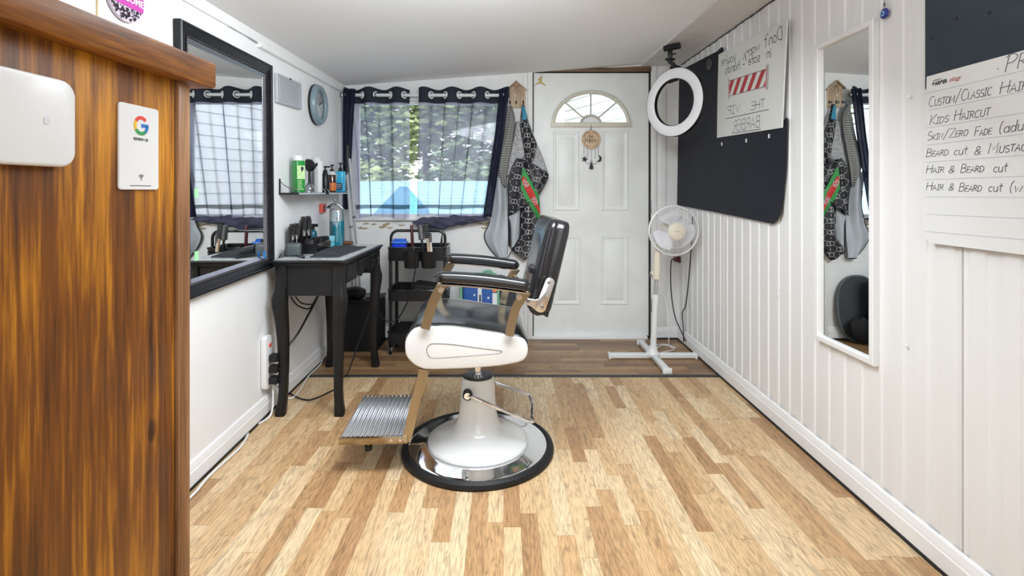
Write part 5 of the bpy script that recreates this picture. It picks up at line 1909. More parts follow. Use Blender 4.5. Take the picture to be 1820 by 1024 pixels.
for y in (KY0 + .06,):
    bm = NB()
    zt_ = zz(410, y)
    pth = [(KX0 + .012, y, .70), (KX0 + .012, y, zt_ - .05)] + [(KX0 + .012 + .05 * (1 - math.cos(a)), y, zt_ - .05 + .05 * math.sin(a)) for a in [math.pi / 2 * k / 6 for k in range(1, 7)]]
    pth += [(KX1 - .012 - .05 * (1 - math.cos(a)), y, zt_ - .05 + .05 * math.sin(a)) for a in [math.pi / 2 * k / 6 for k in range(6, 0, -1)]] + [(KX1 - .012, y, zt_ - .05), (KX1 - .012, y, .70)]
    tube(bm, pth, .0105, 12); mesh('handle', bm, M['black_gloss'], kt, True)
def cup(px, lb):
    q = Vector((xx(px, 3.375), 3.375, zz(476, 3.375)))
    t = thing('hanging_cup', lb, 'cup', q, 0, 'cups hooked on the trolley rim')
    bm = NB(); lathe(bm, [(0, 0), (.044, 0), (.048, .006), (.054, .108), (.056, .113), (.052, .112), (.047, .010), (0, .008)], Matrix.Translation(q), 30); mesh('cup', bm, M['black'], t, True)
    bm = NB(); box2(bm, q + Vector((-.014, .048, .085)), q + Vector((.014, .070, .135)), .002); mesh('hook', bm, M['black'], t, True)
    return q
qa = cup(731.5, 'left hanging black cup on the front of the trolley'); qb = cup(762, 'right hanging black cup with brushes on the front of the trolley')
# things on the trolley
TR = .657
q = Vector((xx(710, 3.53), 3.53, .684 + .02))
bt = thing('blue_tub', 'bright blue open tub on the top trolley tray', 'tub', (q.x, q.y, TR))
bm = NB()
o = rrect(-.05, -.035, .05, .035, .015, 4)
prism(bm, o, .112, T(q.x, q.y, TR + .0), .003, 1); mesh('body', bm, M['blue_tub'], bt, True)
bm = NB(); tube(bm, [(q.x + x, q.y + y, TR + .112) for x, y in rrect(-.053, -.038, .053, .038, .016, 5)], .006, 8, True); mesh('rim', bm, mat('light_blue_rim', (.06, .22, .70), .3), bt, True)
bm = NB(); prism(bm, rrect(-.045, -.01, .045, .03, .008, 4), .03, T(q.x, q.y + .005, TR + .105), .004, 1); mesh('lid', bm, mat('light_blue_lid', (.03, .13, .62), .3), bt, True)
def stick(px0, py0, px1, py1, d, r, m, name, label, cat, base=None):
    a, b = P(px0, py0, d), P(px1, py1, d)
    t = thing(name, label, cat, b)
    bm = NB(); tube(bm, [b, b.lerp(a, .3), b.lerp(a, .42), b.lerp(a, .95), a], [r * .8, r * .85, r, r, r * .7], 12); mesh('handle', bm, m, t, True)
    return t, a, b
t, a, b = stick(731.5, 400, 734, 458, 3.50, .011, M['maroon'], 'straightener', 'maroon wand standing upright on the trolley left of the brushes', 'hair tool')
bm = NB(); tube(bm, [b, b.lerp(a, .32)], .0115, 12); mesh('grip', bm, M['navy'], t, True)
# round brush, paddle brush, wooden-handled brush in the right cup
def brush(px0, py0, px1, py1, d, rr_, lb, hm, head='round', hl=.52):
    a, b = P(px0, py0, d), P(px1, py1, d)
    t = thing('hair_brush', lb, 'brush', b, 0, 'hair brushes in the trolley cup')
    m_ = b.lerp(a, 1 - hl)
    bm = NB(); tube(bm, [b, b.lerp(m_, .6), m_], [.007, .010, .007], 12); mesh('handle', bm, hm, t, True)
    bm = NB()
    if head == 'round':
        tube(bm, [m_, m_.lerp(a, .08), m_.lerp(a, .92), a], [.010, rr_, rr_, rr_ * .6], 16)
        mesh('barrel', bm, M['gunmetal'], t, True)
        bm = NB()
        dv = (a - m_)
        for k in range(14):
            c_ = m_ + dv * (.06 + k * .066)
            for j in range(10):
                an = 2 * math.pi * (j + .5 * (k % 2)) / 10
                e = c_ + Vector((math.cos(an), math.sin(an), 0)) * (rr_ + .006)
                tube(bm, [c_, e], .0012, 4)
        mesh('bristles', bm, M['black'], t, True)
    else:
        dv = a - m_
        ang = math.atan2(dv.x, dv.z)
        Mx = Matrix.Translation(m_) @ Matrix.Rotation(ang, 4, 'Y')
        box(bm, Mx @ Vector((0, 0, dv.length / 2)), (rr_ * 2, .018, dv.length), Matrix.Rotation(ang, 4, 'Y'), .006)
        mesh('head', bm, M['black_matt'], t, True)
        bm = NB()
        for k in range(7):
            for j in range(4):
                p = Mx @ Vector((-rr_ * .7 + j * rr_ * .46, -.009, dv.length * (.12 + k * .125)))
                tube(bm, [p, p + Vector((0, -.012, 0))], .0014, 4)
        mesh('bristles', bm, M['plaque_in'], t, True)
    return t
brush(747, 400, 754, 468, 3.375, .018, 'round black hair brush leaning left in the trolley cup', M['black'], 'round', .40)
brush(757, 396, 764, 470, 3.385, .018, 'square-headed black vent brush in the trolley cup', M['birch'], 'paddle', .37)
brush(764, 414, 768, 470, 3.40, .010, 'small wooden-handled brush at the back of the trolley cup', M['cream'], 'paddle', .30)
t = thing('sectioning_clip', 'slim black clip standing at the right end of the trolley top', 'clip', P(783, 458, 3.5))
bm = NB(); a, b = P(786, 414, 3.5), P(782, 462, 3.5); tube(bm, [b, b.lerp(a, .3), b.lerp(a, .75), a], [.008, .010, .007, .002], 10); mesh('body', bm, M['black'], t, True)
t = thing('toiletry_case', 'soft black case lying in the middle trolley tray', 'case', ((KX0 + KX1) / 2 + .06, 3.6, .383))
bm = NB(); box(bm, ((KX0 + KX1) / 2 + .06, 3.6, .43), (.22, .16, .09), Matrix.Rotation(R(8), 4, 'Y'), .03, 3); mesh('body', bm, M['black_matt'], t, True)
bm = NB(); tube(bm, [((KX0 + KX1) / 2 - .03, 3.519, .445), ((KX0 + KX1) / 2 + .15, 3.519, .42)], .003, 6); mesh('zip', bm, M['gunmetal'], t, True)

# ---- child's blue suitcase behind the chair
sc_ = thing('suitcase', 'small blue printed suitcase with green piping standing behind the barber chair', 'suitcase', (-.16, 3.60, 0))
bx0, bx1, bz = xx(822, 3.5), xx(884, 3.5), .52
bm = NB(); box2(bm, (bx0, 3.50, .03), (bx1, 3.68, bz), .03, 4); mesh('body', bm, M['bag_blue'], sc_, True)
bm = NB()
for y in (3.512, 3.668):
    tube(bm, [(x, y, z) for x, z in rrect(bx0 - .012, .02, bx1 + .004, bz + .006, .04, 6)], .010, 8, True)
mesh('piping', bm, M['bag_green'], sc_, True)
bm = NB(); box2(bm, (xx(849, 3.49), 3.494, .06), (xx(856, 3.49), 3.501, bz - .01), .001); mesh('front_strap', bm, M['bag_pale'], sc_, True)
bm = NB(); box2(bm, (xx(852, 3.49), 3.488, .36), (xx(854.5, 3.49), 3.494, .41), .001); mesh('zip_puller', bm, M['black'], sc_, True)
bm = NB()
prism(bm, ell(0, 0, .016, .016, 16), .002, frame((xx(879, 3.49), 3.5, zz(516, 3.49)), (1, 0, 0), (0, 0, 1), (0, -1, 0))); mesh('orange_planet', bm, M['bag_orange'], sc_, True)
bm = NB()
for (px, py, r_) in ((843, 525, .007), (868, 530, .008)):
    prism(bm, ell(0, 0, r_, r_, 10), .002, frame((xx(px, 3.49), 3.5, zz(py, 3.49)), (1, 0, 0), (0, 0, 1), (0, -1, 0)))
mesh('star_print', bm, M['bag_pale'], sc_, True)
bm = NB(); box2(bm, (bx1 - .035, 3.497, .12), (bx1 - .002, 3.501, .42), .001); mesh('side_print', bm, M['bag_pale'], sc_, True)
bm = NB(); tube(bm, smooth_path([(xx(858, 3.6), 3.6, bz - .01), (xx(860, 3.6), 3.6, bz + .03), (xx(872, 3.6), 3.6, bz + .035), (xx(878, 3.6), 3.6, bz - .01)], 5), .009, 8); mesh('handle', bm, M['bag_green'], sc_, True)
for x in (bx0 + .04, bx1 - .04):
    bm = NB(); tube(bm, [(x - .012, 3.59, .021), (x + .012, 3.59, .021)], .021, 16); mesh('wheel', bm, M['black'], sc_, True)

# ---- oval mesh seat back leaning on the wall (seen in the right-hand mirror)
mp_ = thing('mesh_panel', 'oval black mesh panel leaning on the back wall, reflected in the white mirror', 'mesh panel', (-.05, 3.81, 0))
Mo = frame((-.05, 3.792, .005), (1, 0, 0), (0, .10, 1), None)
ovp = [(.155 * math.copysign(abs(math.cos(a)) ** .8, math.cos(a)), .24 + .24 * math.copysign(abs(math.sin(a)) ** .8, math.sin(a))) for a in [2 * math.pi * k / 48 for k in range(48)]]
bm = NB(); prism(bm, ovp, .004, Mo); mesh('mesh_cloth', bm, M['mesh_grey'], mp_, True)
bm = NB(); tube(bm, [Mo @ Vector((x, y, .002)) for x, y in ovp], .010, 10, True); mesh('rim', bm, mat('dark_grey_rim', (.10, .115, .12), .5), mp_, True)
bp_ = thing('soft_bag', 'slumped soft black bag on the floor in front of the mesh panel', 'bag', (-.02, 3.74, 0))
bm = NB()
def sb_(u, v):
    a = 2 * math.pi * u
    r_ = math.sin(math.pi * min(.999, .06 + .94 * v)) ** .5
    k = 1 + .10 * math.sin(3 * a + 5 * v) + .07 * math.sin(7 * a - 3 * v)
    return (-.02 + .095 * r_ * k * math.cos(a), 3.715 + .045 * r_ * k * math.sin(a), .002 + .20 * (1 - v) ** .8 + .012 * math.sin(4 * a) * (1 - v))
surf(bm, sb_, 28, 18, 0, True); mesh('body', bm, M['black_matt'], bp_, True, sharp=180)

# ---- birdhouse hook rack
DB = 3.845
bh = thing('hook_rack', 'birdhouse-shaped wooden hook rack between window and door', 'hook rack', P(920, 170, DB))
bm = NB()
hp = [P(px, py, DB) for px, py in ((906, 192), (934.7, 192), (934.7, 159), (917.5, 146), (906, 157))]
prism(bm, [(p.x, p.z) for p in hp], .014, frame((0, DB + .014, 0), (1, 0, 0), (0, 0, 1), (0, -1, 0)), .001, 1)
mesh('back_board', bm, M['birch'], bh, True)
for (a_, b_) in (((902.5, 158.5), (918, 144)), ((916.5, 144), (936.5, 161))):
    bm = NB(); p, q = P(*a_, DB), P(*b_, DB)
    dv = q - p
    box(bm, (p + q) / 2 + Vector((0, -.004, 0)), (dv.length, .030, .007), Matrix.Rotation(-math.atan2(dv.z, dv.x), 4, 'Y'), .001); mesh('roof', bm, M['birch'], bh, True)
bm = NB(); prism(bm, ell(0, 0, .0065, .0065, 14), .001, frame(P(916, 170.5, DB) + Vector((0, -.0002, 0)), (1, 0, 0), (0, 0, 1), (0, -1, 0))); mesh('hole', bm, M['paper'], bh, True)
bm = NB()
c_ = P(918, 153, DB - .006)
for s in (-1, 1):
    tube(bm, smooth_path([c_, c_ + Vector((s * .018, 0, .010)), c_ + Vector((s * .030, 0, .0)), c_ + Vector((s * .015, 0, -.006)), c_], 5), .0018, 6)
    tube(bm, smooth_path([c_, c_ + Vector((s * .012, 0, -.02)), c_ + Vector((s * .02, 0, -.042))], 5), .0016, 6)
mesh('twine_bow', bm, mat('twine', (.34, .22, .12), .8), bh, True)
for px in (906.5, 917.5, 930):
    bm = NB(); c_ = P(px, 182, DB - .001)
    tube(bm, smooth_path([c_, c_ + Vector((0, -.016, -.004)), c_ + Vector((0, -.028, -.012)), c_ + Vector((0, -.030, .006))], 5), .0028, 8)
    tube(bm, [c_ + Vector((0, .0, -.012)), c_ + Vector((0, 0, .012))], .005, 8)
    mesh('hook', bm, M['black'], bh, True)

# ---- capes: each fold is a draped strip between two edge curves given on the wall
def curve_at(tab, t):
    n = len(tab) - 1
    i = min(int(t * n), n - 1)
    f = t * n - i
    p0, p1, p2, p3 = tab[max(i - 1, 0)], tab[i], tab[i + 1], tab[min(i + 2, n)]
    return tuple(.5 * ((2 * p1[k]) + (p2[k] - p0[k]) * f + (2 * p0[k] - 5 * p1[k] + 4 * p2[k] - p3[k]) * f * f + (3 * p1[k] - p0[k] - 3 * p2[k] + p3[k]) * f ** 3) for k in (0, 1))
class Drape:
    def __init__(s, lt, rt, d, bulge=.02, rip=.006, k=2.0, seed=0):
        s.lt, s.rt, s.d, s.b, s.rip, s.k = lt, rt, d, bulge, rip, k
        rg = random.Random(seed)
        s.ph = [rg.uniform(0, 6.28) for _ in range(3)]
    def pxy(s, u, v):
        a, b = curve_at(s.lt, v), curve_at(s.rt, v)
        return (a[0] + (b[0] - a[0]) * u, a[1] + (b[1] - a[1]) * u)
    def at(s, u, v, off=0.0):
        x, y = s.pxy(u, v)
        d = s.d - s.b * math.sin(math.pi * min(max(u, 0), 1)) ** .7 - s.rip * math.sin(2 * math.pi * s.k * u + s.ph[0] + 2.5 * v) - s.rip * .5 * math.sin(7 * v + s.ph[1] + 4 * u)
        p = P(x, y, s.d)          # real place on the plane of the cloth ...
        return Vector((p.x, d - off, p.z))   # ... pushed out by the folds
    def inv(s, px, py):
        best = None
        for i in range(81):
            v = i / 80
            a, b = curve_at(s.lt, v), curve_at(s.rt, v)
            if abs(b[0] - a[0]) < 1e-6: continue
            u = (px - a[0]) / (b[0] - a[0])
            e = abs(a[1] + (b[1] - a[1]) * u - py)
            if best is None or e < best[0]: best = (e, u, v)
        if best and best[0] < 2.0 and .03 < best[1] < .97 and .01 < best[2] < .99: return best[1], best[2]
        return None
    def mesh(s, name, m, parent, nu=26, nv=60, th=.002, off=0.0):
        bm = NB(); surf(bm, lambda u, v: s.at(u, v, off), nu, nv)
        return solidify(mesh(name, bm, m, parent, True, sharp=180), th)
def px_stroke(bm, dr_, pts, w, off=.0035):
    run = []
    def flush():
        if len(run) > 1:
            L_ = []
            for i in range(len(run)):
                a, b = run[max(i - 1, 0)], run[min(i + 1, len(run) - 1)]
                t = (b - a); nn = Vector((-t.z, 0, t.x))
                nn = nn.normalized() * w / 2 if nn.length > 1e-9 else Vector((w / 2, 0, 0))
                L_.append((bm.verts.new(run[i] + nn), bm.verts.new(run[i] - nn)))
            for i in range(len(run) - 1): bm.faces.new((L_[i][0], L_[i][1], L_[i + 1][1], L_[i + 1][0]))
        run.clear()
    for p in pts:
        uv = dr_.inv(*p)
        if uv is None: flush()
        else: run.append(dr_.at(uv[0], uv[1], off))
    flush()
def monogram(cx, cy, r):
    """two interlocked rings, one open to each side, with a short bar"""
    a = [(cx - .45 * r + r * math.cos(R(k)), cy + r * math.sin(R(k))) for k in range(40, 331, 29)] + [(cx - .45 * r + .2 * r, cy + .35 * r)]
    b = [(cx + .45 * r + r * math.cos(R(k)), cy + r * math.sin(R(k))) for k in range(220, 511, 29)] + [(cx + .45 * r - .2 * r, cy - .35 * r)]
    return [a, b]
def pattern(dr_, bm, x0, x1, y0, y1, sx=15., sy=21., r=4.3, w=.0034, rot=0.0):
    ca, sa = math.cos(R(rot)), math.sin(R(rot))
    xm, ym = (x0 + x1) / 2, (y0 + y1) / 2
    def tr(p): return (xm + (p[0] - xm) * ca - (p[1] - ym) * sa, ym + (p[0] - xm) * sa + (p[1] - ym) * ca)
    i = 0
    x = x0
    while x <= x1:
        y = y0 + (sy / 2 if i % 2 else 0)
        while y <= y1:
            for s in monogram(x, y, r): px_stroke(bm, dr_, [tr(p) for p in s], w)
            for (ex, ey) in ((x, y + sy), (x + sx, y + sy / 2), (x + sx, y - sy / 2)):
                dx_, dy_ = ex - x, ey - y
                for (f0, f1) in ((.38, .44), (.47, .53), (.56, .62)):
                    px_stroke(bm, dr_, [tr((x + dx_ * f0, y + dy_ * f0)), tr((x + dx_ * f1, y + dy_ * f1))], w)
            y += sy
        x += sx; i += 1

gc = thing('barber_cape', 'plain grey satin barber cape with black piping hanging below the striped one', 'cape', P(905, 190, 3.83))
gd = Drape([(905, 194), (895, 235), (885, 285), (872, 317), (875, 345), (876, 366), (869, 398), (861, 418), (868, 438), (883, 457)], [(910, 194), (909, 240), (905, 290), (901, 322), (901, 350), (902, 372), (903, 402), (903, 425), (902, 442), (901, 459)], 3.835, .03, .010, 1.6, 3)
gd.mesh('cape_body', M['grey_cloth'], gc, 30, 90)
bm = NB(); tube(bm, [gd.at(0, .42 + .58 * k / 40, .002) for k in range(41)] + [gd.at(u / 10, 1.0, .002) for u in range(1, 11)], .004, 6); mesh('piping', bm, M['black'], gc, True)
bm = NB(); tube(bm, [P(903, 458, 3.83), P(908, 448, 3.83), P(916, 439, 3.83)], .003, 6); mesh('tie', bm, M['black'], gc, True)
st_ = thing('barber_cape', 'narrow black-and-white striped cape on the left hook', 'cape', P(905, 186, 3.80))
sd = Drape([(904, 189), (900, 202), (892, 240), (881, 278), (882, 305), (895, 331)], [(908, 187), (914, 206), (914, 228), (907, 270), (901, 305), (899, 332)], 3.795, .018, .006, 1.5, 4)
so_ = sd.mesh('cape_body', M['striped'], st_, 20, 60)
bm = NB(); tube(bm, [sd.at(1, k / 40, .001) for k in range(41)], .003, 6); mesh('piping', bm, M['black'], st_, True)

bc = thing('barber_cape', 'black monogrammed cape with green-red-green stripe on the right hook', 'cape', P(930, 184, 3.80))
d1 = Drape([(935, 204), (944, 250), (949, 272), (941, 299)], [(936, 204), (950, 245), (966, 284), (975, 312)], 3.825, .012, .004, 1.5, 5)
d1.mesh('silver_lining', M['silver_cloth'], bc)
d2 = Drape([(917, 217), (911, 250), (905, 276), (899, 312)], [(922, 215), (930, 248), (935, 275), (908, 312)], 3.825, .014, .005, 1.5, 6)
d2.mesh('silver_lining', M['silver_cloth'], bc)
bm = NB()
for d_, bb2 in ((d1, (940, 975, 215, 310)), (d2, (900, 934, 225, 310))):
    pattern(d_, bm, *bb2, 12., 16., 3.6, .0035)
mesh('lining_print', bm, M['silver_print'], bc, True)
d3 = Drape([(928, 187), (925, 212), (926, 236), (932, 270), (938, 302)], [(931.5, 186), (937, 214), (947, 240), (953.5, 260), (942, 300)], 3.805, .018, .006, 1.5, 7)
d3.mesh('upper_fold', M['cape_black'], bc)
d4 = Drape([(918, 281), (907, 304), (902, 330), (903, 356), (904, 384)], [(937, 286), (960, 299), (975, 311), (967, 332), (955, 352)], 3.79, .03, .010, 2.2, 8)
d4.mesh('middle_fold', M['cape_black'], bc, 34, 60)
d5 = Drape([(926, 345), (924, 385), (923, 420), (908, 444)], [(957, 347), (959, 385), (957, 430), (934, 463)], 3.80, .03, .008, 1.8, 9)
d5.mesh('lower_fold', M['cape_black'], bc, 30, 60)
d6 = Drape([(904, 385), (908, 402), (909, 440)], [(927, 370), (923, 402), (921, 438)], 3.815, .014, .004, 1.0, 10)
d6.mesh('turned_lining', M['grey_cloth'], bc)
d6b = Drape([(903, 360), (903, 400), (904, 436)], [(912, 362), (911, 400), (912, 442)], 3.83, .006, .003, 1.0, 12)
d6b.mesh('inner_fold', M['cape_black'], bc)
bm = NB()
pattern(d3, bm, 924, 955, 196, 300, 13., 18., 3.6, .0032)
pattern(d4, bm, 900, 976, 284, 384, 17., 22., 3.9, .0034, 8)
pattern(d5, bm, 922, 960, 362, 468, 17., 20., 4.1, .0036)
mesh('monogram_print', bm, M['cape_print'], bc, True)
d7 = Drape([(928.5, 300), (926, 322), (927.5, 343), (943, 368), (958, 393)], [(931, 297), (940, 314), (950, 333), (958, 350), (960, 384)], 3.758, .012, .004, 1.0, 8)
d7.mesh('green_stripe', M['cape_green'], bc)
d8 = Drape([(928, 316), (929, 327), (941, 351), (957.5, 383)], [(930.5, 313), (942, 329), (954, 350), (960, 375)], 3.752, .012, .003, 1.0, 8)
d8.mesh('red_stripe', M['cape_red'], bc)
bm = NB()
for (cx, cy) in ((934, 326), (950, 357)):
    for s in monogram(cx, cy, 3.2) + [ell(cx, cy, 6.2, 6.2, 20) + [(cx + 6.2, cy)]]:
        px_stroke(bm, d8, s, .0045)
mesh('stripe_print', bm, M['cape_print'], bc, True)
d9 = Drape([(928, 189), (928.5, 200), (928, 214)], [(932, 188), (935, 200), (937, 212)], 3.782, .006, .001, 1.0, 2)
d9.mesh('collar_tab', M['cape_teal'], bc)

# ---- gold leaping figure and the wooden charm on the door
yd = YB + .018
jc = P(960, 144, yd)
bm = NB()
Mj = frame(jc, (1, 0, 0), (0, 0, 1), (0, -1, 0))
S_ = YB / F
fig = [(2.3, 10.6), (3.5, 10.6), (3.3, 6), (2.5, 2.5), (2.3, -1.4), (6, -4.5), (10.4, -7.2), (9.9, -8.3), (4.5, -6.0), (.6, -3.4), (-3, -4.8), (-8.8, -8.0), (-9.4, -7.0), (-4.2, -3.2), (-1.0, -.4), (-1.0, 2.0), (-4.3, 1.2), (-4.6, 2.3), (-1, 3.9), (1.1, 4.2), (2.0, 7)]
prism(bm, [(x * S_, y * S_) for x, y in fig], .006, Mj, .001, 1)
prism(bm, ell(.2 * S_, 5.6 * S_, 1.35 * S_, 1.45 * S_, 12), .006, Mj, .001, 1)
solo('leaping_figure', 'small gold leaping-figure emblem at the top left of the door', 'emblem', bm, M['gold'], jc)

dcq = P(1050.5, 248, yd - .006)
dct = thing('door_charm', 'round wooden hanging charm with black dangles on the door', 'charm', dcq)
Md = frame(dcq, (1, 0, 0), (0, 0, 1), (0, -1, 0))
bm = NB(); prism(bm, ell(0, 0, .0735, .0735, 40), .006, Md, .001, 1); mesh('disc', bm, M['disc_wood'], dct, True)
bm = NB()
for (a0, a1) in ((20, 78), (102, 165), (195, 255), (285, 345)):
    ribbon(bm, arc(0, 0, .060, .060, a0, a1, 14), .0035, mpf(Md @ T(0, 0, .0065)))
hand(bm, 'be', Md @ T(-.018, .012, .0065), .030, .0032)
hand(bm, 'happy', Md @ T(-.047, -.018, .0065), .034, .0034, length=.088)
ribbon(bm, [(-.066, -.002), (-.056, -.010), (-.046, -.014)], .003, mpf(Md @ T(0, 0, .0065))); ribbon(bm, [(.040, -.014), (.052, -.008), (.064, .002)], .003, mpf(Md @ T(0, 0, .0065)))
mesh('lettering', bm, M['ink'], dct, True)
bm = NB(); tube(bm, [P(1050.5, 221, yd - .02), P(1050.5, 232, yd - .012)], .003, 6); mesh('hanging_cord', bm, M['ink_soft'], dct, True)
for (px, y0, y1, nm) in ((1038, 258, 277, 'star'), (1044, 262, 282, ''), (1051, 265, 287, 'tree'), (1058, 261, 282, ''), (1063.5, 256, 276, 'moon')):
    bm = NB(); tube(bm, [P(px, y0, yd - .009), P(px, y1, yd - .009)], .0014, 6); mesh('string', bm, M['ink_soft'], dct, True)
    if nm:
        c_ = P(px + (1 if nm == 'star' else 0), y1 + (6 if nm != 'tree' else 7), yd - .011)
        Mc2 = frame(c_, (1, 0, 0), (0, 0, 1), (0, -1, 0))
        if nm == 'star': pl = [((.026 if k % 2 == 0 else .011) * math.sin(R(36 * k + 14)), (.026 if k % 2 == 0 else .011) * math.cos(R(36 * k + 14))) for k in range(10)]
        elif nm == 'moon': pl = arc(0, 0, .024, .026, -100, 80, 14) + [(x - .0, y) for x, y in arc(-.008, .004, .016, .021, 70, -90, 12)]
        else: pl = [(-.004, -.032), (.004, -.032), (.004, -.026), (.018, -.026), (.011, -.006), (.014, -.006), (.006, .014), (0, .030), (-.006, .014), (-.014, -.006), (-.011, -.006), (-.018, -.026), (-.004, -.026)]
        bm = NB(); prism(bm, pl, .003, Mc2); mesh(nm, bm, M['black'], dct, True)
for (px, s) in ((1044, -1), (1058, 1)):
    bm = NB(); c_ = P(px, 287, yd - .010)
    ring = [c_ + Vector((s * -.006 + .018 * math.cos(R(a)), 0, .018 * math.sin(R(a)))) for a in range(150, 400, 20)]
    tube(bm, ring, .0016, 6); mesh('wire_curl', bm, M['gunmetal'], dct, True)
# ================================================================== RIGHT SIDE
UW = Vector((-.0156, -1, 0))          # along the right wall towards the camera = reading direction
def RM(p): return frame(p, UW, (0, 0, 1), NR)
def text_line(bm, s, a, b, h, w, off, small=None, slant=.12, mi=0):
    """hand lettering from wall point a to wall point b (either direction)"""
    u = (b - a)
    Mx = frame(a + NR * off, u, (0, 0, 1), NR)
    hand(bm, s, Mx, h, w, length=u.length, small=small, mi=mi, slant=slant)
def wallpoly(pts, off0, t):
    """plate on the right wall: outline given by wall points"""
    O = RW(1300, 341)
    Mx = frame(O + NR * off0, UW, (0, 0, 1), NR)
    inv = Mx.inverted()
    pl = [(inv @ p) for p in pts]
    return [(p.x, p.y) for p in pl], Mx

# ---- black card sheet with the mirrored paper poster
q = RW(1300, 250)
bs = thing('black_card_sheet', 'large black card sheet curling off the panelling behind the striped-pole poster', 'board', q)
pts = [RW(1211, 126), RW(1289, 86), RW(1289, 98), RW(1285, 105), RW(1283, 244), RW(1396, 227), RW(1397, 214), RW(1405, 209), RW(1402, 300), RW(1397, 352), RW(1393, 379), RW(1387, 392), RW(1379, 398), RW(1330, 388), RW(1270, 376)]
for px, py in ((1218, 366.5), (1207, 364)): pts.append(RW(px, py))
pl, Mx = wallpoly(pts, .012, 0)
bm = NB(); prism(bm, pl, .004, Mx, .0005, 1); mesh('sheet', bm, M['blackboard'], bs, True)
# strip of the sheet that bends away into the corner
bm = NB(); tube(bm, [RW(1289, 86, .02), RW(1284, 90, .02)], .008, 8); mesh('folded_corner', bm, M['black'], bs, True)
q = RW(1266, 114, .017)
bm = NB(); lathe(bm, [(0, .014), (.008, .014), (.010, .010), (.028, .009), (.036, .006), (.038, 0)], RM(q), 28)
solo('round_disc', 'round black plastic disc near the top of the black card sheet', 'disc', bm, mat('disc_black', (.05, .05, .055), .45), q)
for (px, py, lb) in ((1288, 256, 'left white tag on the black sheet under the poster'), (1332, 250, 'middle white tag on the black sheet under the poster'), (1373, 242, 'right white tag on the black sheet under the poster')):
    q = RW(px, py, .0165)
    bm = NB(); prism(bm, rrect(-.007, -.010, .007, .010, .002, 2), .0015, RM(q)); solo('white_tag', lb, 'tag', bm, M['paper'], q, 'white tags in a row on the black card sheet')

ps = thing('paper_poster', 'translucent paper poster with red striped barber pole and mirror-written words', 'poster', RW(1345, 150))
pts = [RW(1284, 97), RW(1320, 77), RW(1365, 54), RW(1408.5, 34), RW(1406.5, 90), RW(1403, 160), RW(1399, 227), RW(1340, 236), RW(1281, 245), RW(1282, 170)]
pl, Mx = wallpoly(pts, .022, 0)
bm = NB(); prism(bm, pl, .0012, Mx); mesh('sheet', bm, M['poster_paper'], ps, True)
bm = NB(); tube(bm, [RW(1408.5, 34, .022), RW(1406.5, 90, .024), RW(1403, 160, .024), RW(1399.2, 227, .022)], .0035, 6); mesh('curled_edge', bm, M['paper'], ps, True)
OF = .0238
W1 = .0042
bm = NB()
text_line(bm, "Don't", RW(1400, 69), RW(1367, 84.5), .062, W1, OF)
mesh('written_word', bm, M['ink'], ps, True)
bm = NB()
text_line(bm, 'worry,', RW(1359, 88), RW(1327, 105), .052, W1, OF)
mesh('written_word', bm, M['ink'], ps, True)
bm = NB()
text_line(bm, "you're", RW(1316, 107), RW(1289, 117), .052, W1, OF)
mesh('written_word', bm, M['ink'], ps, True)
bm = NB()
text_line(bm, 'in', RW(1380.5, 100), RW(1370, 104), .052, W1, OF)
mesh('written_word', bm, M['ink'], ps, True)
bm = NB()
text_line(bm, 'safe -', RW(1360, 108), RW(1327, 121), .052, W1, OF)
mesh('written_word', bm, M['ink'], ps, True)
bm = NB()
text_line(bm, 'hands', RW(1323, 122), RW(1296, 132), .052, W1, OF)
mesh('written_word', bm, M['ink'], ps, True)
bm = NB()
text_line(bm, 'THE', RW(1368, 191), RW(1342, 196), .042, W1, OF, slant=0)
text_line(bm, 'VIP', RW(1323, 199), RW(1299, 204), .046, W1, OF, slant=0)
text_line(bm, 'BARBER', RW(1359, 226), RW(1310, 233.5), .058, W1, OF, slant=0)
for (a, b) in (((1375, 194.5), (1298, 211)), ((1360, 229.5), (1308, 237))):
    Mx = frame(RW(*a) + NR * OF, RW(*b) - RW(*a), (0, 0, 1), NR); ribbon(bm, [(0, 0), ((RW(*b) - RW(*a)).length, 0)], .0045, mpf(Mx))
mesh('bottom_lettering', bm, M['ink_soft'], ps, True)
# barber pole drawing
A, B, C, D = RW(1303, 171), RW(1370, 153.5), RW(1371, 122.5), RW(1303, 144)
def bil(u, v): return A.lerp(B, u).lerp(D.lerp(C, u), v) + NR * OF
bm = NB()
lean = .16
for k in range(-1, 6):
    u0 = -.10 + k * .205
    q4 = []
    def clip(u): return min(max(u, 0), 1)
    n = 6
    L_ = []
    for j in range(n + 1):
        v = j / n
        a_, b_ = clip(u0 + lean * v), clip(u0 + .105 + lean * v)
        L_.append((a_, b_, v))
    for j in range(n):
        if L_[j][1] - L_[j][0] < 1e-4 and L_[j + 1][1] - L_[j + 1][0] < 1e-4: continue
        vs = [bm.verts.new(bil(*x)) for x in ((L_[j][0], L_[j][2]), (L_[j][1], L_[j][2]), (L_[j + 1][1], L_[j + 1][2]), (L_[j + 1][0], L_[j + 1][2]))]
        try: bm.faces.new(vs)
        except ValueError: pass
mesh('pole_stripes', bm, M['ink_red'], ps, True)
bm = NB()
def seg(u0, v0, u1, v1, w):
    a, b = bil(u0, v0), bil(u1, v1)
    Mx = frame(a + NR * .0003, b - a, NR.cross(b - a), NR); ribbon(bm, [(0, 0), ((b - a).length, 0)], w, mpf(Mx))
seg(0, 0, 1, 0, .004); seg(0, 1, 1, 1, .004); seg(-.015, -.25, -.015, 1.25, .003); seg(1.02, -.2, 1.02, 1.25, .003); seg(1.045, -.2, 1.045, 1.25, .003)
mesh('pole_outline', bm, M['ink_soft'], ps, True)
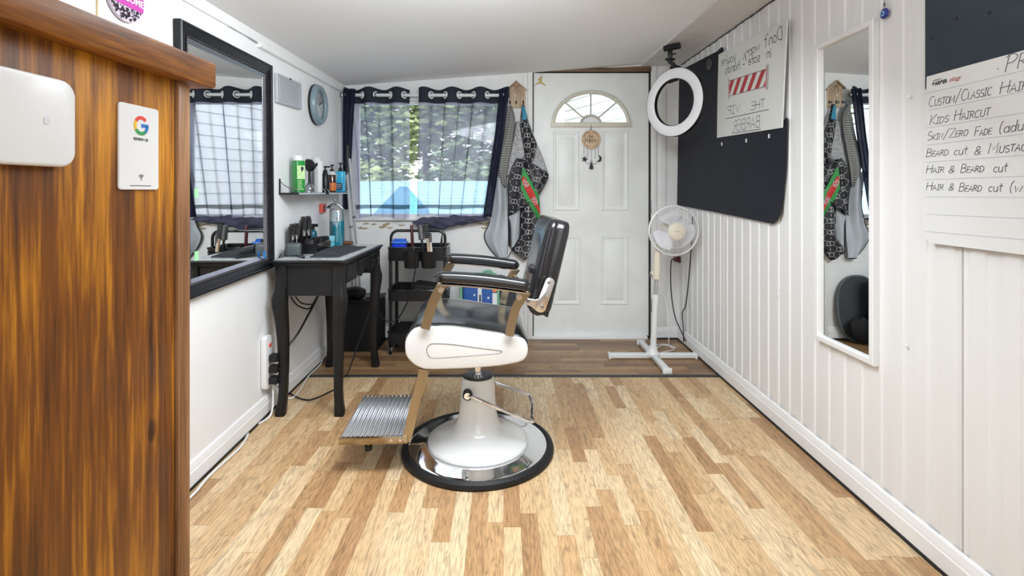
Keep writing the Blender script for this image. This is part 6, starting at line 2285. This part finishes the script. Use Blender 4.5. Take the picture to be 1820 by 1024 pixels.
bm = NB(); seg(.005, -.1, .005, 1.1, .008); seg(1.0, -.15, 1.0, 1.15, .012); mesh('pole_caps', bm, M['ink_pink'], ps, True)

# ---- long white-framed mirror
zb_, zt_ = .5135, 1.724
m0 = Vector((XR(2.092), 2.092, zb_)); 
um = Vector((-.0056, -1, 0)).normalized()
nm_ = Vector((-1, .0056, 0)).normalized()
wmr = .335
Mm = frame(m0 + nm_ * .004 - Vector((0, 0, 0)), um, (0, 0, 1), nm_)
wm_ = thing('wall_mirror', 'tall narrow white-framed mirror on the panelled wall', 'mirror', m0 + um * wmr / 2)
bm = NB(); frame_rect(bm, wmr, zt_ - zb_, [(0, 0), (0, .019), (.003, .022), (.019, .022), (.022, .019), (.022, 0)], Mm); mesh('frame', bm, mat('white_mirror_frame', (.82, .82, .82), .35, coat=.2), wm_, True, sharp=20)
bm = NB(); box2(bm, (.018, .018, .004), (wmr - .018, zt_ - zb_ - .018, .008)); bmesh.ops.transform(bm, matrix=Mm, verts=bm.verts); mesh('glass', bm, M['mirror'], wm_, True)

# ---- blue eye charm
q = RW(1575, 24, .006)
ev = thing('eye_charm', 'round blue glass eye charm hanging above the tall white mirror', 'charm', q)
bm = NB(); lathe(bm, [(0, .007), (.012, .0065), (.0175, .003), (.0185, 0), (.017, -.003), (0, -.004)], RM(q), 28); mesh('glass_disc', bm, M['evil_blue'], ev, True)
for r0, m_, nm in ((.0085, 'evil_pale', 'pale_ring'), (.0055, 'g_blue', 'iris'), (.0022, 'black', 'pupil')):
    bm = NB(); prism(bm, ell(0, 0, r0, r0, 20), .0006, RM(q + NR * (.0066 + (.0009 if r0 < .008 else 0) + (.0009 if r0 < .003 else 0)))); mesh(nm, bm, M[m_], ev, True)
bm = NB(); tube(bm, [q + Vector((0, 0, .018)), q + Vector((0, 0, .055))], .0012, 6); box(bm, q + Vector((0, 0, .03)), (.004, .007, .012), None, .001); mesh('string', bm, M['gunmetal'], ev, True)

# ---- slate sheet and the price list
d_far = 1.548
q = RW(1651, 158)
ss = thing('slate_sheet', 'dark slate-grey sheet at the top right behind the price list', 'board', q)
bm = NB()
hS = .62; wS = 1.0
Ms_ = frame(Vector((XR(d_far), d_far, 1.433)) + NR * .007, UW, (0, 0, 1), NR)
box2(bm, (0, 0, 0), (wS, hS, .005), .001); bmesh.ops.transform(bm, matrix=Ms_, verts=bm.verts); mesh('sheet', bm, M['blackboard2'], ss, True)
for (px, py) in ((1708, 33), (1767, 23), (1664, 68)):
    bm = NB(); prism(bm, rrect(-.004, -.0055, .004, .0055, .001, 2), .0004, RM(RW(px, py, .0123))); mesh('dark_mark', bm, M['black'], ss, True)
pl_ = thing('price_list', 'white handwritten price list sheet on the right wall below the slate sheet', 'sign', RW(1650, 300))
z0_, z1_ = .966, 1.467
O = Vector((XR(1.548), 1.548, z0_)) + NR * .0155
Mp = frame(O, UW, (0, 0, 1), NR)
bm = NB()
prism(bm, [(.022, 0), (.72, -.002), (.72, .5), (.014, .503), (.006, .35), (.0, .03)], .0022, Mp); mesh('sheet', bm, M['paper'], pl_, True)
TI = Mp @ T(0, 0, .0027)
# ruled lines
bm = NB()
for k in range(9):
    y_ = .452 - k * .0515
    ribbon(bm, [(.012, y_ - .0008 * k), (.70, y_)], .0011, mpf(TI))
mesh('ruled_lines', bm, M['ink_rule'], pl_, True)
def row(s, px, py, h, px2, small=.66):
    a = RW(px, py); b = RW(px2, 341 + (py - 341) * (px2 - PX - 14.04) / (px - PX - 14.04))
    loc = Mp.inverted() @ a
    ln = (RW(px2, 341) - RW(px, 341)).length
    bm = NB()
    hand(bm, s, TI @ T(loc.x, loc.y, 0), h * .66, .0019, length=ln, small=small, slant=.2)
    mesh('written_word', bm, M['pen'], pl_, True)
row('CUSTOM/CLASSIC', 1661, 191, .046, 1775)
row('HAIRCUT', 1788, 168, .046, 1882)
row('KIDS', 1662, 222, .042, 1697)
row('HAIRCUT', 1706, 215, .044, 1772)
row('SKIN/ZERO', 1658, 250, .038, 1732)
row('FADE', 1743, 242, .036, 1775)
row('(adults)', 1787, 237, .042, 1870)
row('BEARD', 1656, 279, .036, 1697)
row('cut', 1706, 276, .036, 1731)
row('&', 1742, 276, .034, 1756)
row('MUSTACHE', 1768, 273, .040, 1860)
row('HAIR', 1656, 308, .036, 1689)
row('&', 1696, 308, .030, 1708)
row('BEARD', 1718, 307, .036, 1761)
row('cut', 1777, 306, .036, 1803)
row('HAIR', 1656, 338, .036, 1688)
row('&', 1696, 339, .030, 1707)
row('BEARD', 1715, 340, .036, 1757)
row('cut', 1768, 340.5, .036, 1794)
row('(with', 1806, 341, .040, 1860)
row('.', 1781, 128, .03, 1789)
row('PRICES', 1797, 128, .060, 1932, .9)
bm = NB()
lp = Mp.inverted() @ RW(1668, 153)
font_bm(bm, 'BARBER', .0145, TI @ T(lp.x, lp.y, 0), bold=.0007, shear=.1)
font_bm(bm, 'professional', .0062, TI @ T(lp.x + .002, lp.y + .0135, 0), bold=.0001, shear=.2)
mesh('logo_word', bm, M['ink'], pl_, True)
bm = NB(); font_bm(bm, 'ology', .017, TI @ T(lp.x + .0575, lp.y, 0), bold=.0001, shear=.3); mesh('logo_tail', bm, M['ink_red'], pl_, True)

# ---- ring light clamped to the lowered ceiling board
rl = thing('ring_light', 'black-backed white ring light clamped under the ceiling by the door', 'ring light', P(1193, 93, 3.24))
yR = 3.22
rc = P(1198, 182, yR)
th_ = R(57)
n_ = Vector((-math.sin(th_), -math.cos(th_), 0))
u_ = Vector((math.cos(th_), -math.sin(th_), 0))
Mr = frame(rc, u_, (0, 0, 1), n_)
RO, RI = .219, .148
bm = NB(); lathe(bm, [(RI + .003, .006), (RI + .012, .0115), (RO - .012, .0115), (RO - .003, .006)], Mr, 72); lathe(bm, [(RI + .003, .006), (RO - .003, .006)], Mr, 72); mesh('diffuser', bm, M['led'], rl, True)
bm = NB(); lathe(bm, [(RI + .003, .008), (RI, .004), (RI, -.016), (RI + .006, -.022), (RO - .006, -.022), (RO, -.016), (RO, .004), (RO - .003, .008), (RO - .003, .004), (RI + .003, .004), (RI + .003, .008)], Mr, 72); mesh('housing', bm, M['black'], rl, True)
bm = NB()
tz = sz(3.24) - .021
a_, b_ = P(1181, 92, 3.27), P(1208, 96, 3.20)
a_.z = b_.z = tz
tube(bm, [a_, b_], .0195, 20); mesh('clamp_tube', bm, M['black'], rl, True)
bm = NB(); m_ = a_.lerp(b_, .38); box(bm, m_ + Vector((0, 0, -.045)), (.03, .03, .055), R(-20), .005); top_r = rc + Vector((0, 0, RO)) - n_ * .012
tube(bm, [m_ + Vector((0, 0, -.06)), m_ + Vector((-.005, 0, -.085)), top_r + Vector((0, 0, .01))], [.016, .015, .014], 12)
tube(bm, [m_ + Vector((-.03, 0, -.075)), m_ + Vector((.03, 0, -.075))], .008, 10)
tube(bm, [m_ + Vector((.0, 0, -.045)), m_ + Vector((.035, -.01, -.04))], .006, 8)
box(bm, top_r + Vector((0, 0, .004)), (.05, .05, .018), R(-57), .004); mesh('ball_joint', bm, M['black'], rl, True)
bm = NB(); pB = Mr @ Vector((-.02, RI + .006, .0)); tube(bm, [Mr @ Vector((-.05, RI - .010, -.010)), Mr @ Vector((.02, RI - .002, -.010))], .011, 10); mesh('phone_shoe', bm, M['black'], rl, True)

# ---- pedestal fan
fx, fy = 1.003, 3.40
fan = thing('pedestal_fan', 'white pedestal fan on a cross foot between door and panelled wall', 'fan', (fx, fy, 0))
for (dx, dy) in ((1, 0), (-1, 0), (0, 1), (0, -1)):
    bm = NB()
    l_ = .300 if dx else .305
    if dx == 1: l_ = .292
    c0_ = Vector((fx, fy, .022))
    e_ = c0_ + Vector((dx, dy, 0)) * l_
    w_ = Vector((dy, dx, 0)) * .019
    box(bm, (c0_ + e_) / 2, (abs(e_.x - c0_.x) + abs(w_.x) * 2, abs(e_.y - c0_.y) + abs(w_.y) * 2, .032), None, .006)
    lg = mesh('foot', bm, M['white_metal'], fan, True)
    bm = NB(); box(bm, e_ - Vector((dx, dy, 0)) * .008 + Vector((0, 0, -.001)), (.018 + abs(w_.x) * 2.1, .018 + abs(w_.y) * 2.1, .036), None, .005); mesh('end_cap', bm, M['white_plastic'], lg, True)
lean = Vector((.044, -.006, 1)).normalized()
b0 = Vector((fx, fy, .035))
bm = NB(); lathe(bm, [(.045, -.012), (.045, .004), (.03, .022), (.026, .05), (0, .05)], Matrix.Translation(b0), 24); mesh('hub', bm, M['white_metal'], fan, True)
def on(z): return b0 + lean * ((z - b0.z) / lean.z)
bm = NB(); tube(bm, [on(.04), on(.15), on(.40)], [.021, .020, .0185], 18); tube(bm, [on(.385), on(.432)], .023, 18); mesh('lower_pole', bm, M['white_metal'], fan, True)
bm = NB(); tube(bm, [on(.43), on(.56)], .0125, 16); mesh('chrome_tube', bm, M['silver'], fan, True)
bm = NB(); tube(bm, [on(.535), on(.60), on(.68), on(.72)], [.026, .027, .024, .022], 20); box(bm, on(.56) + Vector((-.032, -.005, .01)), (.02, .03, .03), None, .005); mesh('control_neck', bm, M['cream'], fan, True)
bm = NB(); p_ = on(.565) + Vector((-.040, -.02, .0)); tube(bm, [p_, p_ + Vector((-.014, -.004, -.002))], .008, 10); mesh('knob', bm, M['gunmetal'], fan, True)
hc = Vector((1.124, 3.345, zz(410, 3.345)))
bm = NB(); lathe(bm, [(0, .03), (.05, .04), (.062, .06), (.062, .13), (.05, .155), (0, .165)], frame(hc, (1, 0, 0), (0, 0, 1), (0, -1, 0)) @ Matrix.Rotation(math.pi, 4, 'X'), 28); tube(bm, [on(.70), on(.76) + Vector((.02, .03, 0)), hc + Vector((0, .08, -.03))], [.022, .024, .03], 14); mesh('motor', bm, M['cream'], fan, True)
Mfan = frame(hc, (1, 0, 0), (0, 0, 1), (0, -1, 0))     # local z towards the camera
def grille(front):
    s = 1 if front else -1
    bm = NB()
    Rg = .162
    tube(bm, [Mfan @ Vector((Rg * math.cos(2 * math.pi * k / 64), Rg * math.sin(2 * math.pi * k / 64), .004 * s)) for k in range(64)], .0052, 8, True)
    for rr_, zz_ in ((.11, .048), (.058, .060)):
        tube(bm, [Mfan @ Vector((rr_ * math.cos(2 * math.pi * k / 48), rr_ * math.sin(2 * math.pi * k / 48), zz_ * s)) for k in range(48)], .0014, 6, True)
    for k in range(72):
        a = 2 * math.pi * k / 72
        pts = [(.040, .062), (.058, .060), (.11, .048), (.150, .026), (.162, .004)]
        tube(bm, [Mfan @ Vector((r_ * math.cos(a + .10 * (1 - r_ / .162)), r_ * math.sin(a + .10 * (1 - r_ / .162)), z_ * s)) for r_, z_ in pts], .00085, 4, caps=False)
    return mesh('front_grille' if front else 'rear_grille', bm, M['white_metal'], fan, True)
gf = grille(True); grille(False)
bm = NB(); lathe(bm, [(0, .070), (.048, .070), (.054, .066), (.056, .058), (.0, .058)], Mfan, 36); mesh('badge', bm, M['cream'], gf, True)
bm = NB(); box(bm, Mfan @ Vector((0, .0, .0705)), (.03, .0006, .005)); mesh('badge_mark', bm, mat('badge_mark', (.52, .47, .40), .5), gf, True)
for k in range(3):
    bm = NB()
    a0 = R(100 + 120 * k)
    def bl(u, v):
        r_ = .035 + .105 * v
        wd = .55 + .95 * math.sin(math.pi * min(v * .62 + .12, 1)) ** 1.0
        a = a0 + (u - .5) * wd * (1.0 if v < .86 else math.sqrt(max(0, 1 - ((v - .86) / .15) ** 2)))
        return Mfan @ Vector((r_ * math.cos(a), r_ * math.sin(a), .018 * (u - .5) * 2))
    surf(bm, bl, 12, 14); solidify(mesh('blade', bm, M['blade'], fan, True, sharp=80), .0015)
bm = NB(); lathe(bm, [(0, .02), (.034, .016), (.036, -.02), (0, -.02)], Mfan, 24); mesh('blade_hub', bm, M['grey_plastic'], fan, True)
bm = NB()
pts = [on(.44) + Vector((.02, .02, 0)), Vector((1.10, 3.45, .40)), Vector((1.13, 3.46, .20)), Vector((1.15, 3.52, .05)), Vector((1.22, 3.6, .012)), Vector((1.16, 3.66, .012)), Vector((1.08, 3.58, .012)), Vector((1.06, 3.5, .010)), Vector((1.12, 3.50, .014)), Vector((1.21, 3.58, .010)), Vector((1.19, 3.68, .01)), Vector((1.10, 3.66, .01)), Vector((1.05, 3.52, .01))]
tube(bm, smooth_path(pts, 8), .0034, 8)
mesh('power_flex', bm, M['white_plastic'], fan, True)

# ---- dark red plug with black flex on the right wall's corner
q = P(1207, 461, 3.835); q.x = XR(3.835) - .028
pg = thing('wall_plug', 'dark red plug in the corner behind the fan', 'plug', q)
bm = NB(); box(bm, q, (.035, .035, .034), None, .006); box(bm, q + Vector((.02, 0, 0)), (.012, .045, .045), None, .003); mesh('body', bm, M['red_plug'], pg, True)
bm = NB(); pts = [q + Vector((-.018, 0, -.002)), P(1194, 462, 3.81), P(1192, 478, 3.80), P(1193, 520, 3.80), P(1199, 560, 3.79), P(1208, 583, 3.74), P(1219, 606, 3.60)]
tube(bm, smooth_path(pts, 7), .004, 8); mesh('flex', bm, M['black'], pg, True)
cable('black_cable', 'black cable down the panelled wall to the right of the fan', [RW(1233, 383, .008), RW(1231, 430, .008), RW(1228, 480, .010), RW(1222, 540, .012), RW(1216, 556, .014), RW(1219, 580, .02), RW(1221, 608, .024)], .004, M['black'])

# ---- screw heads left in the panelling
for (px, py, lb) in ((1617, 172, 'white wall plug in the boards between the tall mirror and the slate sheet'), (1612, 614, 'white wall plug in the boards below right of the tall mirror'), (1384, 524, 'white wall plug in the boards left of the tall mirror')):
    q = RW(px, py, .004)
    bm = NB(); lathe(bm, [(0, .004), (.004, .003), (.0055, 0)], RM(q), 10); solo('wall_plug', lb, 'wall plug', bm, M['trim'], q)
# ================================================================== OUTSIDE THE WINDOW
bm = NB(); box2(bm, (-14, YB + .3, -.35), (16, 30, -.30)); struct('ground', bm, M['grass'])
# blue shingled shed roof with a small gable in front
sh = thing('shed', 'pale blue shingled shed roof seen low through the curtains', 'shed', (-1.6, 7.5, -.3))
bm = NB()
e = [(-4.2, 6.4, .72), (.12, 6.4, .72), (.12, 8.4, 1.30), (-4.2, 8.4, 1.30)]
n = 12
for k in range(n):
    t0, t1 = k / n, (k + 1) / n
    a = [Vector(e[0]).lerp(Vector(e[3]), t0), Vector(e[1]).lerp(Vector(e[2]), t0), Vector(e[1]).lerp(Vector(e[2]), t1), Vector(e[0]).lerp(Vector(e[3]), t1)]
    up = Vector((0, -.01, .03))
    v = [bm.verts.new(a[0] + up), bm.verts.new(a[1] + up), bm.verts.new(a[2]), bm.verts.new(a[3]), bm.verts.new(a[0]), bm.verts.new(a[1])]
    bm.faces.new((v[0], v[1], v[2], v[3])); bm.faces.new((v[4], v[5], v[1], v[0]))
mesh('roof', bm, M['blue_roof'], sh, True)
bm = NB(); box2(bm, (-4.1, 6.5, -.3), (.05, 8.3, .72)); mesh('walls', bm, M['blue_gable'], sh, True)
gx, gy = xx(709, 6.35), 6.30
bm = NB()
prism(bm, [(gx - .32, zz(382, 6.3)), (gx + .34, zz(382, 6.3)), (gx + .02, zz(331, 6.3))], .5, frame((0, gy, 0), (1, 0, 0), (0, 0, 1), (0, 1, 0))); mesh('gable', bm, M['blue_gable'], sh, True)

# white clapboard house to the right, mirrored in the big mirror
hs = thing('house', 'white clapboard house wall with a sash window, seen in the beaded mirror', 'house', (2.6, 8.5, -.3))
A_, B_ = Vector((4.2, 5.6, 0)), Vector((1.35, 11.2, 0))
uh = (B_ - A_).normalized(); nh = Vector((-uh.y, uh.x, 0))
if nh.dot(Vector((-1, -1, 0))) < 0: nh = -nh
bm = NB()
lw = (B_ - A_).length
for k in range(22):
    z = -.3 + k * .20
    a, b = A_ + Vector((0, 0, z)), B_ + Vector((0, 0, z))
    v = [bm.verts.new(a + nh * .014), bm.verts.new(b + nh * .014), bm.verts.new(b + Vector((0, 0, .20))), bm.verts.new(a + Vector((0, 0, .20))), bm.verts.new(a), bm.verts.new(b)]
    bm.faces.new((v[0], v[1], v[2], v[3])); bm.faces.new((v[4], v[5], v[1], v[0]))
bmesh.ops.recalc_face_normals(bm, faces=bm.faces)
mesh('clapboards', bm, M['siding'], hs, True, flat=True)
wq = A_.lerp(B_, .30)
Mh = frame(wq + Vector((0, 0, .75)) + nh * .03, uh, (0, 0, 1), nh)
bm = NB(); frame_rect(bm, .8, 1.35, [(0, 0), (0, .05), (.09, .05), (.09, 0)], Mh); box(bm, Mh @ Vector((.4, .68, .03)), (.04, .8, .06), Matrix.Rotation(math.atan2(-uh.x, uh.y), 4, 'Z')); hw = mesh('window', bm, M['trim'], hs, True)
bm = NB(); prism(bm, rrect(.08, .08, .72, 1.27, .01, 2), .01, Mh @ T(0, 0, .012)); mesh('pane', bm, M['dark_glass'], hw, True)

def tree(name, label, x, y, h, rx, rz, n, m, seed, cz=None, s=(.16, .30)):
    t = thing(name, label, 'tree', (x, y, -.3), 0, 'trees and shrubs beyond the shed')
    rg = random.Random(seed)
    bm = NB()
    cz = h * .62 if cz is None else cz
    cl_ = [(rg.uniform(-.6, .6) * rx, rg.uniform(-.6, .6) * rx, rg.uniform(-.6, .6) * rz, rg.uniform(.35, .6)) for _ in range(14)]
    for k in range(n):
        c = cl_[k % 14]
        th, ph_ = rg.uniform(0, 6.28), math.acos(rg.uniform(-1, 1))
        rr_ = rg.random() ** .4 * c[3]
        p = Vector((x + c[0] + rx * rr_ * math.sin(ph_) * math.cos(th), y + c[1] + rx * rr_ * math.sin(ph_) * math.sin(th), -.3 + cz + c[2] + rz * rr_ * math.cos(ph_)))
        if p.z < -.28: continue
        q = Matrix.Translation(p) @ Matrix.Rotation(rg.uniform(0, 6.28), 4, 'Z') @ Matrix.Rotation(rg.uniform(-1.2, 1.2), 4, 'X') @ Matrix.Scale(rg.uniform(*s), 4)
        v = [bm.verts.new(q @ Vector(w)) for w in ((-.5, 0, 0), (0, -.28, .06), (.5, 0, 0), (0, .28, .06))]
        bm.faces.new(v)
    mesh('foliage', bm, m, t, True, flat=True)
    bm = NB(); tube(bm, smooth_path([(x, y, -.3), (x + .05, y, -.3 + cz * .5), (x - .04, y + .05, -.3 + cz)], 4), [.09 - .006 * i for i in range(9)], 8); mesh('trunk', bm, M['bark'], t, True)
tree('tree', 'mid green tree behind the left curtain panel', -3.4, 10.2, 4.8, 1.3, 2.1, 3600, M['leaf_a'], 1)
tree('tree', 'yellow-green tree seen through the gap between the curtains', -1.7, 10.8, 5.0, 1.2, 2.1, 3600, M['leaf_b'], 2)
tree('tree', 'bushy green tree behind the right curtain panel', -.2, 10.4, 4.8, 1.2, 2.1, 3600, M['leaf_a'], 3)
tree('shrub', 'low green shrub standing behind the left end of the shed roof', -2.6, 9.2, 2.2, 1.0, .7, 1500, M['leaf_b'], 4, 1.35)
tree('shrub', 'low green shrub standing behind the right end of the shed roof', -.6, 9.3, 2.2, 1.0, .7, 1500, M['leaf_a'], 5, 1.35)
# hair clippings swept on the back floor
bm = NB()
rg = random.Random(8)
for (px, py, n, s) in ((985, 653, 40, .03), (945, 661, 18, .02), (1012, 659, 14, .02), (905, 659, 12, .015), (1120, 641, 20, .05), (1290, 742, 24, .05), (1330, 800, 20, .06)):
    d = EYE * F / (py - PY); c = Vector((xx(px, d), d, .0012))
    for k in range(n):
        a = rg.uniform(0, 6.28); p = c + Vector((rg.gauss(0, s), rg.gauss(0, s * .6), 0)); l_ = rg.uniform(.003, .010)
        tube(bm, [p, p + Vector((l_ * math.cos(a), l_ * math.sin(a), .0006))], .0006, 3)
o = solo('hair_clippings', 'scattered dark hair clippings on the laminate near the door', 'hair', bm, mat('hair', (.06, .045, .035), .8)); o['kind'] = 'stuff'
